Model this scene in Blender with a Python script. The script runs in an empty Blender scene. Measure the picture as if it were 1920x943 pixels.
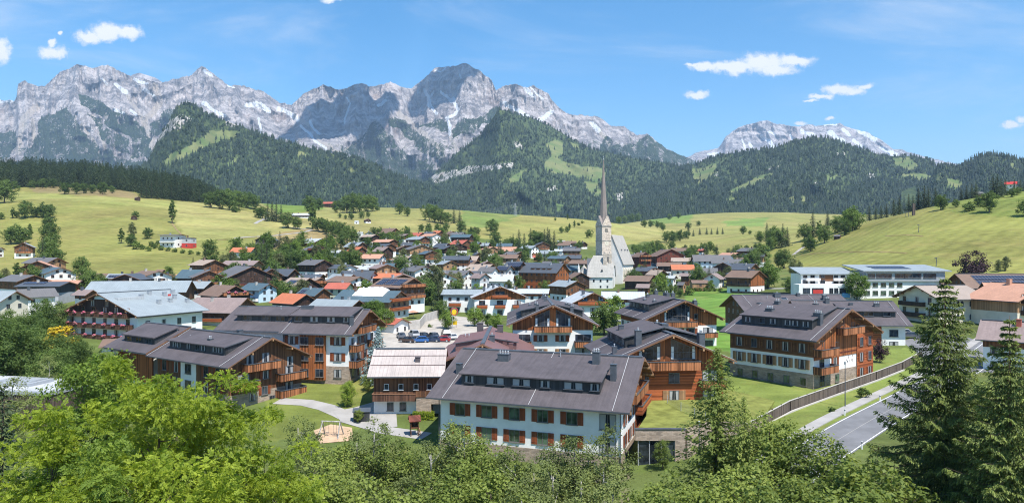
import bpy, bmesh, math, random
import numpy as np
from mathutils import Vector, Matrix
R = math.radians
random.seed(7)
rng = np.random.default_rng(11)
sc = bpy.context.scene
COL = sc.collection
# ------------------------------------------------------------------ camera, sky, sun, exposure
CZ, F = 22.0, 1280.0                       # eye height above the valley floor; focal length in pixels of a 1920 px wide frame
cam_d = bpy.data.cameras.new('camera'); cam = bpy.data.objects.new('camera', cam_d); COL.objects.link(cam)
cam.location = (0, 0, CZ); cam.rotation_euler = (R(90), 0, 0)
cam_d.sensor_width = 36; cam_d.lens = 36 * F / 1920; cam_d.shift_y = 8.5 / 1920
cam_d.clip_start = 0.5; cam_d.clip_end = 40000
sc.camera = cam
SUN_AZ, SUN_EL = R(35), R(60)              # sun stands behind the camera, to its right
SDIR = Vector((math.sin(SUN_AZ) * math.cos(SUN_EL), -math.cos(SUN_AZ) * math.cos(SUN_EL), math.sin(SUN_EL)))
sun_d = bpy.data.lights.new('sun', 'SUN'); sun = bpy.data.objects.new('sun', sun_d); COL.objects.link(sun)
sun_d.energy = 4.3; sun_d.angle = R(0.53); sun_d.color = (1, .955, .89)
sun.rotation_euler = (-SDIR).to_track_quat('-Z', 'Y').to_euler()
sun.location = (0, 0, 300)
vs = sc.view_settings
vs.view_transform = 'Standard'; vs.look = 'None'; vs.exposure = 0.86; vs.gamma = 1; vs.use_curve_mapping = False
sc.display_settings.display_device = 'sRGB'
cy = sc.cycles
cy.use_denoising = True; cy.denoising_prefilter = 'NONE'; cy.filter_width = 1.1
cy.max_bounces = 6; cy.diffuse_bounces = 2; cy.glossy_bounces = 2; cy.transmission_bounces = 4; cy.transparent_max_bounces = 6
cy.volume_bounces = 0
cy.sample_clamp_indirect = 4

world = bpy.data.worlds.new('World'); sc.world = world; world.use_nodes = True
def build_world():
    nt = world.node_tree; N = nt.nodes; Lk = nt.links; N.clear()
    def n(t, **k):
        o = N.new(t)
        for a, b in k.items(): setattr(o, a, b)
        return o
    def math_(op, a, b=None, clamp=False):
        o = n('ShaderNodeMath', operation=op); o.use_clamp = clamp
        for i, x in enumerate((a, b)):
            if x is None: continue
            if isinstance(x, (int, float)): o.inputs[i].default_value = x
            else: Lk.new(x, o.inputs[i])
        return o.outputs[0]
    sky = n('ShaderNodeTexSky', sky_type='NISHITA'); sky.sun_disc = False
    sky.sun_elevation = SUN_EL; sky.sun_rotation = math.pi - SUN_AZ
    sky.altitude = 800; sky.air_density = 1.0; sky.dust_density = 0.6; sky.ozone_density = 1.2
    tc = n('ShaderNodeTexCoord'); sep = n('ShaderNodeSeparateXYZ'); Lk.new(tc.outputs['Generated'], sep.inputs[0])
    y = math_('MAXIMUM', sep.outputs[1], 0.02)
    u = math_('DIVIDE', sep.outputs[0], y); v = math_('DIVIDE', sep.outputs[2], y)
    cmb = n('ShaderNodeCombineXYZ'); Lk.new(u, cmb.inputs[0]); Lk.new(v, cmb.inputs[1])
    def noise(scale, detail, rough, sx=1, sy=1, dist=0):
        m = n('ShaderNodeVectorMath', operation='MULTIPLY'); Lk.new(cmb.outputs[0], m.inputs[0]); m.inputs[1].default_value = (sx, sy, 1)
        t = n('ShaderNodeTexNoise'); t.inputs['Scale'].default_value = scale; t.inputs['Detail'].default_value = detail
        t.inputs['Roughness'].default_value = rough; t.inputs['Distortion'].default_value = dist
        Lk.new(m.outputs[0], t.inputs['Vector']); return t
    # billows bend the outlines of the fair-weather clouds
    wn = noise(46, 5, .62); off = n('ShaderNodeVectorMath', operation='SUBTRACT'); Lk.new(wn.outputs['Color'], off.inputs[0]); off.inputs[1].default_value = (.5, .5, .5)
    sc_ = n('ShaderNodeVectorMath', operation='SCALE'); Lk.new(off.outputs[0], sc_.inputs[0]); sc_.inputs['Scale'].default_value = .020
    wv = n('ShaderNodeVectorMath', operation='ADD'); Lk.new(cmb.outputs[0], wv.inputs[0]); Lk.new(sc_.outputs[0], wv.inputs[1])
    CL = [(1325, 126, 40, 10), (1375, 128, 50, 15), (1432, 118, 52, 20), (1490, 115, 40, 11), (1455, 132, 44, 12), (1300, 122, 20, 4),
          (1307, 176, 24, 9), (1575, 170, 36, 13), (1540, 182, 26, 6), (1520, 190, 14, 3), (1622, 163, 20, 7), (1600, 172, 25, 9),
          (203, 60, 36, 20), (240, 62, 32, 15), (168, 69, 32, 14), (99, 99, 32, 14), (97, 80, 10, 8), (4, 96, 17, 26), (622, 0, 22, 7),
          (1898, 233, 22, 8), (1915, 222, 12, 7), (1500, 231, 12, 4), (1557, 223, 9, 4), (115, 62, 5, 5)]
    acc = None
    for cx, cyy, rx, ry in CL:
        s = n('ShaderNodeVectorMath', operation='SUBTRACT'); Lk.new(wv.outputs[0], s.inputs[0])
        s.inputs[1].default_value = ((cx - 960) / F, (480 - cyy) / F, 0)
        m = n('ShaderNodeVectorMath', operation='MULTIPLY'); Lk.new(s.outputs[0], m.inputs[0]); m.inputs[1].default_value = (F / rx / 1.12, F / ry / 1.12, 0)
        l = n('ShaderNodeVectorMath', operation='LENGTH'); Lk.new(m.outputs[0], l.inputs[0])
        d = math_('SUBTRACT', 1.0, l.outputs['Value'])
        acc = d if acc is None else math_('MAXIMUM', acc, d)
    fn = noise(95, 6, .68)
    dens = math_('ADD', acc, math_('MULTIPLY', math_('SUBTRACT', fn.outputs['Fac'], .5), 1.15))
    mr = n('ShaderNodeMapRange', interpolation_type='SMOOTHSTEP'); Lk.new(dens, mr.inputs[0]); mr.inputs[1].default_value = -.10; mr.inputs[2].default_value = .62
    # thin cirrus streaks
    ci = noise(2.2, 8, .62, 1.0, 4.2, .6); cm = n('ShaderNodeMapRange', interpolation_type='SMOOTHSTEP'); Lk.new(ci.outputs['Fac'], cm.inputs[0])
    cm.inputs[1].default_value = .47; cm.inputs[2].default_value = .84; cm.inputs[4].default_value = .55
    fac = math_('MAXIMUM', math_('MULTIPLY', mr.outputs[0], .97), cm.outputs[0], True)
    up = math_('GREATER_THAN', sep.outputs[1], 0.05); fac = math_('MULTIPLY', fac, up)
    bg = n('ShaderNodeBackground'); bg.inputs[1].default_value = .118
    hs = n('ShaderNodeHueSaturation'); hs.inputs['Saturation'].default_value = 1.4; hs.inputs['Hue'].default_value = .494; hs.inputs['Value'].default_value = 1.0
    Lk.new(sky.outputs[0], hs.inputs['Color']); Lk.new(hs.outputs[0], bg.inputs[0])
    bg2 = n('ShaderNodeBackground'); bg2.inputs[1].default_value = .64
    cr = n('ShaderNodeValToRGB'); cr.color_ramp.elements[0].color = (.80, .86, .95, 1); cr.color_ramp.elements[1].color = (1, 1, 1, 1)
    cr.color_ramp.elements[0].position = .05; cr.color_ramp.elements[1].position = .5
    Lk.new(dens, cr.inputs[0]); Lk.new(cr.outputs[0], bg2.inputs[0])
    mx = n('ShaderNodeMixShader'); Lk.new(fac, mx.inputs[0]); Lk.new(bg.outputs[0], mx.inputs[1]); Lk.new(bg2.outputs[0], mx.inputs[2])
    out = n('ShaderNodeOutputWorld'); Lk.new(mx.outputs[0], out.inputs[0])
build_world()

# ------------------------------------------------------------------ helpers: tags, meshes, materials
def tag(o, label=None, cat=None, group=None, kind=None):
    if label: o['label'] = label
    if cat: o['category'] = cat
    if group: o['group'] = group
    if kind: o['kind'] = kind
    return o
def empty(name, loc=(0, 0, 0), rz=0, parent=None):
    o = bpy.data.objects.new(name, None); COL.objects.link(o); o.location = loc; o.rotation_euler = (0, 0, rz)
    o.empty_display_size = .3
    if parent: o.parent = parent
    return o
def link(name, me, parent=None, loc=None, rz=0, scale=None):
    o = bpy.data.objects.new(name, me); COL.objects.link(o)
    if parent: o.parent = parent
    if loc is not None: o.location = loc
    if rz: o.rotation_euler = (0, 0, rz)
    if scale is not None: o.scale = (scale,) * 3 if isinstance(scale, (int, float)) else scale
    return o
class MB:
    def __init__(s): s.v, s.f, s.m = [], [], []
    def poly(s, pts, mi=0):
        b = len(s.v); s.v += [tuple(p) for p in pts]; s.f.append(tuple(range(b, b + len(pts)))); s.m.append(mi); return s
    def box(s, x0, x1, y0, y1, z0, z1, mi=0):
        b = len(s.v)
        s.v += [(x0, y0, z0), (x1, y0, z0), (x1, y1, z0), (x0, y1, z0), (x0, y0, z1), (x1, y0, z1), (x1, y1, z1), (x0, y1, z1)]
        for q in ((3, 2, 1, 0), (4, 5, 6, 7), (0, 1, 5, 4), (1, 2, 6, 5), (2, 3, 7, 6), (3, 0, 4, 7)):
            s.f.append(tuple(b + i for i in q)); s.m.append(mi)
        return s
    def prism(s, prof, x0, x1, mi=0, mend=None, ms=None):
        """profile in (y, z), counter-clockwise seen from +x, swept along x"""
        b = len(s.v); n = len(prof)
        s.v += [(x0, y, z) for y, z in prof] + [(x1, y, z) for y, z in prof]
        e = mi if mend is None else mend
        s.f.append(tuple(b + n - 1 - i for i in range(n))); s.m.append(e)
        s.f.append(tuple(b + n + i for i in range(n))); s.m.append(e)
        for i in range(n):
            j = (i + 1) % n
            s.f.append((b + i, b + j, b + n + j, b + n + i)); s.m.append(mi if ms is None else ms[i])
        return s
    def tube(s, p0, p1, r0, r1=None, n=6, mi=0, caps=True):
        r1 = r0 if r1 is None else r1
        p0, p1 = Vector(p0), Vector(p1); d = (p1 - p0)
        if d.length < 1e-6: return s
        d.normalize(); a = d.orthogonal().normalized(); c = d.cross(a); b = len(s.v)
        for p, r in ((p0, r0), (p1, r1)):
            for i in range(n):
                t = 2 * math.pi * i / n; s.v.append(tuple(p + a * math.cos(t) * r + c * math.sin(t) * r))
        for i in range(n):
            j = (i + 1) % n; s.f.append((b + i, b + j, b + n + j, b + n + i)); s.m.append(mi)
        if caps:
            s.f.append(tuple(b + n - 1 - i for i in range(n))); s.m.append(mi)
            s.f.append(tuple(b + n + i for i in range(n))); s.m.append(mi)
        return s
    def lathe(s, prof, n=12, mi=0, ctr=(0, 0)):
        b = len(s.v)
        for r, z in prof:
            for i in range(n):
                t = 2 * math.pi * i / n; s.v.append((ctr[0] + r * math.cos(t), ctr[1] + r * math.sin(t), z))
        for k in range(len(prof) - 1):
            for i in range(n):
                j = (i + 1) % n; s.f.append((b + k * n + i, b + k * n + j, b + (k + 1) * n + j, b + (k + 1) * n + i)); s.m.append(mi)
        s.f.append(tuple(b + n - 1 - i for i in range(n))); s.m.append(mi)
        s.f.append(tuple(b + (len(prof) - 1) * n + i for i in range(n))); s.m.append(mi)
        return s
    def mesh(s, name, mats, smooth=False):
        me = bpy.data.meshes.new(name); me.from_pydata(s.v, [], s.f)
        for m in (mats if isinstance(mats, (list, tuple)) else [mats]): me.materials.append(m)
        me.polygons.foreach_set('material_index', s.m)
        if smooth: me.polygons.foreach_set('use_smooth', [True] * len(s.f))
        me.update(); return me
    def build(s, name, mats, parent=None, loc=None, rz=0, smooth=False):
        return link(name, s.mesh(name, mats, smooth), parent, loc, rz)
def mesh_np(name, V, Fc, mats, mi=None, smooth=False, attrs=None):
    """numpy mesh: V (n,3), Fc (m,k)"""
    V = np.ascontiguousarray(V, np.float32); Fc = np.ascontiguousarray(Fc, np.int32)
    me = bpy.data.meshes.new(name); k = Fc.shape[1]
    me.vertices.add(len(V)); me.vertices.foreach_set('co', V.ravel())
    me.loops.add(Fc.size); me.loops.foreach_set('vertex_index', Fc.ravel())
    me.polygons.add(len(Fc)); me.polygons.foreach_set('loop_start', np.arange(0, Fc.size, k, dtype=np.int32))
    try: me.polygons.foreach_set('loop_total', np.full(len(Fc), k, np.int32))
    except Exception: pass
    for m in (mats if isinstance(mats, (list, tuple)) else [mats]): me.materials.append(m)
    if mi is not None: me.polygons.foreach_set('material_index', np.ascontiguousarray(mi, np.int32))
    if smooth: me.polygons.foreach_set('use_smooth', np.ones(len(Fc), bool))
    for nm, arr in (attrs or {}).items():
        arr = np.asarray(arr, np.float32)
        if arr.ndim == 1: arr = np.stack([arr, arr, arr, np.ones_like(arr)], 1)
        a = me.color_attributes.new(nm, 'FLOAT_COLOR', 'POINT'); a.data.foreach_set('color', np.ascontiguousarray(arr, np.float32).ravel())
    me.update(calc_edges=True); me.validate(); return me

class NT:
    """tiny node-building helper around one material"""
    def __init__(s, name):
        s.mat = bpy.data.materials.new(name); s.mat.use_nodes = True; s.t = s.mat.node_tree; s.N = s.t.nodes; s.L = s.t.links
        s.bsdf = s.N['Principled BSDF']; s.out = s.N['Material Output']; s._tc = None
    def n(s, t, ins=None, **k):
        o = s.N.new(t)
        for a, b in k.items(): setattr(o, a, b)
        for a, b in (ins or {}).items(): s.put(o.inputs[a], b)
        return o
    def put(s, sock, val):
        if isinstance(val, bpy.types.NodeSocket): s.L.new(val, sock)
        else: sock.default_value = val
    def coord(s, which='Object', scale=(1, 1, 1), rot=(0, 0, 0)):
        if s._tc is None: s._tc = s.N.new('ShaderNodeTexCoord')
        if which == 'World':
            src = s.n('ShaderNodeNewGeometry').outputs['Position']
        else: src = s._tc.outputs[which]
        return s.n('ShaderNodeMapping', {'Vector': src, 'Scale': scale, 'Rotation': rot}).outputs[0]
    def noise(s, vec, scale, detail=4, rough=.55, dist=0):
        return s.n('ShaderNodeTexNoise', {'Vector': vec, 'Scale': scale, 'Detail': detail, 'Roughness': rough, 'Distortion': dist}).outputs['Fac']
    def math(s, op, a, b=0.0, clamp=False):
        o = s.n('ShaderNodeMath', {0: a, 1: b}, operation=op); o.use_clamp = clamp; return o.outputs[0]
    def rng(s, x, a, b, c=0.0, d=1.0, smooth=True):
        return s.n('ShaderNodeMapRange', {0: x, 1: a, 2: b, 3: c, 4: d}, interpolation_type='SMOOTHSTEP' if smooth else 'LINEAR').outputs[0]
    def mix(s, f, a, b, mode='MIX'):
        o = s.n('ShaderNodeMix', data_type='RGBA', blend_type=mode); s.put(o.inputs[0], f)
        for i, x in ((6, a), (7, b)): s.put(o.inputs[i], x if isinstance(x, bpy.types.NodeSocket) else (*x[:3], 1))
        return o.outputs[2]
    def bump(s, h, strength=.3, dist=.05):
        return s.n('ShaderNodeBump', {'Height': h, 'Strength': strength, 'Distance': dist}).outputs[0]
    def attr(s, name, comp=None):
        a = s.n('ShaderNodeAttribute', attribute_name=name)
        if comp is None: return a.outputs['Color']
        sp = s.n('ShaderNodeSeparateColor', {0: a.outputs['Color']}); return sp.outputs[comp]
    def done(s, col=None, rough=.8, spec=.3, normal=None, metal=0):
        if col is not None: s.put(s.bsdf.inputs['Base Color'], col if isinstance(col, bpy.types.NodeSocket) else (*col[:3], 1))
        s.put(s.bsdf.inputs['Roughness'], rough); s.put(s.bsdf.inputs['Specular IOR Level'], spec); s.put(s.bsdf.inputs['Metallic'], metal)
        if normal is not None: s.L.new(normal, s.bsdf.inputs['Normal'])
        return s.mat
def sc3(c, k): return tuple(min(1, x * k) for x in c)
def plain(name, c, rough=.7, var=.25, scale=1.5, spec=.3, metal=0, bump=0):
    t = NT(name); v = t.coord('Object'); f = t.noise(v, scale, 6, .6)
    nrm = t.bump(t.noise(v, scale * 9, 3), bump, .03) if bump else None
    return t.done(t.mix(t.rng(f, .3, .7), sc3(c, 1 - var), sc3(c, 1 + var)), rough, spec, nrm, metal)
def wood(name, c, horiz=False, var=.45, board=.16, rough=.75):
    """boards run vertically unless horiz; colour changes board by board with grain, silvering and weather streaks"""
    t = NT(name); v = t.coord('Object'); sx = t.n('ShaderNodeSeparateXYZ', {0: v})
    a = sx.outputs[2] if horiz else t.math('ADD', sx.outputs[0], sx.outputs[1])
    k = t.math('DIVIDE', a, board); idx = t.math('FLOOR', k); fr = t.math('FRACT', k)
    wn = t.n('ShaderNodeTexWhiteNoise', noise_dimensions='1D'); t.put(wn.inputs['W'], idx)
    g = t.noise(t.coord('Object', (1, 1, 12) if horiz else (12, 12, 1)), 1.2, 5, .6)
    big = t.noise(v, .35, 4, .6)
    f = t.math('ADD', t.math('MULTIPLY', wn.outputs['Value'], .5), t.math('ADD', t.math('MULTIPLY', g, .35), t.math('MULTIPLY', big, .35)))
    col = t.mix(t.rng(f, .25, .95), sc3(c, 1 - var), sc3(c, 1 + var))
    gap = t.math('LESS_THAN', fr, .08)
    col = t.mix(t.math('MULTIPLY', gap, .65), col, sc3(c, .25))
    return t.done(col, rough, .25, t.bump(t.math('SUBTRACT', g, gap), .35, .02))
def masonry(name, c, sx=.55, sz=.16):
    t = NT(name); v = t.coord('Object'); s = t.n('ShaderNodeSeparateXYZ', {0: v})
    cb = t.n('ShaderNodeCombineXYZ', {0: t.math('ADD', s.outputs[0], s.outputs[1]), 1: s.outputs[2]})
    wob = t.noise(v, 3, 3); wv = t.n('ShaderNodeVectorMath', {0: cb.outputs[0]}, operation='ADD')
    t.put(wv.inputs[1], t.n('ShaderNodeCombineXYZ', {0: t.math('MULTIPLY', wob, .1), 1: t.math('MULTIPLY', wob, .06)}).outputs[0])
    br = t.n('ShaderNodeTexBrick', {'Vector': wv.outputs[0], 'Scale': 1.0, 'Brick Width': sx, 'Row Height': sz, 'Mortar Size': .014, 'Bias': 0.0,
             'Color1': (*sc3(c, .62), 1), 'Color2': (*sc3(c, 1.35), 1), 'Mortar': (*sc3(c, .75), 1)})
    f = t.noise(v, 1.1, 5, .65); col = t.mix(.35, br.outputs['Color'], t.mix(t.rng(f, .3, .7), sc3(c, .6), (c[0] * 1.25, c[1] * 1.15, c[2] * 1.0)))
    return t.done(col, .9, .2, t.bump(t.math('ADD', t.math('MULTIPLY', br.outputs['Fac'], -1), t.math('MULTIPLY', f, .6)), .6, .04))
def roofing(name, c, seam=None, rough=.65, var=.18, course=None, metal=0, spec=.35, sk=.45):
    """seam: spacing of standing seams along the ridge; course: spacing of tile rows down the slope"""
    t = NT(name); v = t.coord('Object'); s = t.n('ShaderNodeSeparateXYZ', {0: v})
    big = t.noise(v, .3, 6, .72); fine = t.noise(v, 6, 4, .6); streak = t.noise(t.coord('Object', (3, .15, .3)), 1.0, 5, .65)
    f = t.math('ADD', t.math('MULTIPLY', big, .55), t.math('ADD', t.math('MULTIPLY', fine, .2), t.math('MULTIPLY', streak, .35)))
    col = t.mix(t.rng(f, .3, .8), sc3(c, 1 - var), sc3(c, 1 + var)); h = t.math('MULTIPLY', fine, .3)
    if seam:
        fr = t.math('FRACT', t.math('DIVIDE', s.outputs[0], seam)); ln = t.math('LESS_THAN', fr, .09)
        col = t.mix(t.math('MULTIPLY', ln, sk), col, sc3(c, .45)); h = t.math('ADD', h, t.math('MULTIPLY', ln, sk * 2))
    if course:
        fr = t.math('FRACT', t.math('DIVIDE', s.outputs[1], course)); ln = t.math('LESS_THAN', fr, .16)
        wn = t.n('ShaderNodeTexWhiteNoise', noise_dimensions='2D')
        t.put(wn.inputs['Vector'], t.n('ShaderNodeCombineXYZ', {0: t.math('FLOOR', t.math('DIVIDE', s.outputs[0], course * .9)), 1: t.math('FLOOR', t.math('DIVIDE', s.outputs[1], course))}).outputs[0])
        col = t.mix(t.math('MULTIPLY', wn.outputs['Value'], .28), col, sc3(c, .55)); col = t.mix(t.math('MULTIPLY', ln, .4), col, sc3(c, .5)); h = t.math('ADD', h, fr)
    return t.done(col, rough, spec, t.bump(h, .25, .04), metal)
def foliage(name, c, c2=None, var=.35, trans=.35, scale=.35):
    t = NT(name); v = t.coord('Object'); f = t.noise(v, scale, 4, .6); fine = t.noise(v, scale * 8, 2)
    oi = t.n('ShaderNodeObjectInfo'); c2 = c2 or (c[0] * 1.5, c[1] * 1.25, c[2] * .8)
    k = t.math('ADD', t.math('MULTIPLY', f, .6), t.math('ADD', t.math('MULTIPLY', fine, .35), t.math('MULTIPLY', oi.outputs['Random'], .25)))
    col = t.mix(t.rng(k, .35, .85), sc3(c, 1 - var), sc3(c2, 1 + var * .3))
    t.done(col, .6, .25)
    tr = t.n('ShaderNodeBsdfTranslucent', {'Color': t.mix(.5, col, (c2[0] * 1.3, c2[1] * 1.3, c2[2] * .6))})
    mx = t.n('ShaderNodeMixShader', {0: trans, 1: t.bsdf.outputs[0], 2: tr.outputs[0]}); t.L.new(mx.outputs[0], t.out.inputs[0])
    return t.mat
def glassy(name, c=(.02, .026, .034), rough=.08):
    t = NT(name); f = t.noise(t.coord('World'), .7, 2)
    return t.done(t.mix(t.rng(f, .4, .62), sc3(c, .6), sc3(c, 2.2)), rough, .6)

M = {}
M['dark_roof'] = roofing('dark_roof', (.085, .073, .078), None, .78, .36)
M['grey_roof'] = roofing('grey_roof', (.13, .125, .125), .6, .6)
M['slate_roof'] = roofing('slate_roof', (.075, .085, .10), .5, .55)
M['teal_roof'] = roofing('teal_roof', (.075, .115, .135), .55, .5)
M['steel_roof'] = roofing('steel_roof', (.25, .285, .30), .6, .6, .2, spec=.3)
M['pale_roof'] = roofing('pale_roof', (.42, .44, .45), .6, .6, .16, spec=.3)
M['patina_roof'] = roofing('patina_roof', (.40, .345, .315), .62, .5, .28)
M['brown_metal_roof'] = roofing('brown_metal_roof', (.17, .092, .085), .6, .55)
M['brown_roof'] = roofing('brown_roof', (.19, .125, .092), None, .75, .2, .32)
M['pinkish_roof'] = roofing('pinkish_roof', (.25, .19, .175), None, .75, .2, .35)
M['beige_roof'] = roofing('beige_roof', (.36, .28, .225), None, .75, .2, .32)
M['tan_roof'] = roofing('tan_roof', (.30, .245, .205), .5, .7, .16)
M['orange_roof'] = roofing('orange_roof', (.47, .155, .075), None, .75, .2, .32)
M['salmon_roof'] = roofing('salmon_roof', (.50, .27, .18), None, .75, .2, .32)
M['red_roof'] = roofing('red_roof', (.42, .115, .075), None, .7, .2, .32)
M['church_roof'] = roofing('church_roof', (.42, .395, .355), None, .8, .2, .5)
M['white_wall'] = plain('white_wall', (.77, .76, .73), .85, .08, .35, .2)
M['cream_wall'] = plain('cream_wall', (.66, .60, .48), .85, .07, .5, .2)
M['grey_wall'] = plain('grey_wall', (.42, .43, .45), .85, .08, .5, .2)
M['blue_wall'] = plain('blue_wall', (.50, .64, .74), .85, .06, .5, .2)
M['green_wall'] = plain('green_wall', (.55, .57, .42), .85, .06, .5, .2)
M['dark_panel'] = wood('dark_panel', (.045, .047, .05), False, .25, .45, .5)
M['timber_orange'] = wood('timber_orange', (.27, .092, .032), False, .6, .2)
M['timber_orange_flat'] = wood('timber_orange_flat', (.30, .085, .03), True, .5, .22)
M['timber_brown'] = wood('timber_brown', (.155, .072, .036), False, .45, .2)
M['timber_brown_flat'] = wood('timber_brown_flat', (.17, .078, .036), True, .45, .22)
M['timber_dark'] = wood('timber_dark', (.05, .03, .022), False, .4, .2)
M['timber_red'] = wood('timber_red', (.15, .045, .03), False, .4, .2)
M['timber_pale'] = wood('timber_pale', (.36, .21, .11), False, .35, .2)
M['timber_grey'] = wood('timber_grey', (.115, .09, .075), False, .4, .18)
M['fascia'] = wood('fascia', (.20, .105, .062), True, .25, .4)
M['shutter'] = wood('shutter', (.26, .072, .028), False, .3, .12)
M['railing'] = wood('railing', (.29, .115, .05), False, .7, .17)
M['railing_dark'] = wood('railing_dark', (.11, .055, .035), False, .5, .17)
M['stone'] = masonry('stone', (.36, .29, .235))
M['grey_stone'] = masonry('grey_stone', (.25, .215, .19))
M['tower_stone'] = masonry('tower_stone', (.58, .50, .425), .9, .4)
M['shingle'] = roofing('shingle', (.26, .22, .20), None, .8, .22, .55)
M['concrete'] = plain('concrete', (.42, .395, .36), .9, .12, .6, .2)
M['glass'] = glassy('glass')
def curtained():
    t = NT('glass_curtain'); s = t.n('ShaderNodeSeparateXYZ', {0: t.coord('Object')}); x = t.math('ABSOLUTE', s.outputs[0])
    fold = t.math('MULTIPLY', t.math('SINE', t.math('MULTIPLY', s.outputs[0], 55.0)), .12); f = t.rng(t.math('ADD', x, t.math('MULTIPLY', s.outputs[2], .06)), .27, .30)
    return t.done(t.mix(f, (.022, .028, .035), t.mix(t.math('ADD', fold, .5), (.26, .27, .28), (.46, .46, .45))), .12, .5)
M['glass_curtain'] = curtained()
M['glass_green'] = glassy('glass_green', (.045, .07, .045))
M['frame'] = plain('frame', (.16, .15, .145), .5, .1)
M['frame_white'] = plain('frame_white', (.70, .70, .68), .5, .05)
M['frame_wood'] = plain('frame_wood', (.20, .09, .045), .6, .2)
M['metal_dark'] = plain('metal_dark', (.075, .085, .10), .45, .15, 2, .5)
M['metal_grey'] = plain('metal_grey', (.33, .35, .37), .4, .1, 2, .5)
M['metal_bright'] = plain('metal_bright', (.62, .63, .64), .3, .08, 2, .6, .6)
M['wire'] = plain('wire', (.55, .55, .55), .4, .05)
M['solar'] = None
def solar_mat():
    t = NT('solar'); s = t.n('ShaderNodeSeparateXYZ', {0: t.coord('Object')})
    a = t.math('LESS_THAN', t.math('FRACT', t.math('DIVIDE', s.outputs[0], 1.05)), .06); b = t.math('LESS_THAN', t.math('FRACT', t.math('DIVIDE', s.outputs[1], 1.5)), .05)
    return t.done(t.mix(t.math('MAXIMUM', a, b), (.016, .022, .045), (.22, .24, .28)), .4, .3)
M['solar'] = solar_mat()
M['flowers'] = None
def flower_mat():
    t = NT('flowers'); wn = t.n('ShaderNodeTexVoronoi', {'Vector': t.coord('Object'), 'Scale': 9.0})
    sp = t.n('ShaderNodeSeparateColor', {0: wn.outputs['Color']})
    c = t.mix(t.rng(sp.outputs[0], .35, .4), (.42, .03, .09), (.55, .17, .26)); c = t.mix(t.rng(sp.outputs[1], .72, .76), c, (.06, .12, .03))
    return t.done(c, .7)
M['flowers'] = flower_mat()
M['bark'] = plain('bark', (.11, .085, .065), .95, .35, 3, .1, bump=.4)
M['bark_pale'] = plain('bark_pale', (.36, .34, .31), .9, .4, 3, .1)
M['asphalt'] = plain('asphalt', (.165, .165, .17), .9, .12, .4, .2, bump=.15)
M['asphalt_pale'] = plain('asphalt_pale', (.32, .305, .285), .9, .12, .35, .2)
M['gravel'] = plain('gravel', (.38, .345, .30), .95, .15, .4, .1)
M['paint_white'] = plain('paint_white', (.74, .74, .72), .7, .06, 2)
M['sand'] = plain('sand', (.46, .32, .21), .95, .15, .8, .1)
M['yellow'] = plain('yellow', (.75, .50, .02), .5, .06)
M['red_paint'] = plain('red_paint', (.50, .05, .04), .5, .08)
M['tarp'] = plain('tarp', (.80, .81, .82), .6, .06, .8)
M['blue_paint'] = plain('blue_paint', (.10, .28, .50), .5, .08)
# ------------------------------------------------------------------ numpy noise
def _h(ix, iy, seed):
    n = (ix.astype(np.int64) * 374761393 + iy.astype(np.int64) * 668265263 + seed * 974634777) & 0xffffffff
    n = ((n ^ (n >> 13)) * 1274126177) & 0xffffffff
    return ((n ^ (n >> 16)) & 0xffff) / 65535.0
def vn(x, y, seed=0):
    x = np.asarray(x, float); y = np.asarray(y, float); ix = np.floor(x); iy = np.floor(y); fx = x - ix; fy = y - iy
    fx = fx * fx * fx * (fx * (fx * 6 - 15) + 10); fy = fy * fy * fy * (fy * (fy * 6 - 15) + 10)
    a = _h(ix, iy, seed); b = _h(ix + 1, iy, seed); c = _h(ix, iy + 1, seed); d = _h(ix + 1, iy + 1, seed)
    return (a * (1 - fx) + b * fx) * (1 - fy) + (c * (1 - fx) + d * fx) * fy
def fbm(x, y, o=4, seed=0, g=.5):
    s = 0; a = 1; t = 0
    for i in range(o): s = s + a * vn(x * 2 ** i + 17.3 * i, y * 2 ** i - 9.1 * i, seed + i); t += a; a *= g
    return s / t
def ridged(x, y, o=4, seed=0, g=.5):
    s = 0; a = 1; t = 0
    for i in range(o): s = s + a * (1 - np.abs(2 * vn(x * 2 ** i + 5.7 * i, y * 2 ** i + 3.3 * i, seed + i) - 1)); t += a; a *= g
    return s / t
def inpoly(px, py, poly):
    r = np.zeros(np.broadcast(px, py).shape, bool); n = len(poly)
    for i in range(n):
        x0, y0 = poly[i]; x1, y1 = poly[(i + 1) % n]
        if y0 == y1: continue
        c = ((y0 > py) != (y1 > py)) & (px < (x1 - x0) * (py - y0) / (y1 - y0) + x0); r ^= c
    return r
def linedist(px, py, pts):
    d = np.full(np.broadcast(px, py).shape, 1e9)
    for (x0, y0), (x1, y1) in zip(pts[:-1], pts[1:]):
        dx, dy = x1 - x0, y1 - y0; t = np.clip(((px - x0) * dx + (py - y0) * dy) / max(dx * dx + dy * dy, 1e-6), 0, 1)
        d = np.minimum(d, np.hypot(px - x0 - t * dx, py - y0 - t * dy))
    return d

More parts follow.
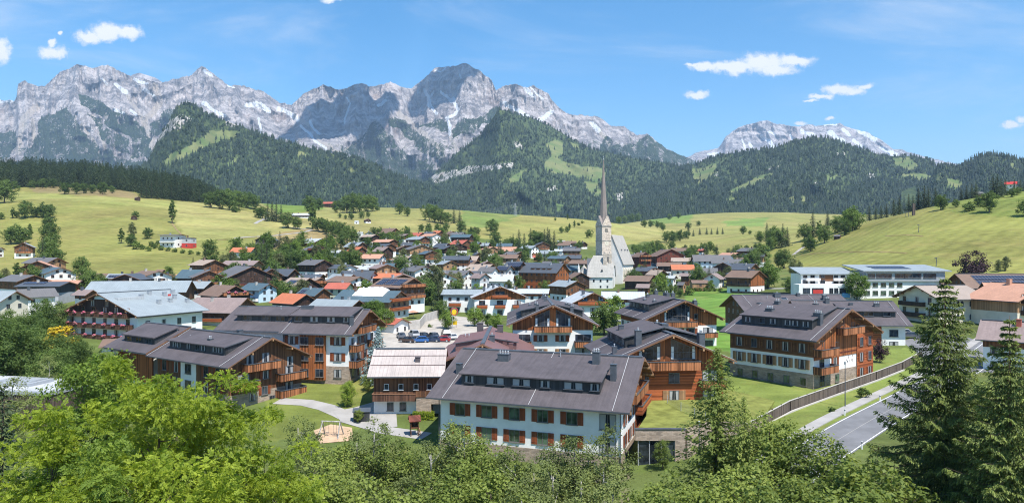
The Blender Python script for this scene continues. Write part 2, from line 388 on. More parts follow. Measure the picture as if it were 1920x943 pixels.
# ------------------------------------------------------------------ the valley floor and its meadows (heights in metres at bearing x distance)
TC = np.array([-700, -200, 0, 200, 400, 600, 800, 960, 1130, 1280, 1450, 1600, 1760, 1920, 2200, 2700], float)
TY = np.array([15, 45, 65, 80, 87, 91, 110, 130, 160, 200, 250, 300, 350, 400, 450, 500, 600, 700, 850, 1000, 1300, 1700, 2400], float)
_T = {
 -700: [-6, -6, -5.5, -5, -5, -5, -4, -2, 0, 3, 8, 14, 20, 27, 36, 47, 72, 92, 118, 150, 150, 140, 140],
 -200: [-6, -6, -5.5, -5, -5, -5, -3.5, -1.5, .2, 3, 7.5, 13, 18, 24, 32, 43, 70, 90, 116, 150, 150, 140, 140],
 0: [-6, -6, -5.5, -5, -4.7, -4.5, -3.2, -1.2, .4, 3, 7, 12.6, 16.5, 20.8, 28.5, 39, 66.5, 84, 112, 140, 150, 140, 140],
 200: [-6, -6, -5.5, -5, -4.7, -4.5, -3.2, -1.2, .4, 3, 7, 12, 17, 23.5, 32.5, 43.5, 69, 85, 110, 136, 150, 140, 140],
 400: [-6, -6, -5.5, -5, -4.5, -4.2, -3, -1, .4, 2.5, 6, 12, 17, 22.5, 28.5, 36, 52, 70, 88, 104, 100, 100, 100],
 600: [-6, -6, -5.5, -5, -4.5, -4.2, -3, -1, .4, 2, 4.5, 9, 14.5, 20, 26, 32, 42.5, 57.5, 78.5, 95, 80, 80, 80],
 800: [-6, -6, -5.5, -5, -4.6, -4.3, -3.2, -1, .4, 1.6, 3, 5.8, 10.5, 15.7, 21, 27, 38.5, 49.5, 72, 96, 80, 80, 80],
 960: [-6, -6, -5.5, -5.2, -5, -4.7, -3, -.6, .6, 1.4, 2.4, 4, 5.8, 8.5, 13, 18.5, 29, 41, 62, 86, 60, 80, 100],
 1130: [-6, -6, -5.5, -5.2, -5, -4.6, -1.2, 0, 1, 1.6, 2, 2.2, 2.2, 1.9, 6, 13, 26.5, 37, 57, 79, 60, 90, 120],
 1280: [-6, -6, -5, -4.3, -4.2, -4.0, 0, .3, 1.2, 2.2, 3.2, 4.6, 8, 11.7, 16, 19.5, 24.5, 30.5, 40, 48, 88, 128, 160],
 1450: [-6, -5, -2.2, -1, -.6, -.3, 0, .3, 1.2, 3, 5.2, 6.6, 10, 14, 17, 23, 37, 47, 56, 62, 91, 135, 165],
 1600: [-6, -4.5, -2, -.8, -.5, -.3, 0, .3, 1.6, 3.6, 6.4, 11.8, 19, 27.8, 36, 43.5, 50, 54, 58, 60, 80, 120, 160],
 1760: [-6, -4.5, -2, -.8, -.5, -.3, 0, .3, 2, 4.2, 7.5, 17.2, 29, 42, 54.5, 60, 63, 63, 63, 70, 90, 130, 170],
 1920: [-6, -4.5, -2, -.8, -.4, -.2, .2, .6, 2.4, 5, 9.5, 21, 34.5, 50, 64, 70, 76, 80, 84, 90, 110, 140, 180],
 2200: [-6, -4, -2, -.6, -.2, 0, .5, 1, 3, 7, 15, 28, 44, 60, 74, 84, 95, 105, 115, 125, 140, 160, 190],
 2700: [-6, -4, -2, -.4, 0, .2, 1, 2, 5, 11, 22, 38, 54, 70, 84, 96, 112, 126, 140, 150, 165, 180, 200]}
TZ = np.array([_T[int(c)] for c in TC])
NYF, NCF = 500, 480
_ly = np.linspace(math.log(15), math.log(2400), NYF); _cf = np.linspace(-700, 2700, NCF)
def _smooth(a, s, ax):
    k = np.exp(-.5 * (np.arange(-3 * s, 3 * s + 1) / s) ** 2); k /= k.sum()
    p = [(0, 0), (0, 0)]; p[ax] = (3 * s, 3 * s); b = np.pad(a, p, mode='edge')
    return np.apply_along_axis(lambda v: np.convolve(v, k, 'valid'), ax, b)
_A = np.array([np.interp(_ly, np.log(TY), r) for r in TZ])
_A = np.array([np.interp(_cf, TC, _A[:, j]) for j in range(NYF)]).T
_A = _smooth(_smooth(_A, 4, 1), 9, 0)
_Yg = np.exp(_ly)[None, :]; _Cg = _cf[:, None]
_amp = np.clip((_Yg - 210) / 250, 0, 1) * 1.6
_Xg = (_Cg - 960) / F * _Yg
_A = _A + _amp * (fbm(_Xg / 70, _Yg / 70, 4, 3) - .5) * 2.2
def terrain(x, y):
    """ground height; works on numbers and arrays"""
    y = np.clip(np.asarray(y, float), 15.01, 2390); c = np.clip(960 + F * np.asarray(x, float) / y, -699, 2699)
    a = (np.log(y) - _ly[0]) / (_ly[1] - _ly[0]); b = (c + 700) / (_cf[1] - _cf[0])
    i = np.floor(b).astype(int).clip(0, NCF - 2); j = np.floor(a).astype(int).clip(0, NYF - 2); fb = b - i; fa = a - j
    return (_A[i, j] * (1 - fb) + _A[i + 1, j] * fb) * (1 - fa) + (_A[i, j + 1] * (1 - fb) + _A[i + 1, j + 1] * fb) * fa
_ys = np.exp(np.linspace(math.log(40), math.log(2300), 3000))
def hit(px, py, ymin=40):
    """where the line of sight through a photo pixel meets the ground"""
    x = (px - 960) / F * _ys; z = CZ - (py - 480) / F * _ys; b = (z <= terrain(x, _ys)) & (_ys >= ymin)
    k = int(np.argmax(b)) if b.any() else len(_ys) - 1
    y = float(_ys[k]); x = (px - 960) / F * y
    return Vector((x, y, float(terrain(x, y))))
def at(px, Y, z=None):
    x = (px - 960) / F * Y
    return Vector((x, Y, float(terrain(x, Y)) if z is None else z))
def zpix(py, Y): return CZ - (py - 480) / F * Y

def ground_mat():
    t = NT('ground'); w = t.coord('World'); tint = t.attr('tint')
    a = t.noise(w, .02, 6, .6); b = t.noise(w, .25, 5, .62); c = t.noise(w, 2.2, 4, .6)
    st = t.noise(t.coord('World', (.05, .5, .1), (0, 0, .35)), .6, 4, .6)
    mow = t.n('ShaderNodeTexWave', {'Vector': t.coord('World', (1, 1, .3), (0, 0, .9)), 'Scale': .045, 'Distortion': 3.0, 'Detail': 3, 'Detail Scale': 1.2}).outputs['Fac']; b = t.math('ADD', t.math('MULTIPLY', b, .86), t.math('MULTIPLY', mow, .14))
    f = t.math('ADD', t.math('MULTIPLY', a, .4), t.math('ADD', t.math('MULTIPLY', b, .3), t.math('ADD', t.math('MULTIPLY', c, .15), t.math('MULTIPLY', st, .25))))
    k = t.rng(f, .38, .70, .45, 1.5, False)
    col = t.mix(1.0, tint, t.n('ShaderNodeCombineXYZ', {0: k, 1: k, 2: k}).outputs[0], 'MULTIPLY')
    hue = t.rng(t.noise(w, .0075, 4, .6, .5), .40, .62); col = t.mix(t.math('MULTIPLY', hue, .34), col, t.mix(1.0, col, (.66, .92, .62), 'MULTIPLY'))
    dry = t.rng(t.noise(w, .045, 5, .65), .52, .66); col = t.mix(t.math('MULTIPLY', dry, .22), col, (.34, .26, .10))
    wet = t.rng(t.noise(w, .06, 4, .6), .56, .68); col = t.mix(t.math('MULTIPLY', wet, .22), col, (.12, .18, .035))
    return t.done(col, .95, .1, t.bump(t.math('ADD', b, c), .5, .25))
M['ground'] = ground_mat()
def build_ground():
    cols = np.unique(np.concatenate([np.linspace(-700, -20, 40), np.linspace(-20, 1940, 400), np.linspace(1940, 2700, 40)]))
    rows = np.exp(np.linspace(math.log(15), math.log(2390), 430))
    C, Y = np.meshgrid(cols, rows); X = (C - 960) / F * Y; Z = terrain(X, Y); P = 480 - (Z - CZ) / Y * F
    n1 = (fbm(X / 22, Y / 30, 4, 21) - .5) * 14; n2 = (fbm(X / 22, Y / 30, 4, 31) - .5) * 7
    tint = np.empty(C.shape + (3,)); tint[:] = (.125, .155, .045)
    def paint(poly, col, only=None):
        m = inpoly(C + n1, P + n2, poly)
        if only is not None: m &= only
        tint[m] = col
    far = Y > 235
    paint([(-700, 300), (60, 340), (230, 350), (390, 370), (480, 396), (560, 422), (662, 452), (640, 472), (470, 472), (430, 512), (300, 522), (150, 528), (60, 526), (-700, 545)], (.265, .245, .075), far)
    paint([(-700, 345), (30, 360), (190, 368), (320, 378), (385, 386), (385, 396), (300, 389), (200, 381), (100, 374), (0, 374)], (.33, .31, .10), far)
    paint([(45, 340), (115, 345), (215, 352), (262, 364), (250, 371), (60, 360)], (.28, .215, .10), far)
    paint([(332, 378), (390, 380), (480, 398), (605, 428), (592, 441), (470, 446), (360, 452), (345, 440), (330, 420)], (.37, .33, .12), far)
    paint([(500, 441), (604, 424), (660, 449), (640, 472), (560, 464), (480, 468)], (.35, .265, .12), far)
    paint([(470, 380), (560, 378), (880, 360), (880, 432), (820, 438), (660, 448), (600, 428), (480, 398)], (.31, .275, .10), far)
    paint([(480, 372), (600, 372), (610, 392), (520, 402)], (.17, .24, .05), far); paint([(700, 360), (810, 360), (800, 384), (700, 388)], (.21, .235, .07), far)
    paint([(860, 380), (1250, 395), (1252, 440), (1230, 452), (1150, 462), (1060, 462), (900, 448), (866, 430)], (.325, .295, .095), far)
    paint([(866, 390), (985, 396), (960, 412), (900, 428), (866, 424)], (.20, .245, .07), far); paint([(1145, 410), (1250, 420), (1252, 442), (1150, 458)], (.37, .335, .12), far)
    paint([(1150, 350), (1760, 340), (1760, 395), (1640, 425), (1470, 470), (1400, 475), (1210, 480), (1240, 440)], (.31, .285, .095), far)
    paint([(1215, 402), (1300, 400), (1292, 418), (1222, 420)], (.20, .28, .07), far); paint([(1355, 414), (1440, 408), (1430, 426), (1365, 424)], (.20, .28, .07), far)
    paint([(1440, 470), (1500, 462), (1640, 395), (1760, 370), (1920, 340), (2700, 200), (2700, 560), (1920, 525), (1500, 512), (1450, 500)], (.27, .25, .075), far)
    paint([(1690, 380), (1920, 340), (2700, 250), (2700, 400), (1920, 410), (1800, 400)], (.215, .235, .06), far)
    paint([(1285, 543), (1420, 540), (1420, 600), (1370, 660), (1290, 650)], (.15, .265, .05)); 
    paint([(1200, 700), (1720, 650), (1720, 760), (1380, 860), (1200, 860)], (.195, .235, .058)); paint([(500, 690), (735, 660), (735, 790), (500, 830)], (.18, .205, .05))
    tint *= np.array([.80, .80, .80])
    near = Y < 84; tint[near] = tint[near] * .3 + np.array([.125, .145, .045]) * .7
    dirt = (fbm(X / 6, Y / 6, 4, 55) > .60) & (Y < 84) & (C < 1180); tint[dirt] = (.16, .13, .085)
    nr, nc = C.shape; idx = np.arange(nr * nc).reshape(nr, nc)
    Fc = np.stack([idx[:-1, :-1], idx[:-1, 1:], idx[1:, 1:], idx[1:, :-1]], -1).reshape(-1, 4)
    V = np.stack([X, Y, Z], -1).reshape(-1, 3); T = np.concatenate([tint.reshape(-1, 3), np.ones((V.shape[0], 1))], 1)
    tag(link('ground', mesh_np('ground', V, Fc, M['ground'], smooth=True, attrs={'tint': T})), kind='structure')
build_ground()

def sheet(name, poly, mat, dz=.05, step=4.0, kind='structure', flat=None):
    """a thin surface laid over the ground: polygon of world (x, y) points, cut fine enough to follow the land"""
    bm = bmesh.new(); f = bm.faces.new([bm.verts.new((x, y, 0)) for x, y in poly])
    bmesh.ops.triangulate(bm, faces=[f])
    for _ in range(6):
        es = [e for e in bm.edges if e.calc_length() > step]
        if not es: break
        bmesh.ops.subdivide_edges(bm, edges=es, cuts=1, use_grid_fill=False); bmesh.ops.triangulate(bm, faces=bm.faces[:])
    for v in bm.verts: v.co.z = (flat if flat is not None else float(terrain(v.co.x, v.co.y))) + dz
    bmesh.ops.recalc_face_normals(bm, faces=bm.faces[:])
    me = bpy.data.meshes.new(name); bm.to_mesh(me); bm.free(); me.materials.append(mat)
    if me.polygons and me.polygons[0].normal.z < 0: me.flip_normals()
    o = link(name, me)
    if kind: o['kind'] = kind
    return o
def strip(name, pts, w, mat, dz=.05, kind='structure', thick=0, step=2.0):
    """a band of width w along world points"""
    P = [Vector((p[0], p[1])) for p in pts]; Q = [P[0]]
    for a, b in zip(P[:-1], P[1:]):
        n = max(1, int((b - a).length / step)); Q += [a.lerp(b, i / n) for i in range(1, n + 1)]
    mb = MB(); rows = []
    for i, q in enumerate(Q):
        d = (Q[min(i + 1, len(Q) - 1)] - Q[max(i - 1, 0)]).normalized(); nrm = Vector((-d.y, d.x)); r = []
        for s in (1, .33, -.33, -1):
            p = q + nrm * (w / 2 * s); r.append((p.x, p.y, float(terrain(p.x, p.y)) + dz))
        rows.append(r)
    for a, b in zip(rows[:-1], rows[1:]):
        for k in range(3): mb.poly([a[k], b[k], b[k + 1], a[k + 1]][::-1])
        if thick:
            mb.poly([a[0], b[0], (b[0][0], b[0][1], b[0][2] - thick), (a[0][0], a[0][1], a[0][2] - thick)])
            mb.poly([b[3], a[3], (a[3][0], a[3][1], a[3][2] - thick), (b[3][0], b[3][1], b[3][2] - thick)])
    o = mb.build(name, mat)
    if kind: o['kind'] = kind
    return o

# ------------------------------------------------------------------ mountains: faces of real depth behind their skylines
def rock_mat():
    t = NT('rock'); w = t.coord('World'); mk = t.n('ShaderNodeAttribute', attribute_name='mask').outputs['Color']; sp = t.n('ShaderNodeSeparateColor', {0: mk})
    big = t.noise(w, .0018, 6, .65); med = t.noise(w, .009, 8, .68); fine = t.noise(w, .035, 6, .7)
    strata = t.noise(t.coord('World', (.25, .25, 2.4), (.12, .2, 0)), .006, 7, .68, .6)
    down = t.noise(t.coord('World', (1, 1, .16)), .012, 7, .7)
    k = t.math('ADD', t.math('MULTIPLY', med, .3), t.math('ADD', t.math('MULTIPLY', strata, .3), t.math('MULTIPLY', down, .4)))
    col = t.mix(t.rng(k, .42, .585), (.22, .21, .22), (.72, .655, .63))
    col = t.mix(t.rng(fine, .5, .68, 0, .5), col, (.21, .205, .215))
    col = t.mix(t.rng(big, .55, .7, 0, .5), col, (.40, .28, .225))
    br = t.math('MULTIPLY', t.math('SUBTRACT', t.math('ADD', t.math('MULTIPLY', fine, .5), t.math('MULTIPLY', down, .5)), .5), 1.6)
    scr = t.rng(t.math('ADD', sp.outputs[2], t.math('MULTIPLY', br, .5)), .42, .6); col = t.mix(t.math('MULTIPLY', scr, .85), col, (.56, .50, .44))
    fo = t.rng(t.math('ADD', sp.outputs[0], t.math('MULTIPLY', br, 1.5)), .44, .56); gr = t.mix(t.rng(fine, .35, .65), (.03, .055, .03), (.075, .105, .048)); col = t.mix(fo, col, gr)
    sn = t.rng(t.math('ADD', sp.outputs[1], t.math('MULTIPLY', br, 1.3)), .46, .54); col = t.mix(sn, col, (.84, .86, .88))
    h = t.math('ADD', t.math('MULTIPLY', med, 1.0), t.math('ADD', t.math('MULTIPLY', down, 1.0), t.math('MULTIPLY', fine, .35)))
    return t.done(col, .95, .1, t.bump(h, 1.0, 75))
M['rock'] = rock_mat()
def hill_mat():
    t = NT('hill_floor'); w = t.coord('World'); mk = t.n('ShaderNodeAttribute', attribute_name='mask').outputs['Color']; sp = t.n('ShaderNodeSeparateColor', {0: mk})
    a = t.noise(w, .01, 6, .65); b = t.noise(w, .05, 5, .65)
    wood_ = t.mix(t.rng(b, .35, .65), (.04, .065, .03), (.085, .11, .04)); grass = t.mix(t.rng(a, .35, .65), (.10, .15, .05), (.18, .19, .08)); rk = t.mix(t.rng(b, .4, .6), (.22, .21, .2), (.42, .39, .36))
    col = t.mix(t.rng(sp.outputs[1], .35, .6), wood_, grass); col = t.mix(t.rng(t.math('ADD', sp.outputs[2], t.math('MULTIPLY', t.math('SUBTRACT', b, .5), 1.2)), .42, .58), col, rk)
    return t.done(col, .95, .1, t.bump(b, .4, 6))
M['hill_floor'] = hill_mat()
class Layer:
    def __init__(s, crest, base, Yb, Yc, relief, seed, pw=1.0, jag=0.0, back=900):
        s.cx = np.array([c[0] for c in crest], float); s.cy = np.array([c[1] for c in crest], float)
        s.base, s.Yb, s.Yc, s.relief, s.seed, s.pw, s.jag, s.back = base, Yb, Yc, relief, seed, pw, jag, back
    def crest(s, px):
        c = np.interp(px, s.cx, s.cy)
        if s.jag: c = c + s.jag * ((fbm(px / 9, px * 0 + .5, 4, s.seed + 9, .6) - .5) * 2)
        return c
    def bpy_(s, px): return np.interp(px, [b[0] for b in s.base], [b[1] for b in s.base])
    def depth(s, px, t):
        D = 0
        for amp, wx, ws, o, kind in s.relief:
            xx = px + 22 * (fbm(px / 90, t * 2.2, 3, s.seed + 40) - .5) * wx / 40
            D = D + amp * ((ridged if kind else fbm)(xx / wx, t * ws, o, s.seed + int(wx)) - .5)
        yb = s.Yb if not callable(s.Yb) else s.Yb(px)
        return yb + (s.Yc - yb) * np.clip(t, 0, 1) ** s.pw - D * np.clip(t * (5 if s.Yb > 4000 else 1.8), 0, 1) * (1 if s.pw else 1)
    def point(s, px, t):
        """t from 0 (foot) to 1 (skyline); beyond 1 the far side falls away"""
        px = np.asarray(px, float); t = np.asarray(t, float); tc = np.clip(t, 0, 1); c = s.crest(px); b = s.bpy_(px); py = b + (c - b) * tc
        Y = s.depth(px, tc); z = CZ - (py - 480) / F * Y; over = np.clip(t - 1, 0, None)
        Y2 = Y + over * s.back; x = (px - 960) / F * Y2
        return np.stack(np.broadcast_arrays(x, Y2, np.maximum(z - over * s.back * .55, -5)), -1), py
    def mesh(s, name, x0, x1, nx, nt, mat, maskf):
        t = np.concatenate([np.linspace(0, 1, nt), [1.05, 1.25, 1.7, 2.4]]); px = np.linspace(x0, x1, nx)
        PX, T = np.meshgrid(px, t); V, PY = s.point(PX, T); m = maskf(PX, PY, T)
        idx = np.arange(PX.size).reshape(PX.shape); Fc = np.stack([idx[:-1, :-1], idx[:-1, 1:], idx[1:, 1:], idx[1:, :-1]], -1).reshape(-1, 4)
        A = np.concatenate([m.reshape(-1, 3), np.ones((PX.size, 1))], 1)
        return tag(link(name, mesh_np(name, V.reshape(-1, 3), Fc, mat, smooth=True, attrs={'mask': A})), kind='structure')

RANGE = Layer([(-400, 175), (-150, 160), (0, 187), (27, 189), (31, 182), (34, 157), (46, 152), (64, 161), (83, 163), (112, 136), (146, 121), (176, 129), (202, 121), (224, 134), (248, 145), (275, 150), (302, 156),
  (322, 150), (360, 141), (370, 130), (378, 124), (386, 129), (400, 138), (428, 160), (458, 161), (495, 173), (523, 192), (546, 197), (570, 175), (607, 159), (638, 169), (677, 155), (694, 163), (732, 154), (752, 163), (772, 166),
  (793, 149), (816, 128), (840, 126), (874, 119), (891, 129), (908, 140), (922, 152), (930, 170), (945, 161), (967, 158), (983, 165), (1000, 161), (1027, 175), (1044, 200), (1068, 215), (1095, 217), (1122, 219),
  (1145, 236), (1169, 236), (1193, 254), (1213, 251), (1251, 280), (1280, 292), (1330, 315), (1500, 350), (1900, 400), (2300, 420)], [(-400, 330), (2300, 430)], 4700, 6500,
  [(760, 190, 1.1, 3, 1), (480, 70, 1.4, 4, 1), (230, 22, 2.4, 4, 1), (90, 8, 5, 3, 1)], 5, .9, 3.0)
FOR = [[(-400, 262), (0, 250), (20, 246), (30, 270), (20, 290), (-400, 300)], [(71, 229), (92, 216), (122, 199), (136, 222), (149, 236), (163, 256), (183, 270), (204, 290), (215, 310), (40, 310), (51, 284), (75, 262)],
  [(149, 175), (176, 182), (210, 202), (244, 222), (268, 243), (286, 284), (282, 299), (258, 284), (231, 256), (204, 233), (170, 209), (153, 195)], [(163, 216), (190, 229), (217, 250), (237, 270), (244, 290), (217, 286), (190, 263)],
  [(280, 232), (310, 215), (345, 194), (365, 205), (350, 240), (310, 250), (285, 260)],
  [(640, 284), (684, 250), (708, 226), (721, 243), (742, 263), (762, 284), (782, 297), (803, 317), (806, 345), (600, 330), (600, 290)], [(725, 222), (742, 216), (769, 236), (799, 263), (816, 280), (830, 300), (810, 300), (782, 270), (752, 246), (728, 236)],
  [(786, 236), (816, 226), (837, 229), (843, 250), (823, 246), (799, 240)], [(867, 222), (891, 226), (918, 209), (935, 202), (955, 212), (932, 229), (905, 240), (877, 250), (850, 263), (847, 250)],
  [(1142, 262), (1169, 275), (1196, 257), (1217, 251), (1251, 282), (1300, 297), (1300, 320), (1150, 310), (1120, 290)], [(-400, 300), (640, 305), (900, 330), (1300, 320), (2300, 430), (2300, 460), (-400, 460)]]
SNOW = [([(273, 168), (290, 184)], 5), ([(380, 194), (400, 207), (421, 217)], 5), ([(463, 198), (480, 196), (505, 208)], 8), ([(486, 222), (490, 240), (488, 254)], 4), ([(522, 203), (540, 212), (558, 223)], 6), ([(217, 205), (231, 213)], 4), ([(244, 206), (254, 215)], 4),
  ([(218, 160), (237, 174)], 6), ([(190, 147), (200, 160)], 3), ([(584, 226), (590, 240), (600, 250)], 4), ([(565, 236), (590, 262), (612, 280)], 4), ([(-20, 189), (24, 190)], 6), ([(252, 148), (275, 156)], 4), ([(384, 133), (396, 143)], 4), ([(428, 160), (440, 164)], 3),
  ([(647, 184), (655, 195), (648, 215), (645, 234)], 2.5), ([(708, 198), (714, 196), (722, 187)], 4), ([(796, 168), (800, 180), (804, 193)], 4), ([(812, 172), (803, 190)], 2.5), ([(828, 172), (840, 182), (848, 190)], 4), ([(803, 197), (812, 203), (820, 213)], 5),
  ([(850, 184), (857, 205), (852, 214), (838, 222), (843, 238), (843, 252)], 4.5), ([(983, 165), (992, 175), (1003, 183)], 6), ([(994, 166), (1012, 178), (1020, 186)], 3), ([(945, 194), (966, 202), (988, 217)], 5), ([(1010, 227), (1020, 221), (1032, 211)], 6), ([(1110, 232), (1124, 247)], 7),
  ([(817, 134), (824, 136)], 2), ([(835, 128), (828, 134)], 2), ([(860, 140), (862, 147)], 2), ([(800, 150), (806, 153)], 1.5)]
SCREE = [([(290, 160), (300, 195), (268, 226), (282, 258), (292, 298)], 7), ([(70, 200), (44, 222), (34, 284)], 7), ([(60, 225), (66, 260)], 4), ([(183, 250), (200, 280)], 3), ([(240, 180), (262, 215), (268, 232)], 4), ([(1126, 248), (1140, 268), (1158, 290)], 3.5), ([(749, 212), (782, 240), (815, 272)], 6),
  ([(700, 240), (670, 268), (640, 285)], 3), ([(818, 275), (832, 300)], 8), ([(843, 250), (846, 262), (858, 284)], 4), ([(600, 268), (640, 292)], 6), ([(560, 222), (585, 236), (600, 262)], 4), ([(152, 236), (175, 262), (190, 290)], 3)]
def range_mask(PX, PY, T):
    w1 = (fbm(PX / 26, PY / 26, 4, 71) - .5) * 26; w2 = (fbm(PX / 26, PY / 26, 4, 91) - .5) * 22; m = np.zeros(PX.shape + (3,))
    f = np.zeros(PX.shape, bool)
    for p in FOR: f |= inpoly(PX + w1, PY + w2, p)
    m[..., 0] = np.where(f, .62 + .45 * (fbm(PX / 10, PY / 14, 3, 17) - .5), .05 + .78 * np.clip((PY - 212) / 85, 0, 1) * fbm(PX / 14, PY / 18, 4, 37))
    w1 *= .35; w2 *= .35
    for pts, w in SNOW: m[..., 1] = np.maximum(m[..., 1], np.clip(1.15 - linedist(PX + w1, PY + w2, pts) / w * 1.0, 0, .75))
    m[..., 1] = np.maximum(m[..., 1], .8 * np.clip((.20 - np.abs(ridged(PX / 30, PY / 24, 3, 77) - .62)) * 4 - 1.25, 0, 1) * (PY < 215) * (fbm(PX / 60, PY / 40, 2, 88) > .56))
    for pts, w in SCREE: m[..., 2] = np.maximum(m[..., 2], np.clip(1.3 - linedist(PX + w1, PY + w2, pts) / w * .9, 0, 1))
    return m
RANGE.mesh('mountain', -400, 2300, 1900, 230, M['rock'], range_mask)
# a dark summit on the plateau behind the left group, and the distant massif at the right
PLAT = Layer([(210, 170), (240, 146), (250, 140), (261, 137), (275, 141), (290, 146), (302, 153), (330, 170)], [(0, 190), (400, 190)], 7300, 7700, [(90, 20, 2, 3, 1)], 61, 1, .8)
PLAT.mesh('mountain', 210, 330, 120, 40, M['rock'], lambda a, b, t: np.stack([a * 0, np.clip(1.2 - linedist(a, b, [(250, 148), (275, 155), (300, 162)]) / 3.5, 0, 1), a * 0], -1))
MASS = Layer([(1180, 330), (1270, 300), (1290, 294), (1304, 287), (1348, 277), (1361, 256), (1385, 239), (1412, 231), (1438, 226), (1453, 231), (1477, 236), (1497, 238), (1515, 234), (1534, 236), (1560, 233), (1575, 232), (1596, 241), (1626, 248), (1653, 263), (1674, 280), (1690, 280), (1701, 284), (1740, 296), (1900, 330), (2300, 360)],
  [(1100, 340), (2300, 370)], 8000, 9600, [(600, 120, 1.2, 3, 1), (360, 46, 1.6, 4, 1), (120, 16, 3, 4, 1), (40, 6, 5, 3, 0)], 23, .9, 2.2)
SN2 = [([(1429, 256), (1440, 264), (1451, 278)], 5), ([(1444, 246), (1455, 252)], 3), ([(1504, 246), (1522, 254)], 5), ([(1545, 235), (1568, 234)], 3), ([(1556, 250), (1570, 262), (1582, 266)], 6), ([(1582, 243), (1592, 252)], 4), ([(1612, 246), (1626, 254), (1641, 262)], 6), ([(1653, 277), (1664, 284), (1680, 292)], 6),
  ([(1408, 268), (1412, 282)], 3), ([(1480, 254), (1490, 268)], 3), ([(1330, 290), (1355, 288)], 3.5), ([(1530, 262), (1545, 275)], 3), ([(1600, 262), (1615, 275)], 4), ([(1390, 262), (1400, 275)], 3)]
def mass_mask(PX, PY, T):
    m = np.zeros(PX.shape + (3,)); w1 = (fbm(PX / 14, PY / 14, 3, 171) - .5) * 10; w2 = (fbm(PX / 14, PY / 14, 3, 191) - .5) * 8
    for p, w in SN2: m[..., 1] = np.maximum(m[..., 1], np.clip(1.25 - linedist(PX + w1, PY + w2, p) / w, 0, 1))
    return m
MASS.mesh('mountain', 1150, 2300, 900, 110, M['rock'], mass_mask)

HILLS = {}
HILLS['spur'] = Layer([(-400, 420), (150, 360), (240, 322), (278, 304), (298, 258), (318, 225), (332, 200), (342, 194), (365, 200), (390, 216), (420, 226), (451, 237), (485, 250), (519, 262), (577, 277), (640, 292), (684, 302), (742, 329), (803, 349), (857, 369), (908, 390), (980, 412), (1100, 440), (2300, 500)],
  [(-400, 440), (2300, 520)], 1500, 2500, [(330, 150, 1.2, 3, 1), (120, 46, 1.8, 3, 0)], 31, 1, 1.0)
HILLS['middle'] = Layer([(400, 440), (640, 390), (760, 350), (803, 338), (857, 287), (880, 270), (905, 250), (922, 224), (935, 206), (950, 209), (966, 214), (996, 221), (1030, 236), (1064, 256), (1085, 268), (1108, 280), (1132, 285), (1183, 297), (1234, 304), (1300, 316), (1500, 350), (1900, 400), (2300, 440)],
  [(400, 470), (2300, 470)], 1900, 3500, [(520, 170, 1.3, 3, 1), (200, 55, 1.8, 3, 0)], 43, 1, 1.0)
HILLS['right'] = Layer([(700, 470), (1000, 430), (1100, 408), (1150, 388), (1190, 362), (1235, 336), (1280, 316), (1348, 291), (1400, 284), (1443, 280), (1490, 264), (1524, 258), (1552, 260), (1602, 275), (1653, 292), (1690, 293), (1714, 292), (1752, 303), (1757, 316), (1790, 330), (1850, 360), (2000, 390), (2300, 420)],
  [(700, 490), (1250, 432), (1700, 425), (2300, 440)], 1750, 3000, [(420, 150, 1.2, 3, 1), (160, 50, 1.8, 3, 0)], 53, 1, .8)
HILLS['far_right'] = Layer([(1690, 360), (1745, 335), (1757, 316), (1765, 310), (1796, 312), (1830, 297), (1860, 289), (1891, 294), (1920, 301), (2000, 290), (2150, 300), (2300, 290), (2700, 280)], [(1690, 430), (2700, 430)], 1500, 2300, [(200, 120, 1.2, 3, 1), (80, 50, 1.8, 3, 0)], 63, 1, .8)
MEADOWS = {
 'spur': [[(300, 310), (318, 290), (345, 278), (375, 262), (392, 248), (420, 244), (448, 247), (440, 258), (400, 268), (370, 282), (345, 296), (320, 310)], [(425, 310), (440, 298), (452, 292), (450, 300), (432, 314)], [(556, 286), (572, 285), (572, 293), (558, 295)], [(653, 312), (664, 312), (666, 326), (655, 325)]],
 'middle': [[(1019, 270), (1030, 266), (1043, 262), (1056, 272), (1052, 285), (1046, 300), (1062, 305), (1085, 312), (1108, 314), (1130, 318), (1136, 330), (1118, 340), (1095, 334), (1075, 330), (1040, 326), (1020, 318), (1020, 303), (1034, 296), (1036, 284), (1024, 276)], [(1094, 340), (1120, 340), (1130, 360), (1120, 372), (1105, 360)], [(955, 335), (985, 318), (990, 322), (960, 345)], [(1066, 268), (1080, 272), (1088, 280), (1075, 278)], [(1233, 300), (1255, 296), (1256, 306), (1240, 308)], [(1044, 384), (1060, 382), (1060, 398), (1042, 400)]],
 'right': [[(1292, 320), (1318, 314), (1340, 308), (1345, 316), (1328, 335), (1314, 346), (1300, 335)], [(1360, 360), (1395, 345), (1430, 328), (1452, 322), (1448, 330), (1400, 352), (1368, 366)], [(1360, 372), (1380, 370), (1380, 384), (1362, 384)], [(1675, 298), (1700, 296), (1714, 302), (1719, 314), (1712, 322), (1690, 316), (1680, 308)], [(1685, 328), (1740, 325), (1752, 336), (1757, 350), (1745, 362), (1740, 378), (1728, 380), (1730, 352), (1718, 336), (1690, 333)], [(1782, 336), (1803, 338), (1800, 350), (1790, 358)], [(1482, 370), (1490, 368), (1490, 388), (1483, 388)], [(1504, 368), (1510, 366), (1510, 384), (1503, 384)], [(1545, 330), (1568, 328), (1568, 338), (1550, 338)]],
 'far_right': [[(1775, 335), (1800, 338), (1803, 350), (1790, 362), (1775, 352)], [(1893, 308), (1903, 306), (1902, 318), (1895, 318)], [(1752, 330), (1766, 326), (1768, 340), (1756, 344)]]}
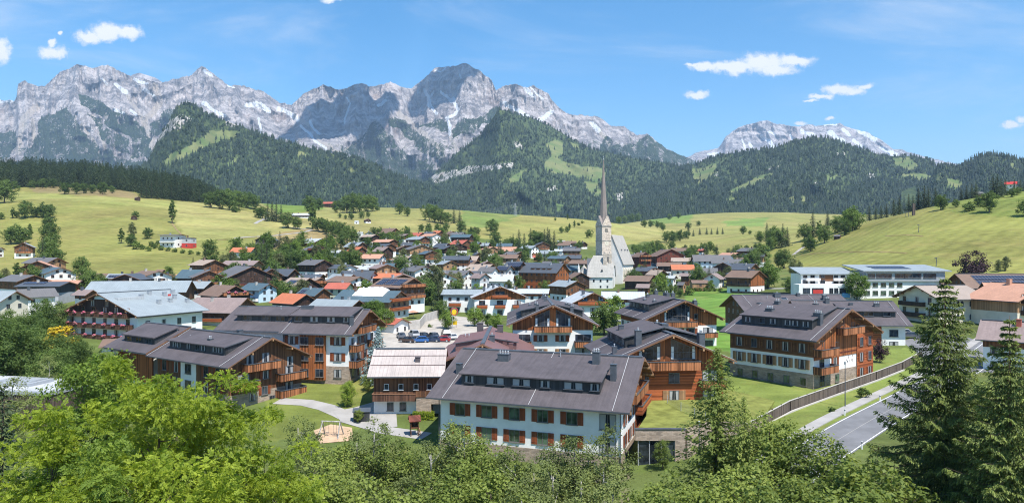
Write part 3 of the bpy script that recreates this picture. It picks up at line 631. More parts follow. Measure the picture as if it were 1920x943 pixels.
ROCKY = {'spur': [[(280, 262), (298, 240), (322, 222), (345, 212), (360, 224), (345, 240), (310, 254), (290, 275)], [(425, 222), (450, 238), (440, 242), (422, 234)], [(374, 246), (380, 246), (378, 258), (374, 258)]],
 'middle': [[(808, 332), (840, 320), (880, 312), (905, 310), (960, 304), (965, 316), (905, 322), (850, 334), (812, 346)], [(965, 264), (978, 264), (980, 280), (966, 278)], [(1155, 362), (1168, 360), (1172, 374), (1160, 376)], [(1024, 352), (1042, 348), (1044, 356), (1030, 360)]],
 'right': [[(1568, 284), (1585, 284), (1588, 296), (1574, 296)], [(1440, 312), (1460, 310), (1458, 316), (1442, 318)], [(1340, 322), (1352, 320), (1350, 328), (1340, 328)], [(1625, 328), (1640, 326), (1640, 332), (1626, 332)], [(1528, 338), (1533, 338), (1533, 346), (1528, 346)]], 'far_right': []}
def hill_mask(key):
    def f(PX, PY, T):
        w1 = (fbm(PX / 12, PY / 12, 3, 201) - .5) * 10; w2 = (fbm(PX / 12, PY / 12, 3, 211) - .5) * 8; m = np.zeros(PX.shape + (3,))
        for p in MEADOWS[key]: m[..., 1] = np.maximum(m[..., 1], inpoly(PX + w1, PY + w2, p))
        for p in ROCKY[key]: m[..., 2] = np.maximum(m[..., 2], inpoly(PX + w1, PY + w2, p) * .55)
        return m
    return f
for k, x0, x1 in (('spur', -400, 2300), ('middle', 400, 2300), ('right', 700, 2300), ('far_right', 1690, 2700)):
    HILLS[k].mesh('hill', x0, x1, 620, 120, M['hill_floor'], hill_mask(k))

# ------------------------------------------------------------------ air
def haze():
    t = bpy.data.materials.new('haze'); t.use_nodes = True; N = t.node_tree.nodes; N.clear()
    pv = N.new('ShaderNodeVolumePrincipled'); out = N.new('ShaderNodeOutputMaterial'); t.node_tree.links.new(pv.outputs[0], out.inputs['Volume'])
    pv.inputs['Color'].default_value = (.50, .72, 1.0, 1); pv.inputs['Density'].default_value = HAZE; pv.inputs['Anisotropy'].default_value = .0
    pv.inputs['Density Attribute'].default_value = ''
    tag(MB().box(-14000, 16000, -400, 15000, -7.2, 2150).build('haze', t), kind='stuff')
HAZE = 5.6e-5
haze()
# two unseen clouds added above the frame to shade two faces of the range
def shade_cloud(px, py, Yt, up, rx, ry, rz, seed):
    s = SDIR; p = Vector(((px - 960) / F * Yt, Yt, zpix(py, Yt))); c = p + s * ((up - p.z) / s.z)
    bm = bmesh.new(); bmesh.ops.create_icosphere(bm, subdivisions=5, radius=1)
    for v in bm.verts:
        n = v.co.normalized(); a, b = n.x * 2.1 + seed, n.y * 2.1 + n.z * 1.7; d = .62 + .8 * float(fbm(np.array(a), np.array(b), 4, seed)) * (1 if n.z > -.2 else .75)
        v.co = Vector((n.x * d * rx, n.y * d * ry, n.z * d * rz))
    me = bpy.data.meshes.new('shade_cloud'); bm.to_mesh(me); bm.free(); me.materials.append(M['shade_cloud'])
    for q in me.polygons: q.use_smooth = True
    tag(link('shade_cloud', me, loc=c), kind='structure')
M['shade_cloud'] = plain('shade_cloud', (.9, .9, .9), 1, .02, .01)
shade_cloud(640, 220, 5900, 4600, 400, 560, 240, 3)
shade_cloud(832, 158, 6300, 4800, 250, 380, 180, 8)
# ------------------------------------------------------------------ trees
LEAF = {'broad': foliage('leaf_broad', (.078, .14, .032), (.155, .22, .055), trans=.45), 'broad_light': foliage('leaf_light', (.10, .18, .03), (.19, .27, .045)), 'spruce': foliage('needle', (.036, .062, .03), (.07, .10, .038), trans=.2),
        'far_broad': foliage('leaf_far', (.045, .08, .032), (.075, .115, .045), trans=.2), 'spruce_far': foliage('needle_far', (.027, .053, .034), (.050, .078, .040), trans=.12, scale=.1), 'olive': foliage('leaf_olive', (.12, .145, .06), (.21, .23, .095)), 'purple': foliage('leaf_purple', (.022, .012, .016), (.05, .024, .028), trans=.15), 'blue': foliage('needle_blue', (.14, .21, .22), (.24, .32, .32), trans=.2),
        'yellow': foliage('leaf_yellow', (.42, .30, .02), (.60, .44, .03)), 'bush': foliage('leaf_bush', (.085, .14, .03), (.16, .22, .045)), 'ash': foliage('leaf_ash', (.17, .27, .032), (.43, .50, .055), trans=.5, scale=.5), 'ash_dark': foliage('leaf_ash_dark', (.125, .215, .03), (.26, .34, .05), trans=.4, scale=.5),
        'larch': foliage('needle_larch', (.17, .23, .055), (.30, .35, .09), trans=.4, scale=.6), 'spruce_near': foliage('needle_near', (.058, .10, .032), (.15, .19, .045), trans=.2, scale=1.2), 'willow': foliage('leaf_willow', (.13, .175, .055), (.23, .27, .085), trans=.4, scale=.8), 'scrub': foliage('leaf_scrub', (.125, .19, .038), (.25, .30, .065), trans=.4, scale=.8)}
def unit(v): return v / np.maximum(np.linalg.norm(v, axis=-1, keepdims=True), 1e-9)
def leaf_quads(P, Nrm, D, ln, wd):
    """diamond leaves: P base points, Nrm face normals, D pointing directions, ln / wd arrays"""
    S = unit(np.cross(Nrm, D)); ln = np.asarray(ln)[:, None]; wd = np.asarray(wd)[:, None]
    A = P; B = P + D * ln * .45 + S * wd * .5; C = P + D * ln - Nrm * ln * .12; E = P + D * ln * .45 - S * wd * .5
    V = np.stack([A, B, C, E], 1).reshape(-1, 3); return V, np.arange(len(V)).reshape(-1, 4)
def rand_dirs(n, g): return unit(g.normal(size=(n, 3)))
def crown_broad(seed, H, Rr, z0, n_clump, per, leaf, shape='round', flat=.85):
    """foliage gathered in uneven clumps spread through the volume of a crown; returns leaf geometry and clump centres"""
    g = np.random.default_rng(seed); cs = []
    tries = 0
    while len(cs) < n_clump and tries < 20000:
        tries += 1
        d = unit(g.normal(size=3)); r = g.random() ** .45; p = d * r; zz = (p[2] + 1) / 2
        if shape == 'column': w = .9 * math.sin(math.pi * min(1, .12 + zz * .86)) ** .5
        elif shape == 'globe': w = 1; p = d * (.55 + .4 * g.random() ** .5); zz = (p[2] + 1) / 2
        elif shape == 'egg': w = math.sin(math.pi * (.16 + .80 * zz)) ** .7
        else: w = 1
        lob = 1 + .22 * math.sin(3 * math.atan2(p[1], p[0]) + seed) + .15 * math.sin(5 * math.atan2(p[1], p[0]) + 2.1 * seed + zz * 4)
        if shape == 'globe': lob = 1
        cs.append((p[0] * Rr * w * lob, p[1] * Rr * w * lob, z0 + (H - z0) * zz))
    C = np.array(cs); rad = Rr * (.22 + .16 * g.random(len(C))) * (.8 if shape == 'column' else 1)
    k = np.repeat(np.arange(len(C)), per); d = rand_dirs(len(k), g); rr = g.random(len(k)) ** .5
    P = C[k] + d * (rad[k] * rr)[:, None] * np.array([1, 1, flat])
    out = unit(P - np.array([0, 0, z0 + (H - z0) * .4])); Nrm = unit(out * .55 + d * .5 + np.array([0, 0, .55]) + .55 * g.normal(size=P.shape))
    D = unit(np.cross(Nrm, g.normal(size=P.shape)) + np.array([0, 0, -.25]))
    V, Fc = leaf_quads(P, Nrm, D, leaf * (.7 + .6 * g.random(len(P))), leaf * (.5 + .4 * g.random(len(P))))
    return V, Fc, C
def crown_spruce(seed, H, Rr, levels, per, twigs, ln, wd, z0=.06, droop=.35, pw=.9):
    """whorls of drooping branches carrying hanging sprays"""
    g = np.random.default_rng(seed); P = []; D = []; L = []; W = []
    for i in range(levels):
        f = i / (levels - 1); z = H * (z0 + (1 - z0) * f ** .93); R0 = Rr * (1 - f) ** pw + .02 * H * .3
        m = max(3, int(per * (1 - .45 * f)))
        for j in range(m):
            a = 2 * math.pi * (j + g.random()) / m + i * 1.7; r1 = R0 * (.68 + .5 * g.random()); dirx = np.array([math.cos(a), math.sin(a), 0]); side = np.array([-math.sin(a), math.cos(a), 0])
            kk = max(3, int(twigs * (.35 + .65 * r1 / Rr)))
            s = (np.arange(kk) + g.random(kk)) / kk; s = np.clip(s, .08, 1)
            zz = z + r1 * (.18 * s - droop * 1.5 * s ** 1.4 + .28 * s ** 4)
            base = dirx * (s * r1)[:, None]; base[:, 2] = zz
            sg = np.where(g.random(kk) < .5, -1, 1)[:, None]; w_ = (1 - .55 * s)[:, None]
            d = dirx * .75 + side * sg * w_ * (.5 + .5 * g.random((kk, 1))) + np.array([0, 0, -.45]) * (.4 + .9 * g.random((kk, 1)))
            P.append(base + .02 * H * g.normal(size=base.shape) * .25); D.append(unit(d)); sc_ = (.55 + .6 * g.random(kk)) * (.45 + .55 * (1 - f))
            L.append(ln * sc_); W.append(wd * (.7 + .6 * g.random(kk)) * (.5 + .5 * (1 - f)))
    # the leader
    P = np.concatenate(P); D = np.concatenate(D); L = np.concatenate(L); W = np.concatenate(W)
    n = 14; P2 = np.zeros((n, 3)); P2[:, 2] = H * (.93 + .065 * np.arange(n) / n); a = np.arange(n) * 2.4; D2 = unit(np.stack([np.cos(a) * .5, np.sin(a) * .5, np.full(n, .9)], 1))
    P = np.concatenate([P, P2]); D = np.concatenate([D, D2]); L = np.concatenate([L, np.full(n, ln * .35)]); W = np.concatenate([W, np.full(n, wd * .4)])
    Nrm = unit(np.array([0, 0, 1.0]) + .55 * g.normal(size=P.shape)); Nrm = unit(Nrm - D * (Nrm * D).sum(1, keepdims=True))
    return leaf_quads(P, Nrm, D, L, W)
def trunk_mesh(name, H, r, top, limbs=(), mat='bark', z_from=0.0):
    mb = MB(); g = random.Random(int(H * 977)); n = 5; pts = [Vector((0, 0, z_from - .6))]
    for i in range(1, n + 1): pts.append(Vector((g.uniform(-.02, .02) * H * .5, g.uniform(-.02, .02) * H * .5, top * i / n)))
    for i in range(n): mb.tube(pts[i], pts[i + 1], r * (1 - .8 * i / n) * (1.25 if i == 0 else 1), r * (1 - .8 * (i + 1) / n), 8, 0, caps=(i in (0, n - 1)))
    for c in limbs:
        c = Vector(c); z = min(top * .96, max(top * .25, c.z - (Vector((c.x, c.y)).length) * .75)); a = Vector((0, 0, z)); m = a.lerp(c, .5) + Vector((0, 0, -.05 * H * .3)); rr = r * .34 * (1 - .5 * z / max(top, .1))
        mb.tube(a, m, rr, rr * .7, 5, 0, False); mb.tube(m, c, rr * .7, rr * .2, 5, 0, False)
    return mb.mesh(name, M[mat], True)
TREES = {}
def make_kind(kind):
    """four shapes of each kind, one unit = one metre, listed with their own height"""
    out = []
    for s in range(4 if kind not in ('purple', 'yellow', 'blue') else 1):
        if kind == 'broad': H, v = 12, crown_broad(100 + s, 12, 4.4 + .6 * (s % 2), .7, 80, 44, .62); lf = 'broad'
        elif kind == 'light': H, v = 10, crown_broad(140 + s, 10, 4.2, .7, 76, 48, .52, 'egg'); lf = 'broad_light'
        elif kind == 'column': H, v = 14, crown_broad(180 + s, 14, 2.9, .7, 70, 40, .6, 'column'); lf = 'broad'
        elif kind == 'olive': H, v = 12, crown_broad(220 + s, 12, 3.6, .6, 90, 52, .45, 'egg'); lf = 'olive'
        elif kind == 'globe': H, v = 10, crown_broad(160 + s, 10, 4.3, .9, 110, 60, .42, 'globe'); lf = 'broad_light'
        elif kind == 'bush': H, v = 3, crown_broad(260 + s, 3, 1.9, .1, 30, 26, .45); lf = 'bush'
        elif kind == 'purple': H, v = 14, crown_broad(300 + s, 14, 5.6, 1.5, 80, 46, .7); lf = 'purple'
        elif kind == 'yellow': H, v = 5, crown_broad(340 + s, 5, 1.7, .2, 46, 50, .3, 'egg'); lf = 'yellow'
        elif kind == 'spruce': H, v = 20, crown_spruce(400 + s, 20, 4.3 + .5 * (s % 2), 28, 10, 8, 1.5, .62); lf = 'spruce'
        elif kind == 'blue': H, v = 11, crown_spruce(440 + s, 11, 3.3, 34, 14, 14, .75, .36); lf = 'blue'
        cr = mesh_np(kind + '_crown', v[0], v[1], LEAF[lf])
        limbs = [tuple(c) for c in v[2][::7] if c[2] > H * .4][:8] if len(v) > 2 else ()
        tr = trunk_mesh(kind + '_trunk', H, H * .022 + .05, H * (.96 if lf in ('spruce', 'blue') else .72), limbs)
        out.append((H, cr, tr))
    TREES[kind] = out
for k in ('globe', 'broad', 'light', 'column', 'olive', 'bush', 'purple', 'yellow', 'spruce', 'blue'): make_kind(k)
NAMES = {'globe': ('globe_tree', 'tree'), 'broad': ('broadleaf_tree', 'tree'), 'light': ('broadleaf_tree', 'tree'), 'column': ('columnar_tree', 'tree'), 'olive': ('birch_tree', 'tree'), 'bush': ('bush', 'bush'), 'purple': ('copper_beech', 'tree'), 'yellow': ('golden_shrub', 'shrub'), 'spruce': ('spruce_tree', 'tree'), 'blue': ('blue_spruce', 'tree')}
PROTO = {}
def place_tree(kind, loc, h, label, group=None, wide=1.0):
    v = TREES[kind]; i = random.randrange(len(v)); H, cr, tr = v[i]; nm, cat = NAMES[kind]
    key = (kind, i)
    if key not in PROTO:
        r = empty(nm, parent=None); link('trunk', tr, r); link('crown', cr, r); PROTO[key] = r
    else:
        p = PROTO[key]; r = p.copy(); COL.objects.link(r)
        for ch in p.children:
            c = ch.copy(); COL.objects.link(c); c.parent = r
        if 'group' in r: del r['group']
    k = h / H; r.location = loc; r.rotation_euler = (0, 0, random.uniform(0, 6.28)); r.scale = (k * wide, k * wide, k)
    return tag(r, label, cat, group)
KD = {'g': 'globe', 'b': 'broad', 'l': 'light', 'c': 'column', 'k': 'olive', 'h': 'bush', 'p': 'purple', 'y': 'yellow', 's': 'spruce', 't': 'blue'}
def foot_at(px, py):
    """ground under a pixel; where the line of sight just clears a crest, the crest itself"""
    p = hit(px, py); x = (px - 960) / F * _ys; P = 480 - (terrain(x, _ys) - CZ) / _ys * F
    k = np.where((P[1:-1] <= P[:-2]) & (P[1:-1] < P[2:]) & (P[1:-1] - py > 0) & (P[1:-1] - py < 16) & (_ys[1:-1] < p.y))[0]
    if len(k): j = k[np.argmin(P[1:-1][k])] + 1; return Vector((x[j], _ys[j], float(terrain(x[j], _ys[j]))))
    return p
def tp(spec, label, group=None, Y=None, wide=1.0):
    """spec: 'kind px py height_px, ...' : foot of the tree in photo pixels and its height there"""
    for it in spec.split(','):
        a = it.split(); px, py, hp = map(float, a[1:4]); p = foot_at(px, py) if Y is None else at(px, Y, None)
        h = hp / F * p.y if Y is None else hp / F * Y
        if Y is not None: p.z = zpix(py, Y) if False else float(terrain(p.x, p.y)); h = max(1.0, zpix(py - hp, Y) - p.z)
        w = float(a[4]) if len(a) > 4 else wide
        place_tree(KD[a[0]], p, h, label, group, w)

# woods that read as one mass, scattered over the hill faces
def scatter(name, P, S, proto_mesh, tilt=.04):
    me = bpy.data.meshes.new(name); me.vertices.add(len(P)); me.vertices.foreach_set('co', np.ascontiguousarray(P, np.float32).ravel())
    a = me.attributes.new('size', 'FLOAT', 'POINT'); a.data.foreach_set('value', np.ascontiguousarray(S, np.float32))
    o = link(name, me); tag(o, kind='stuff')
    pr = bpy.data.objects.new(name + '_source', proto_mesh)
    ng = bpy.data.node_groups.new(name + '_scatter', 'GeometryNodeTree'); N = ng.nodes; Lk = ng.links
    ng.interface.new_socket('Geometry', in_out='INPUT', socket_type='NodeSocketGeometry'); ng.interface.new_socket('Geometry', in_out='OUTPUT', socket_type='NodeSocketGeometry')
    gi = N.new('NodeGroupInput'); go = N.new('NodeGroupOutput'); ip = N.new('GeometryNodeInstanceOnPoints'); oi = N.new('GeometryNodeObjectInfo'); oi.inputs['Object'].default_value = pr
    na = N.new('GeometryNodeInputNamedAttribute'); na.data_type = 'FLOAT'; na.inputs['Name'].default_value = 'size'
    rv = N.new('FunctionNodeRandomValue'); rv.data_type = 'FLOAT_VECTOR'; rv.inputs[0].default_value = (-tilt, -tilt, 0); rv.inputs[1].default_value = (tilt, tilt, 6.28)
    Lk.new(gi.outputs[0], ip.inputs['Points']); Lk.new(oi.outputs['Geometry'], ip.inputs['Instance']); Lk.new(na.outputs[0], ip.inputs['Scale']); Lk.new(rv.outputs[0], ip.inputs['Rotation']); Lk.new(ip.outputs[0], go.inputs[0])
    md = o.modifiers.new('scatter', 'NODES'); md.node_group = ng
    return o
def far_proto(seed, n_lev=7, sides=9):
    g = np.random.default_rng(seed); V = []; Fc = []
    for i in range(n_lev):
        f = i / n_lev; z0 = .06 + .86 * f; z1 = min(1.0, z0 + .30 * (1 - f * .45)); r = .17 * (1 - f) ** .85 + .012; b = len(V)
        V.append((0, 0, z1))
        for j in range(sides):
            a = 2 * math.pi * (j + .6 * g.random()) / sides + i; rr = r * (.62 + .7 * g.random()); V.append((rr * math.cos(a), rr * math.sin(a), z0 - .035 * g.random()))
        for j in range(sides): Fc.append((b, b + 1 + j, b + 1 + (j + 1) % sides))
    return mesh_np('conifer', np.array(V), np.array(Fc), LEAF['spruce_far'])
FARM = [far_proto(s) for s in (1, 2, 3)]
def round_proto():
    V, Fc, _ = crown_broad(77, 1.0, .36, .05, 14, 12, .22); return mesh_np('far_broadleaf', V, Fc, LEAF['far_broad'])
FARM.append(round_proto())
def hill_forest(key, x0, x1, n, hmin, hmax, tmin=.0):
    Lr = HILLS[key]; g = np.random.default_rng(len(key) * 7 + n); PX = x0 + (x1 - x0) * g.random(n); T = tmin + (1.01 - tmin) * g.random(n)
    V, PY = Lr.point(PX, np.minimum(T, 1.0)); m = hill_mask(key)(PX, PY, T)
    dens = .55 + .9 * fbm(PX / 26, PY / 16, 3, 333)
    keep = (m[:, 1] < .5) & (g.random(n) < np.where(m[:, 2] > .3, .22, dens)) & (V[:, 1] > 1450)
    edge = (m[:, 1] >= .5) & (g.random(n) < .05); keep |= edge
    V = V[keep]; S = (hmin + (hmax - hmin) * g.random(len(V)) ** 1.3) * (.75 + .5 * fbm(PX[keep] / 40, PY[keep] / 30, 3, 55)); V[:, 2] -= .8
    for i in range(4):
        k = (np.arange(len(V)) * 7919 % 11) % 4 == i; scatter('forest', V[k], S[k] * (.8 if i == 3 else 1), FARM[i])
hill_forest('spur', 180, 1000, 21000, 11, 21)
hill_forest('middle', 560, 1420, 22000, 12, 23)
hill_forest('right', 980, 2050, 24000, 12, 22)
hill_forest('far_right', 1720, 2100, 7000, 11, 21)
# sparse trees climbing into the rock
g_ = np.random.default_rng(5); PX = -60 + 1400 * g_.random(26000); T = .02 + .75 * g_.random(26000); V_, PY_ = RANGE.point(PX, T); mk = range_mask(PX, PY_, T)
kp = (mk[:, 0] > .5) & (g_.random(len(PX)) < .8); V_ = V_[kp]
scatter('forest', V_, 14 + 12 * g_.random(len(V_)), FARM[0])
# the dark spruce wood above the left meadow
g_ = np.random.default_rng(9); n = 5200; PX = -420 + 900 * g_.random(n); YY = 640 + 420 * g_.random(n); X_ = (PX - 960) / F * YY
wood_top = np.interp(PX, [-420, 0, 120, 200, 300, 380, 430, 480], [272, 284, 288, 298, 316, 338, 358, 376])
zt = CZ - (wood_top + 4 - 480) / F * YY; foot = terrain(X_, YY); YB = np.interp(PX, [-420, 0, 40, 250, 300, 440, 480], [690, 720, 780, 800, 765, 775, 800])
kp = (YY > YB) & (PX < 470); hgt = np.clip(zt - foot, 8, 26) * (.62 + .55 * g_.random(n) ** 1.3); kp &= hgt > 8
Vw = np.stack([X_, YY, foot - .5], 1)[kp]; Sw = hgt[kp]
for i in range(2):
    k = np.arange(len(Vw)) % 2 == i
    scatter('forest', Vw[k], Sw[k] / 20, TREES['spruce'][i][1])
# ------------------------------------------------------------------ houses
_wc = {}
def window_mesh(w, h, frame='frame', sill=True):
    key = ('f', round(w, 2), round(h, 2), frame, sill)
    if key not in _wc:
        mb = MB(); a, b, t = w / 2, h / 2, .07
        mb.box(-a, a, -.07, .04, b - t, b); mb.box(-a, a, -.07, .04, -b, -b + t); mb.box(-a, -a + t, -.07, .04, -b + t, b - t); mb.box(a - t, a, -.07, .04, -b + t, b - t)
        if w > 1.0: mb.box(-.03, .03, -.065, .04, -b + t, b - t)
        if sill: mb.box(-a - .08, a + .08, -.16, .04, -b - .07, -b - .005)
        _wc[key] = mb.mesh('window', M[frame])
    return _wc[key]
def pane_mesh(w, h, glass='glass'):
    key = ('p', round(w, 2), round(h, 2), glass)
    if key not in _wc: _wc[key] = MB().box(-w / 2 + .06, w / 2 - .06, -.03, .02, -h / 2 + .06, h / 2 - .06).mesh('pane', M[glass])
    return _wc[key]
def shutter_mesh(w, h, mat='shutter'):
    key = ('s', round(w, 2), round(h, 2), mat)
    if key not in _wc:
        mb = MB().box(-w / 2, w / 2, -.09, -.005, -h / 2, h / 2)
        for z in (-.32, .32): mb.box(-w / 2 + .04, w / 2 - .04, -.115, -.09, z * h - .05, z * h + .05)
        _wc[key] = mb.mesh('shutter', M[mat])
    return _wc[key]
def small_window_mesh(w, h, frame):
    key = ('w', round(w, 2), round(h, 2), frame)
    if key not in _wc:
        mb = MB(); a, b, t = w / 2, h / 2, .09
        mb.box(-a, a, -.07, .04, b - t, b); mb.box(-a, a, -.07, .04, -b, -b + t); mb.box(-a, -a + t, -.07, .04, -b + t, b - t); mb.box(a - t, a, -.07, .04, -b + t, b - t)
        mb.box(-a + t, a - t, -.03, .02, -b + t, b - t, 1); mb.box(-.03, .03, -.065, .03, -b + t, b - t, 0)
        _wc[key] = mb.mesh('window', [M[frame], M['glass']])
    return _wc[key]
SIDE = {'F': (0, -1, 0), 'R': (1, 0, R(90)), 'L': (-1, 0, R(-90)), 'B': (0, 1, R(180))}
class House:
    """gabled house: ridge along local x, long side F towards -y, gables L and R; sizes are those of the roof outline"""
    def __init__(s, name, label, cat, x, y, th, L, W, ze, zr, zb, roof='dark_roof', bands=None, top='timber_brown', og=1.3, oe=1.3, thick=.28, group=None, fascia='fascia', ridge=True, roofname='roof'):
        s.r = empty(name, (x, y, zb), R(th)); tag(s.r, label, cat, group); s.L, s.W, s.ze, s.zr = L, W, ze - zb, zr - zb; s.og, s.oe = og, oe
        s.p = (s.zr - s.ze) / (W / 2); s.Lw, s.Ww = L - 2 * og, W - 2 * oe; s.t = thick; s.th = th; s.zb = zb
        mb = MB(); a = W / 2; t = thick
        mb.prism([(-a, s.ze), (-a, s.ze - t * .7), (0, s.zr - t), (a, s.ze - t * .7), (a, s.ze), (0, s.zr)][::1], -L / 2, L / 2, 0, 1, [2, 1, 1, 2, 0, 0])
        s.roof = mb.build(roofname, [M[roof], M[fascia], M['metal_dark']], s.r)
        hw = s.ze - t * .8 + s.p * oe; hz = s.zr - t - .02; x0 = s.Lw / 2; yw = s.Ww / 2; s.hw = hw
        bands = bands or []; z = -1.5; k = 0
        s.proud = []
        for zt, m, nm in bands:
            e = .05 if 'stone' in m else (0 if 'wall' in m else .03)
            MB().box(-x0 - e, x0 + e, -yw - e, yw + e, z, zt - .001).build(nm, M[m], s.r); s.proud.append((zt, e)); z = zt; k += 1
        e = .035 if 'wall' not in top and 'stone' not in top else 0; s.proud.append((99, e))
        MB().prism([(-yw - e, z), (yw + e, z), (yw + e, hw), (0, hz), (-yw - e, hw)], -x0 - e, x0 + e).build('timber_wall' if 'timber' in top else 'gable_wall', M[top], s.r)
        if ridge: MB().box(-L / 2 + .3, L / 2 - .3, -.32, .32, s.zr - .10, s.zr + .10).build('ridge_cap', M['metal_dark'], s.r)
    def e(s, z): return next(e for zt, e in s.proud if z < zt)
    def face(s, side, a, z, out=0.0):
        e = s.e(z) + out
        return {'F': (a, -s.Ww / 2 - e, z), 'R': (s.Lw / 2 + e, a, z), 'L': (-s.Lw / 2 - e, -a, z), 'B': (-a, s.Ww / 2 + e, z)}[side]
    def win(s, side, a, z, w=1.2, h=1.3, frame='frame', sh=0, glass='glass', shm='shutter', small=False, parent=None, loc=None):
        if glass == 'glass' and not small and random.random() < .6: glass = 'glass_curtain'
        par = parent or s.r; loc = loc or s.face(side, a, z)
        if small: return link('window', small_window_mesh(w, h, frame), par, loc, SIDE[side][2])
        o = link('window', window_mesh(w, h, frame), par, loc, SIDE[side][2])
        if parent is None:
            link('pane', pane_mesh(w, h, glass), o)
            if sh:
                for sg in (-1, 1): link('shutter', shutter_mesh(sh, h, shm), o, (sg * (w / 2 + sh / 2 + .03), 0, 0))
        else: link('pane', pane_mesh(w, h, glass), par, loc, SIDE[side][2])
        return o
    def row(s, side, z, n, a0, a1, **k):
        for i in range(n): s.win(side, a0 + (a1 - a0) * (i / (n - 1) if n > 1 else .5), z, **k)
    def balcony(s, side, a0, a1, z, d=1.2, h=1.0, mat='railing', flowers=0, rail='metal_dark'):
        """floor slab, boarded railing on three sides, handrail"""
        c = s.face(side, (a0 + a1) / 2, z); w = (a1 - a0); o = MB().box(-w / 2, w / 2, -d, .1, -.16, 0).build('balcony', M['fascia'], s.r, c, SIDE[side][2])
        mb = MB(); mb.box(-w / 2, w / 2, -d - .05, -d + .02, -.2, h - .06); mb.box(-w / 2 - .05, -w / 2, -d - .05, .05, -.2, h - .06); mb.box(w / 2, w / 2 + .05, -d - .05, .05, -.2, h - .06); mb.build('railing', M[mat], o)
        hb = MB(); hb.box(-w / 2 - .09, w / 2 + .09, -d - .12, -d + .06, h - .06, h + .03); hb.box(-w / 2 - .09, -w / 2 + .05, -d + .06, .05, h - .06, h + .03); hb.box(w / 2 - .05, w / 2 + .09, -d + .06, .05, h - .06, h + .03); hb.build('handrail', M[rail], o)
        for i in range(flowers):
            xx = -w / 2 + w * (i + .5) / flowers; fb = MB(); gg = random.Random(i)
            for q in range(9):
                px, pz = xx + gg.uniform(-.62, .62), h + gg.uniform(-.28, .14); rr = gg.uniform(.16, .3)
                fb.lathe([(rr * .3, pz - rr), (rr, pz - rr * .3), (rr * .9, pz + rr * .4), (rr * .25, pz + rr * .85)], 6, 0, (px, -d - .22 + gg.uniform(-.05, .12)))
            fb.build('flower_box', M['flowers'], o)
        return o
    def roof_z(s, y): return s.zr - s.p * abs(y)
    def chimney(s, x, y, w=.8, d=.7, h=1.5, pots=2, mat='metal_dark', pot='metal_bright'):
        mb = MB(); z = s.roof_z(y); mb.box(-w / 2, w / 2, -d / 2, d / 2, -.6, h); mb.box(-w / 2 - .06, w / 2 + .06, -d / 2 - .06, d / 2 + .06, h, h + .07)
        o = mb.build('chimney', M[mat], s.r, (x, y, z))
        if pots:
            pb = MB()
            for i in range(pots):
                xx = (i - (pots - 1) / 2) * w / max(pots, 1); pb.lathe([(.09, h + .05), (.09, h + .38), (.14, h + .42), (.02, h + .52)], 8, 0, (xx, 0))
            pb.build('flue', M[pot], o)
    def vent(s, x, y, r=.06, h=.6): MB().tube((0, 0, -.1), (0, 0, h), r, r, 6).lathe([(r * 1.8, h), (r * 1.8, h + .1), (.01, h + .16)], 6).build('vent_pipe', M['metal_grey'], s.r, (x, y, s.roof_z(y)))
    def wire(s, xs, up=True):
        for x in xs:
            mb = MB(); a = s.W / 2
            for sg in (-1, 1): mb.tube((x, sg * a, s.ze + .09), (x, 0, s.zr + .14), .028, .028, 4)
            mb.build('lightning_wire', M['wire'], s.r)
    def dormer(s, x0, x1, d, h=1.45, p2=.13, wins=(), sgn=-1, ov=.45, wall='dark_panel', roof='dark_roof'):
        """long shed dormer on the slope facing -y (sgn -1) or +y"""
        zt = s.roof_z(d) + h; dd = (s.zr - .03 - zt - p2 * d) / (s.p - p2); zj = zt + p2 * (d - dd)
        dd = max(.02, dd); f = lambda y, z: (sgn * y, z)
        body = [f(d, s.roof_z(d) - .25), f(d, zt - .1), f(dd, min(zj, s.roof_z(dd)) - .1), f(dd, s.roof_z(dd) - .3)]
        body = body if sgn > 0 else body[::-1]
        o = MB().prism(body, x0, x1).build('dormer', M[wall], s.r)
        ro = [f(d + ov, zt - p2 * ov - .14), f(d + ov, zt - p2 * ov + .02), f(dd - .05, zj + .02 + p2 * .05), f(dd - .05, zj - .14)]; ro = ro if sgn > 0 else ro[::-1]
        MB().prism(ro, x0 - .3, x1 + .3, 0, 1, [0, 0, 0, 0]).build('dormer_roof', [M[roof], M['metal_dark']], o)
        for xx, w in wins:
            s.win('F' if sgn < 0 else 'B', 0, 0, w, min(.95, h - .45), 'metal_dark', parent=o, loc=(xx, sgn * (d + .02), s.roof_z(d) + h * .5))
        return o
    def gable_glass(s, side, pieces, z0):
        """tall glazing under the gable: pieces (a0, a1) from z0 up to just under the roof"""
        o = None
        for a0, a1 in pieces:
            f = lambda a: s.zr - s.t - .55 - s.p * abs(a)
            pts = [(a0, z0), (a1, z0), (a1, f(a1))] + ([(0, f(0))] if a0 < 0 < a1 else []) + [(a0, f(a0))]
            mk = lambda pts, o_, nm, m, par: MB().poly([s.face(side, a, z, o_) for a, z in pts][::1 if side in 'FRLB' else -1]).build(nm, M[m], par)
            g = mk(pts, .02, 'gable_window', 'glass', s.r)
            mb = MB(); nn = max(2, int((a1 - a0) / .95))
            ring = pts + [pts[0]]
            for (a, za), (b, zb_) in zip(ring[:-1], ring[1:]): mb.tube(s.face(side, a, za, .04), s.face(side, b, zb_, .04), .06, .06, 4)
            for i in range(1, nn):
                a = a0 + (a1 - a0) * i / nn; mb.tube(s.face(side, a, z0, .04), s.face(side, a, f(a), .04), .04, .04, 4)
            mb.tube(s.face(side, a0, z0 + 1.1, .04), s.face(side, a1, z0 + 1.1, .04), .035, .035, 4)
            mb.build('mullion', M['frame'], g)
            cb = MB(); gg = random.Random(int(a0 * 31)) 
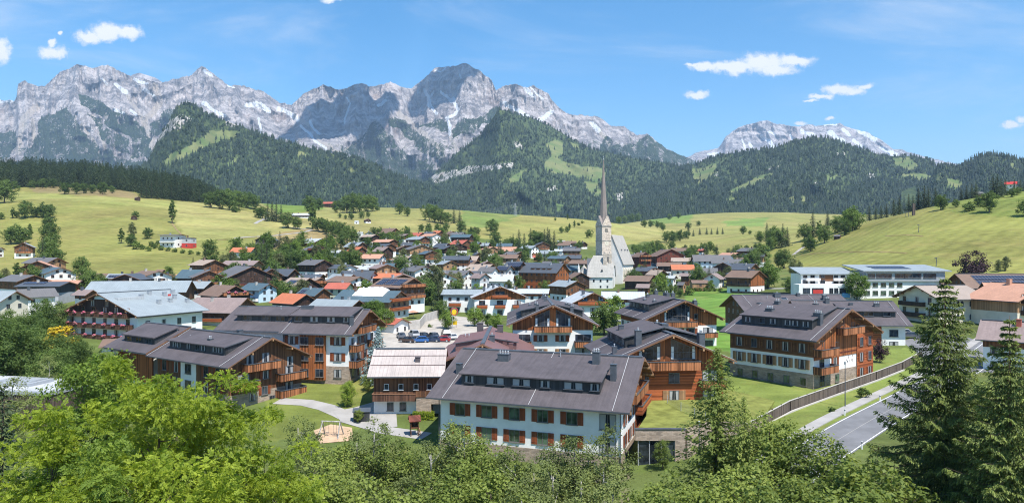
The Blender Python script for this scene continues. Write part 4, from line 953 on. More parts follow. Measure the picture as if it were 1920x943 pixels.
            for i in range(2):
                a = a0 + .25 + (a1 - a0 - .5) * i; cb.poly([s.face(side, a - .2, z0 + .1, .026), s.face(side, a + .2, z0 + .1, .026), s.face(side, a + .2, z0 + 2.0, .026), s.face(side, a - .2, z0 + 2.0, .026)])
            cb.build('curtain', M['frame_white'], g)
    def brackets(s, side='R', n=5):
        """rafter ends and purlins under the gable overhang"""
        mb = MB(); sg = 1 if side == 'R' else -1
        for i in range(n):
            y = (i / (n - 1) - .5) * (s.W - 1.2); z = s.roof_z(y) - s.t - .18
            mb.box(min(sg * s.Lw / 2, sg * (s.L / 2 + .12)), max(sg * s.Lw / 2, sg * (s.L / 2 + .12)), y - .12, y + .12, z - .16, z + .14)
        mb.build('purlins', M['timber_pale'], s.r)
    def solar(s, x0, x1, y0, y1, sgn=-1, n=1):
        q = [(x0, y0), (x1, y0), (x1, y1), (x0, y1)]; mb = MB()
        top = [(x, sgn * y, s.roof_z(y) + .16) for x, y in q]; bot = [(x, sgn * y, s.roof_z(y) + .05) for x, y in q]
        if sgn > 0: top = top[::-1]; bot = bot[::-1]
        mb.poly(top[::-1] if False else top); b = len(mb.v)
        for i in range(4): mb.poly([bot[i], bot[(i + 1) % 4], top[(i + 1) % 4], top[i]])
        mb.build('solar_panel', M['solar'], s.r)
    def skylight(s, x, y, w=1.0, h=1.3, sgn=-1):
        pts = [(-w / 2, -h / 2), (w / 2, -h / 2), (w / 2, h / 2), (-w / 2, h / 2)]; mb = MB()
        for k, (o, m) in enumerate(((.10, 1), (.13, 0))):
            c = .09 if m == 0 else 0; mb.poly([(x + a * (1 - 2 * c / w), sgn * y + b * (1 - 2 * c / h), s.roof_z(sgn * y + b) + o) for a, b in pts], m)
        mb.build('skylight', [M['glass'], M['metal_grey']], s.r)

def auto(h, sides='FR', frame='frame_wood', sh=0, shm='shutter', step=3.0, balc=None, bmat='railing', flowers=False, w=1.1, hh=1.2, small=True, base=0.0, chim=1, gable=True, storeys=None):
    """regular windows by storey, a balcony on the gable, chimneys: for houses that stand further off"""
    H = h.hw - base; ns = storeys or max(1, int(round(H / 2.9)))
    for sd in sides:
        ln = h.Lw if sd in 'FB' else h.Ww; n = max(1, int((ln - 1.2) / step))
        for k in range(ns):
            z = base + (k + .55) * H / ns
            h.row(sd, z, n, -ln / 2 + ln / (n + 1) * .9, ln / 2 - ln / (n + 1) * .9, w=w, h=min(hh, H / ns * .55), frame=frame, small=small)
        if sd in 'RL' and gable and h.zr - h.hw > 1.9:
            for a in ((-1.3, 1.3) if h.Ww > 8 else (0,)): h.win(sd, a, h.hw + (h.zr - h.hw) * .27, w=1.0, h=1.1, frame=frame, small=small)
    if balc:
        for sd, k, frac in balc:
            ln = h.Lw if sd in 'FB' else h.Ww; z = base + k * H / ns
            h.balcony(sd, -ln / 2 * frac, ln / 2 * frac, z + .02, 1.1, .95, bmat, flowers=int(ln * frac / 2.4) if flowers else 0)
    g = random.Random(int(abs(h.r.location.x * 13 + h.r.location.y)))
    for i in range(chim): h.chimney((g.random() - .5) * h.Lw * .6, (g.random() - .3) * -h.W * .18, .7, .7, 1.0, 0, g.choice(['metal_dark', 'concrete', 'metal_grey', 'brown_roof']))
def px_house(name, label, x0, x1, yr, ye, yb, th, ratio=1.15, roof='grey_roof', wall='white_wall', top='timber_brown', split=.5, Y=None, cat='house', og=.9, oe=.9, group=None, pmin=.28, pmax=.62, minW=None, **k):
    """a house from its outline in the photo: x range and y of the roof, ridge / eave / foot rows, turned th degrees"""
    xm = (x0 + x1) / 2; p = hit(xm, yb) if Y is None else at(xm, Y); Y = p.y
    c, s_ = abs(math.cos(R(th))), abs(math.sin(R(th))); wm = (x1 - x0) / F * Y * (1.13 if cat == 'house' and x1 - x0 > 26 else 1); W = wm / (ratio * c + s_); L = W * ratio
    yc = Y + (L * s_ + W * c) / 2 - (og * s_ + oe * c); ze = zpix(ye, Y - .8); zb = zpix(yb, Y); zr = zpix(yr, Y + W / 2 * c)
    pit = min(pmax, max(pmin, (zr - ze) / (W / 2))); zr = ze + pit * W / 2
    xc = (xm - 960) / F * (yc if s_ < .5 else Y + 2)
    bands = [] if split <= 0 else [(max(.8, (ze - zb) * split), wall, 'plaster_wall' if 'wall' in wall else ('stone_plinth' if 'stone' in wall else 'timber_base'))]
    h = House(name, label, cat, xc, yc, th, L, W, ze, zr, zb, roof, bands, top, og, oe, .22, group, ridge=False)
    return h
# ------------------------------------------------------------------ the dark-roofed apartment chalets in front
def front_chalet():
    h = House('apartment_chalet', 'nearest apartment chalet, white walls with red brown shutters under a wide dark roof', 'chalet', 5.36, 98.77, -19.5, 27.5, 24.2, 3.0, 8.08, -5.6, 'dark_roof',
              [(2.7, 'stone', 'stone_plinth'), (8.05, 'white_wall', 'plaster_wall')], 'timber_orange', 1.5, 1.5)
    fl = -h.Lw / 2
    for z in (7.0, 4.1):
        for i in range(5): h.win('F', fl + 2.9 + i * 3.87, z, 1.45, 1.6, 'frame', .74, 'glass_green', 'shutter')
        h.win('F', fl + 23.0, z - .1, 2.1, 2.0, 'frame', 0)
    h.row('F', 1.1, 4, fl + 2.6, fl + 21, w=1.4, h=1.3)
    h.dormer(-9.9, 9.4, 8.9, 1.75, .20, [(-8.7, 1.3), (-4.9, 2.5), (-1.2, 2.5), (2.1, 1.3), (5.9, 2.5), (8.7, 1.2)])
    h.chimney(-5.6, -3.6, 1.6, 1.1, 1.5, 4); h.chimney(7.6, -2.9, .95, .95, 2.0, 3); h.chimney(10.5, -5.6, .75, .75, 2.0, 0); h.chimney(-11.4, -6.2, .75, .7, 1.3, 0)
    h.vent(2.0, -1.0, .07, .8); h.wire([-11.3, .8, 11.6])
    lad = MB(); 
    for i in range(10): y = -2.0 - i * .38; lad.box(-1.35, -.75, y - .03, y + .03, h.roof_z(y) + .08, h.roof_z(y) + .13)
    for x in (-1.35, -.75): lad.tube((x, -1.8, h.roof_z(1.8) + .1), (x, -5.6, h.roof_z(5.6) + .1), .03, .03, 4)
    lad.build('roof_ladder', M['metal_dark'], h.r)
    sb = MB().box(2.2, 5.0, -4.5, -3.2, h.roof_z(4.5) - .1, h.roof_z(3.2) + .18); sb.build('roof_hatch', M['dark_roof'], h.r)
    # right gable: timber balconies with stacked rails
    h.balcony('R', -5.5, 5.5, 8.4, 1.2, 1.1, 'railing'); h.balcony('R', 1.0, 9.6, 5.6, 1.0, 1.1, 'timber_orange_flat'); MB().box(0, .07, 1.2, 10, 2.8, 8.3).build('timber_panel', M['timber_orange_flat'], h.r, (h.Lw / 2 + .06, 0, 0))
    for z in (6.6, 3.9):
        for a in (-7, -3.6, 0, 3.6, 7): h.win('R', a, z, 1.3, 1.5, 'frame', .55)
    h.row('R', 1.2, 3, -6, 2, w=2.2, h=1.8, glass='glass')
    h.gable_glass('R', [(-3.6, -.5), (.5, 3.6)], 9.2); h.brackets('R', 7)
    db = MB()
    for x in (fl - .15, h.Lw / 2 + .1): db.tube((x, -h.Ww / 2 - .12, -1), (x, -h.Ww / 2 - .12, h.ze - .2), .07, .07, 6)
    db.build('downpipe', M['metal_dark'], h.r)
front_chalet()

def right_chalet():
    h = House('apartment_chalet', 'chalet of brown timber over a white band and grey stone base, by the road', 'chalet', 53.07, 125.23, -52.4, 18.6, 23.7, 8.2, 12.87, -.3, 'dark_roof',
              [(2.75, 'stone', 'stone_plinth'), (5.55, 'white_wall', 'plaster_wall')], 'timber_brown_flat', 1.4, 1.5)
    fl = -h.Lw / 2
    for i in range(5):
        a = fl + 1.9 + i * 3.0; h.win('F', a, 6.95, 1.15, 1.55, 'frame', .7, 'glass', 'timber_brown'); h.win('F', a, 4.25, 1.25, 1.6, 'frame', .65, 'glass', 'timber_pale'); h.win('F', a + .2, 1.35, 1.1, 1.35, 'frame', 0, 'glass_green')
    h.dormer(-6.9, 6.6, 8.3, 1.75, .20, [(-5.6, 1.2), (-2.7, 1.2), (-.6, 1.2), (2.2, 1.2), (3.6, 1.2), (5.5, 1.2)])
    h.chimney(-3.0, -5.4, 1.3, 1.0, 1.7, 4); h.chimney(6.6, -6.3, 1.3, 1.0, 1.9, 4); h.chimney(-4.2, -.9, .9, .9, 1.0, 2); h.chimney(2.4, .6, .8, .8, .7, 2); h.vent(0, -2.2, .08, .6); h.wire([-8.0, 8.2])
    MB().box(1.2, 3.6, -4.2, -3.2, h.roof_z(4.2) - .1, h.roof_z(3.2) + .2).build('roof_hatch', M['dark_roof'], h.r)
    # gable towards the road
    MB().prism([(-10.2, 5.0), (10.2, 5.0), (10.2, 8.2), (0, 12.3), (-10.2, 8.2)], 0, .05).build('gable_boards', M['timber_orange'], h.r, (h.Lw / 2 + .04, 0, 0))
    for z in (5.9, 3.0): h.balcony('R', -10.3, -4.9, z, 1.5, 1.05)
    h.balcony('R', -3.0, 4.2, 9.0, 1.5, 1.05)
    h.gable_glass('R', [(-2.4, -.3)], 9.2); 
    for a, z, w in ((-7.6, 7.2, 1.5), (-7.6, 4.3, 1.5), (-7.6, 1.4, 1.5), (-2.6, 6.9, 1.2), (2.9, 9.9, 1.2)): h.win('R', a, z, w, 1.9 if a < -5 else 1.4, 'frame')
    h.win('R', -3.2, 4.3, 1.2, 1.4, 'frame', .6)
    h.win('R', -2.6, 1.4, 1.4, 1.4, 'frame', 0, 'glass_green')
    MB().box(0, .08, 4.3, 10.35, 0.8, 8.6).build('timber_panel', M['timber_orange_flat'], h.r, (h.Lw / 2 + .1, 0, 0))
    for z in (7.0, 4.3, 1.6):
        for a in (5.8, 8.9): o = h.win('R', a, z, 1.15, 1.5, 'frame', .45, loc=(h.Lw / 2 + .19, a, z))
    mural = MB(); gg = random.Random(4)
    for i in range(9):
        a = .6 + gg.random() * 2.6; z = 3.6 + gg.random() * 1.2; mural.tube(h.face('R', a, z, .04), h.face('R', a + gg.uniform(-.3, .3), z + gg.uniform(.2, .6), .04), .03, .03, 4)
    mural.build('wall_painting', M['pinkish_roof'], h.r)
    MB().box(h.Lw / 2 + .03, h.Lw / 2 + .09, -10.3, 10.3, 5.45, 5.75).build('floor_band', M['timber_red'], h.r)
    h.brackets('R', 7)
right_chalet()

def gable_chalet():
    """E: big glazed gable above the terrace"""
    h = House('apartment_chalet', 'orange timber chalet with glazed gable above the grass terrace and its wire fence', 'chalet', 23.44, 112.7, -85, 20, 19.8, 6.06, 10.25, -.4, 'dark_roof', [(5.4, 'timber_orange_flat', 'timber_base')], 'timber_orange', 1.6, 1.6)
    h.gable_glass('R', [(-4.9, -1.6), (.1, 3.9)], 6.6); h.balcony('R', -5.0, 4.2, 5.35, 1.5, 1.15)
    for a, z, w, hh, sh in ((.6, 3.8, 1.7, 1.6, 0), (6.2, 3.8, 2.3, 2.2, 0), (.6, 1.15, 1.5, 1.5, 1.0), (6.2, .9, 2.2, 1.8, 0), (-4.2, 3.8, 1.7, 1.6, 0)): h.win('R', a, z, w, hh, 'frame', sh, 'glass', 'timber_pale')
    h.balcony('R', 4.6, 8.3, 2.6, 1.3, 1.0)
    h.dormer(-7.0, 5.2, 6.2, 1.7, .2, [(x, 1.3) for x in (-6, -4, -2, 0, 2, 4)]); h.dormer(-7.0, 5.2, 6.2, 1.7, .2, [(-4, 1.3), (0, 1.3), (3, 1.3)], 1)
    h.chimney(-2.5, -4.9, .8, .8, 2.2, 0); h.chimney(6.9, -4.6, .9, .9, 2.2, 1); h.chimney(7.4, 5.2, 1.2, .9, 2.0, 3); h.chimney(2.2, .9, 2.2, 1.0, 1.2, 0); h.chimney(-1.2, .9, .9, .8, 1.0, 2); h.chimney(5.6, -8.0, .7, .7, 1.0, 1)
    h.skylight(-1.0, 3.0, 2.0, 1.1); h.wire([-2.5, 4.5, 9]); h.brackets('R', 5)
gable_chalet()
def back_gable_chalet():
    h = House('apartment_chalet', 'chalet with an arched glass gable and red brown boarding beside the bright green field', 'chalet', 37.67, 166.5, -80, 22, 19.6, 7.55, 11.87, -.2, 'dark_roof', [(6.2, 'white_wall', 'plaster_wall')], 'timber_orange', 1.5, 1.5)
    h.gable_glass('R', [(-4.5, 1.6)], 7.3); h.balcony('R', -4.6, 3.0, 6.15, 1.4, 1.05); h.balcony('R', 4.6, 8.0, 3.6, 1.3, 1.0); h.win('R', 3.2, 8.3, .9, 1.2, 'frame')
    for a, z, w in ((-1.2, 4.8, 1.6), (2.2, 4.8, 1.5), (6.2, 4.9, 2.4), (6.2, 1.9, 2.4), (2.2, 1.9, 1.5), (-1.4, 1.9, 1.5), (-5.5, 4.8, 1.5)): h.win('R', a, z, w, 1.6, 'frame', .6 if w < 2 else 0)
    h.row('F', 5.3, 5, -8, 8, w=1.2, h=1.4)
    h.dormer(-8.5, 5.0, 6.4, 1.7, .2, [(x, 1.2) for x in (-7.4, -5, -2.6, 0, 2.4, 4.2)]); h.dormer(-7, 4, 6.2, 1.6, .2, [(-4, 1.2), (0, 1.2)], 1)
    for x, y, w in ((-6, -2.5, .9), (-2.5, -4.6, .8), (3.8, -4.6, .8), (6.8, 4.2, 1.0), (-8, .6, .7), (-3, 1.2, 2.4), (2, .8, .7)): h.chimney(x, y, w, .8, 1.5, 2)
    h.wire([-4, 3, 9.5]); h.brackets('R', 5)
back_gable_chalet()
def centre_gable_chalet():
    h = House('apartment_chalet', 'chalet with its gable square to the camera, two dark attic windows over a carved balcony', 'chalet', 8.6, 159.0, -90, 33, 19.6, 7.42, 11.77, -.3, 'dark_roof', [(6.7, 'white_wall', 'plaster_wall')], 'timber_orange', 1.4, 1.4)
    h.gable_glass('R', [(-3.7, -.7), (.7, 3.7)], 7.2); h.balcony('R', -3.9, 3.9, 6.55, 1.4, 1.1, 'railing')
    for z in (5.0, 2.1):
        for a in (-2.6, 2.0): h.win('R', a, z, 1.4, 1.35, 'frame', .75, 'glass', 'timber_pale' if z < 3 else 'shutter')
    for z in (3.4, .5):
        h.balcony('R', 4.6, 8.3, z, 1.4, 1.1, 'railing'); h.balcony('R', -8.3, -4.6, z, 1.4, 1.1, 'railing')
        for a in (6.4, -6.4): h.win('R', a, z + 1.4, 3.3, 2.0, 'frame')
    h.dormer(-4, 13.0, 6.5, 1.6, .2, [(0, 1.3), (4, 1.3), (8, 1.3)]); h.dormer(-4, 13.0, 6.5, 1.6, .2, [(0, 1.3), (4, 1.3), (8, 1.3)], 1)
    for x, y in ((9, -3.4), (6, -4.6), (13, -3.2), (11, 3.2), (13, 4.2), (8, 5.0), (10, 3.8), (-6, -1), (2, -.9)): h.chimney(x, y, .75, .7, 1.3, 1)
    h.wire([4, 14.8]); h.brackets('R', 5); h.row('F', 5.2, 6, -12, 12, w=1.2, h=1.4)
centre_gable_chalet()
def left_chalet():
    th = -34; h = House('apartment_chalet', 'long brown timber chalet in two stepped roofs, half hidden behind the bright green ash tree', 'chalet', -50.4, 121.7, th, 24.6, 16.8, 4.3, 8.35, -6.2, 'dark_roof', [(5.7, 'stone', 'stone_plinth')], 'timber_brown', 1.5, 1.4)
    x0 = -12.3; o2 = (-20.2, .3); z2 = .34
    a = 8.3; t = .28; L2 = 15.6; e2, r2 = h.ze + z2, h.zr + z2
    MB().prism([(-a, e2), (-a, e2 - t), (0, r2 - t), (a, e2 - t), (a, e2), (0, r2)], o2[0] - L2 / 2, o2[0] + L2 / 2, 0, 1, [2, 1, 1, 2, 0, 0]).build('lower_roof', [M['dark_roof'], M['fascia'], M['metal_dark']], h.r)
    MB().box(o2[0] - L2 / 2 + .3, o2[0] + L2 / 2, -.3, .3, r2 - .1, r2 + .1).build('ridge_cap', M['metal_dark'], h.r)
    yw = h.Ww / 2; MB().prism([(-yw - .02, -1.5), (yw, -1.5), (yw, e2 + .2), (0, r2 - t - .03), (-yw - .02, e2 + .2)], o2[0] - L2 / 2 + 1.3, o2[0] + L2 / 2 - 1.0).build('plaster_wall', M['white_wall'], h.r)
    MB().box(o2[0] - 4.6, o2[0] + 7.6, -yw - .08, -yw + .2, 5.2, e2 + .1).build('timber_panel', M['timber_orange'], h.r)
    h.win('F', -25.0, e2 - 2.2, 1.3, 1.7, 'frame', .6); h.win('F', -20, e2 - 2.2, 1.3, 1.7, 'frame', .6)
    MB().box(-3.3, 1.3, -yw - .10, -yw + .2, -1.5, h.hw - .6).build('plaster_bay', M['white_wall'], h.r)
    for x in (-8.5, -4.8, 4.2, 7.6):
        for z in (9.0, 6.4): h.win('F', x, z, 1.3, 1.8, 'frame', .55)
    for z in (9.0, 6.2): h.win('F', -1.0, z, 1.8, 1.7, 'frame', 0, loc=(-1.0, -yw - .12, z))
    h.dormer(-9.2, 7.6, 5.7, 1.5, .2, [(-7.6, 1.3), (-6.2, 1.2), (-3.2, 1.2), (-.4, 1.3), (1.2, 1.3), (4.6, 1.3), (6.2, 1.3)])
    zt = 5.8; d2 = [(-zt, e2 + .55), (-zt, e2 + 2.45), (-1.6, r2 - .1), (-1.6, r2 - .8)]
    dm = MB().prism(d2[::-1], o2[0] - 4.6, o2[0] + 6.2).build('dormer', M['dark_panel'], h.r)
    MB().prism([(-zt - .4, e2 + 2.3), (-zt - .4, e2 + 2.5), (-1.2, r2 + .1), (-1.2, r2 - .1)][::-1], o2[0] - 4.9, o2[0] + 6.5).build('dormer_roof', M['dark_roof'], dm)
    for x in (o2[0] - 2.8, o2[0] + .6, o2[0] + 4.2): link('window', window_mesh(1.9, .95, 'metal_dark'), dm, (x, -zt - .02, e2 + 1.65)); link('pane', pane_mesh(1.9, .95), dm, (x, -zt - .02, e2 + 1.65))
    h.chimney(.4, -3.9, .8, .7, 1.2, 2); h.chimney(2.4, .5, .8, .8, .8, 0); h.skylight(-8.2, 2.0, 2.6, 1.8); h.vent(-7.6, -2.8); h.vent(-14, -1.6, .07, .9); h.wire([-11.8, 10.0])
    MB().box(-7.6, -5.0, -4.2, -3.2, h.roof_z(4.2), h.roof_z(3.2) + .2).build('roof_hatch', M['dark_roof'], h.r)
    yb = 7.0
    for z, a0, a1 in ((9.5, -4.9, 1.4), (7.0, 1.6, 6.8), (4.2, 1.6, 6.8), (6.7, -6.9, -2.6)): h.balcony('R', a0, a1, z, 1.6, 1.1)
    for a, z, w, hh in ((-3.4, 10.8, 1.4, 2.2), (-.4, 10.8, 1.4, 2.2), (4.6, 9.9, 1.3, 1.6), (4.4, 8.1, 1.6, 2.0), (4.4, 5.3, 1.6, 2.0), (-4.6, 7.8, 2.2, 2.0), (-.4, 8.2, 1.2, 1.4), (-3.0, 4.9, 1.1, 1.4), (-.6, 5.6, 1.2, 1.4), (.9, 3.9, 1.1, 1.2)): h.win('R', a, z, w, hh, 'frame', .5 if w == 1.2 else 0)
    h.brackets('R', 5)
left_chalet()
def middle_left_chalet():
    th = -11; h = House('apartment_chalet', 'white chalet with a tall orange timber bay and stone base beside the blue spruce', 'chalet', -34.4, 133.0, th, 14.6, 17.4, 7.8, 11.75, -1.2, 'dark_roof', [(3.0, 'stone', 'stone_plinth'), (8.6, 'white_wall', 'plaster_wall')], 'timber_orange', 1.3, 1.5)
    a = 8.2; t = .28; e2, r2 = h.ze + .1, h.zr + .12; xl, xr = -21.8, -7.3; dy = 1.4
    MB().prism([(-a + dy, e2), (-a + dy, e2 - t), (dy, r2 - t), (a + dy, e2 - t), (a + dy, e2), (dy, r2)], xl, xr, 0, 1, [2, 1, 1, 2, 0, 0]).build('rear_roof', [M['dark_roof'], M['fascia'], M['metal_dark']], h.r)
    MB().prism([(-a + dy + 1.4, -1.5), (a + dy - 1.4, -1.5), (a + dy - 1.4, e2 + .2), (dy, r2 - t - .03), (-a + dy + 1.4, e2 + .2)], xl + 1.3, xr - .8).build('plaster_wall', M['white_wall'], h.r)
    MB().box(xl + .3, xr - .4, dy - .3, dy + .3, r2 - .1, r2 + .1).build('ridge_cap', M['metal_dark'], h.r)
    yw = h.Ww / 2
    bay = MB().box(-3.3, 1.6, -yw - .75, -yw + .1, .5, 8.9).build('timber_bay', M['timber_orange'], h.r)
    for z in (7.6, 4.7, 1.8):
        for x in (-2.35, .65): link('window', window_mesh(1.6, 1.45), bay, (x, -yw - .77, z)); link('pane', pane_mesh(1.6, 1.45), bay, (x, -yw - .77, z))
    for x, z, s_ in ((3.9, 7.6, .7), (3.9, 4.7, .7), (3.9, 1.7, 0), (-5.3, 7.6, .6), (-5.3, 4.7, .6), (-5.3, 1.7, 0)): h.win('F', x, z, 1.5, 1.5, 'frame', s_)
    h.dormer(-6.4, 5.4, 5.2, 1.55, .2, [(-5, 1.6), (-1.8, 1.6), (1.6, 1.6), (4.6, 1.1)])
    d = [(-5.0 + dy, e2 + 1.25), (-5.0 + dy, e2 + 2.75), (-1.0 + dy, r2 - .15), (-1.0 + dy, r2 - .8)]
    dm = MB().prism(d[::-1], xl + 3.0, xr - .6).build('dormer', M['dark_panel'], h.r); MB().prism([(-5.5 + dy, e2 + 2.6), (-5.5 + dy, e2 + 2.8), (-.8 + dy, r2 + .06), (-.8 + dy, r2 - .12)][::-1], xl + 2.7, xr - .4).build('dormer_roof', M['dark_roof'], dm)
    for x in (-16.6, -12.6, -9.6): link('window', window_mesh(1.9, .9, 'metal_dark'), dm, (x, -5.02 + dy, e2 + 2.05)); link('pane', pane_mesh(1.9, .9), dm, (x, -5.02 + dy, e2 + 2.05))
    h.chimney(-5.0, -1.6, 2.2, 1.0, 1.3, 0); h.chimney(5.9, -5.6, .6, .6, 1.6, 0); h.wire([-6.6, 5.9]); h.vent(-11, -1.0, .08, .8)
    for z in (8.9,): h.balcony('R', -4.4, 2.2, z, 1.5, 1.1)
    for z in (5.8, 2.9): h.balcony('R', -yw + .2, -yw + 3.6, z, 1.5, 1.1); h.balcony('R', 1.4, 5.6, z, 1.5, 1.1)
    for z in (7.2, 4.3, 1.6):
        for aa in (-5.4, -2.2, .2, 3.6): h.win('R', aa, z, 1.3, 1.7, 'frame', .4 if aa > -5 and aa < 3 else 0)
    h.brackets('R', 5)
middle_left_chalet()
def rear_right_chalets():
    h = House('apartment_chalet', 'dark roofed chalet with a white end bay, just behind the chalet by the road', 'chalet', 80.5, 167.0, -8.3, 23.8, 22.7, 6.25, 11.1, -.2, 'dark_roof', [(.9, 'stone', 'stone_plinth')], 'timber_orange_flat', 1.3, 1.4)
    h.dormer(-2, 9.5, 7.7, 1.5, .2, [(3.6, 2.2), (7.6, 1.6)]); h.chimney(6.6, -4.2, 1.1, .9, 1.4, 3); h.chimney(1.2, -3.2, .8, .8, 1.0, 0); h.chimney(9.6, -4.4, .8, .6, .7, 0); h.chimney(-2, -6.6, .8, .8, 1.0, 0); h.chimney(-3.6, -1.2, .9, .8, 1.0, 2)
    MB().box(5.6, h.Lw / 2 + .08, -h.Ww / 2 - .1, -2, -1.5, h.hw - .5).build('plaster_bay', M['white_wall'], h.r); h.wire([10.6])
    for z in (4.6, 1.9): h.win('F', 8.3, z, 1.9, 1.6, 'frame', loc=(8.2, -h.Ww / 2 - .12, z)); h.win('F', 2.2, z, 1.6, 1.5, 'frame', .5); h.win('F', -2.6, z, 1.6, 1.5, 'frame', .5)
    g = House('apartment_chalet', 'rearmost dark roofed chalet whose ridge runs level beneath the round clipped school tree', 'chalet', 73, 182, 4, 30, 17, 8.1, 11.75, .5, 'dark_roof', [(3.2, 'white_wall', 'plaster_wall')], 'timber_brown', 1.3, 1.4)
    g.chimney(-3, -1.2, 1.6, 1.0, .9, 1); g.chimney(9, -3, 1.0, .9, 1.2, 3); g.chimney(3, -.8, .8, .7, .7, 1); g.vent(-6, -2); auto(g, 'FL', chim=0, frame='frame')
    g.skylight(-1.6, 2.4, 1.6, 1.2); g.wire([-12, 6])
rear_right_chalets()
def brown_roof_house():
    h = House('farmhouse_hotel', 'old farmhouse with a red brown sheet metal roof and dormers, just behind the nearest chalet', 'house', -4.6, 126.5, -91, 29, 17.8, 3.6, 7.6, -3, 'brown_metal_roof', [(2.6, 'white_wall', 'plaster_wall')], 'timber_brown', 1.2, 1.2)
    h.dormer(-6, 6.6, 5.2, 1.5, .16, [], -1, wall='brown_metal_roof', roof='brown_metal_roof'); h.dormer(-8, 4, 5.4, 1.5, .16, [], 1, wall='brown_metal_roof', roof='brown_metal_roof')
    h.chimney(-9.5, -1.9, 1.5, 1.2, 1.9, 0, 'dark_roof'); h.chimney(-6.5, 2.2, 1.4, 1.1, 1.9, 0, 'dark_roof'); h.chimney(-2, -4.2, .9, .7, 1.2, 2, 'brown_metal_roof'); h.chimney(-.5, -3.4, 1.0, .8, 1.0, 1, 'brown_metal_roof'); h.chimney(3.6, 3.4, 1.2, .8, .9, 0, 'brown_metal_roof'); h.chimney(6.4, 1.2, 1.2, .9, 1.0, 1); h.chimney(9, 4.6, .7, .7, 1.4, 0, 'brown_metal_roof')
    auto(h, 'F', chim=0); h.brackets('R', 5)
brown_roof_house()
def patina_house():
    h = House('farmhouse', 'traditional house with a pale rust stained metal roof, brown timber upper floor and carved balcony', 'house', -17.0, 114.6, 2.0, 12.2, 13.9, 3.0, 6.5, -3.4, 'patina_roof', [(2.9, 'white_wall', 'plaster_wall')], 'timber_brown', .9, 1.2)
    for x in (-3.2, -.9, 1.5, 3.6): h.win('F', x, 4.6, .75, .95, 'frame_white')
    for x in (-2.6, -.6): h.win('F', x, 1.45, 1.05, 1.35, 'frame')
    b = h.balcony('F', -5.2, 1.8, 2.75, 1.3, .95, 'railing_dark', rail='fascia')
    hr = MB()
    for y in (-2.0, -4.3): hr.tube((-h.L / 2 + .1, y, h.roof_z(y) + .09), (h.L / 2 - .1, y, h.roof_z(y) + .09), .05, .05, 4)
    hr.build('snow_guard', M['brown_metal_roof'], h.r); h.chimney(1.5, -3.2, .8, .7, .6, 0, 'dark_roof')
    # stone garage with a roof terrace at the right
    g = empty('garage', (-11.4, 108.2, -3.5), R(0)); tag(g, 'stone faced garage with an open bay and planted roof terrace beside the rust stained roof', 'garage')
    MB().box(-3.5, -1.2, -2, 2, 0, 3.6).box(-1.2, 3.6, -2, 2, 2.5, 3.6).box(3.0, 3.6, -2, 2, 0, 2.5).box(-1.2, 3.0, 1.5, 2, 0, 2.5).build('stone_wall', M['stone'], g)
    MB().box(-3.6, 3.7, -2.1, 2.1, 3.6, 3.75).box(-3.6, 3.7, -2.05, -1.98, 3.75, 4.5).build('terrace', M['timber_brown'], g)
    return h
patina_house()
def flower_hotel():
    h = House('flower_hotel', 'four storey hotel with pink flower boxes along dark balconies and a blue grey metal roof', 'hotel', -100.0, 181.5, 67, 22, 29, 7.3, 12.7, -2.5, 'steel_roof', [(9.3, 'white_wall', 'plaster_wall')], 'timber_dark', 1.2, 1.4)
    for z in (9.4, 6.6, 3.8):
        h.balcony('L', -12.4, 11.6 if z < 9 else 10.5, z, 1.4, .95, 'railing_dark', 7, 'timber_red')
        for i in range(6): h.win('L', -10.8 + i * 4.1, z + 1.25, 1.3, 2.0, 'frame_wood')
    for i in range(6): h.win('L', -10.8 + i * 4.1, 2.0, 1.3, 1.7, 'frame_wood')
    h.win('L', -3, 12.6, 1.2, 1.5, 'frame'); h.win('L', 2.2, 12.6, 1.2, 1.5, 'frame'); h.row('F', 7.6, 4, -7, 7, w=1.2, h=1.6); h.row('F', 4.6, 4, -7, 7, w=1.2, h=1.6)
    MB().box(-2.2, 2.2, -.05, .05, -.4, .4).build('sign_board', M['blue_wall'], h.r, h.face('L', 0, 14.0, .1), R(-90))
    for x, y in ((-2, -4.5), (4, -8), (7, -6), (9, -3), (0, -8.5), (5.5, -4), (8.5, -9), (2, -2.6)): h.chimney(x, y, .9, .8, 1.0, 0, 'metal_grey')
    MB().box(-.5, .5, -.03, .03, -.05, .5).build('roof_flag', M['red_paint'], h.r, (5.0, -6.4, h.roof_z(6.4) + 1.0))
    MB().box(-9, -1.5, -5.0, -3.8, h.roof_z(5) + .02, h.roof_z(3.8) + .2).build('roof_light', M['pale_roof'], h.r)
    h.brackets('L', 9)
    p = empty('entrance_annexe', tuple(at(222, 158)), R(20)); tag(p, 'low annexe with a brown lean-to roof at the foot of the flower hotel', 'annexe'); p.location.z = -1.6
    MB().box(-3, 3, -2, 2, -1, 3).build('wall', M['white_wall'], p); MB().prism([(-2.6, 3.0), (-2.6, 2.8), (2.3, 4.1), (2.3, 4.3)], -3.6, 3.6).build('roof', M['brown_roof'], p); MB().box(-1.2, 1.2, -2.06, -2, -.2, 2.2).build('door', M['timber_grey'], p)
flower_hotel()
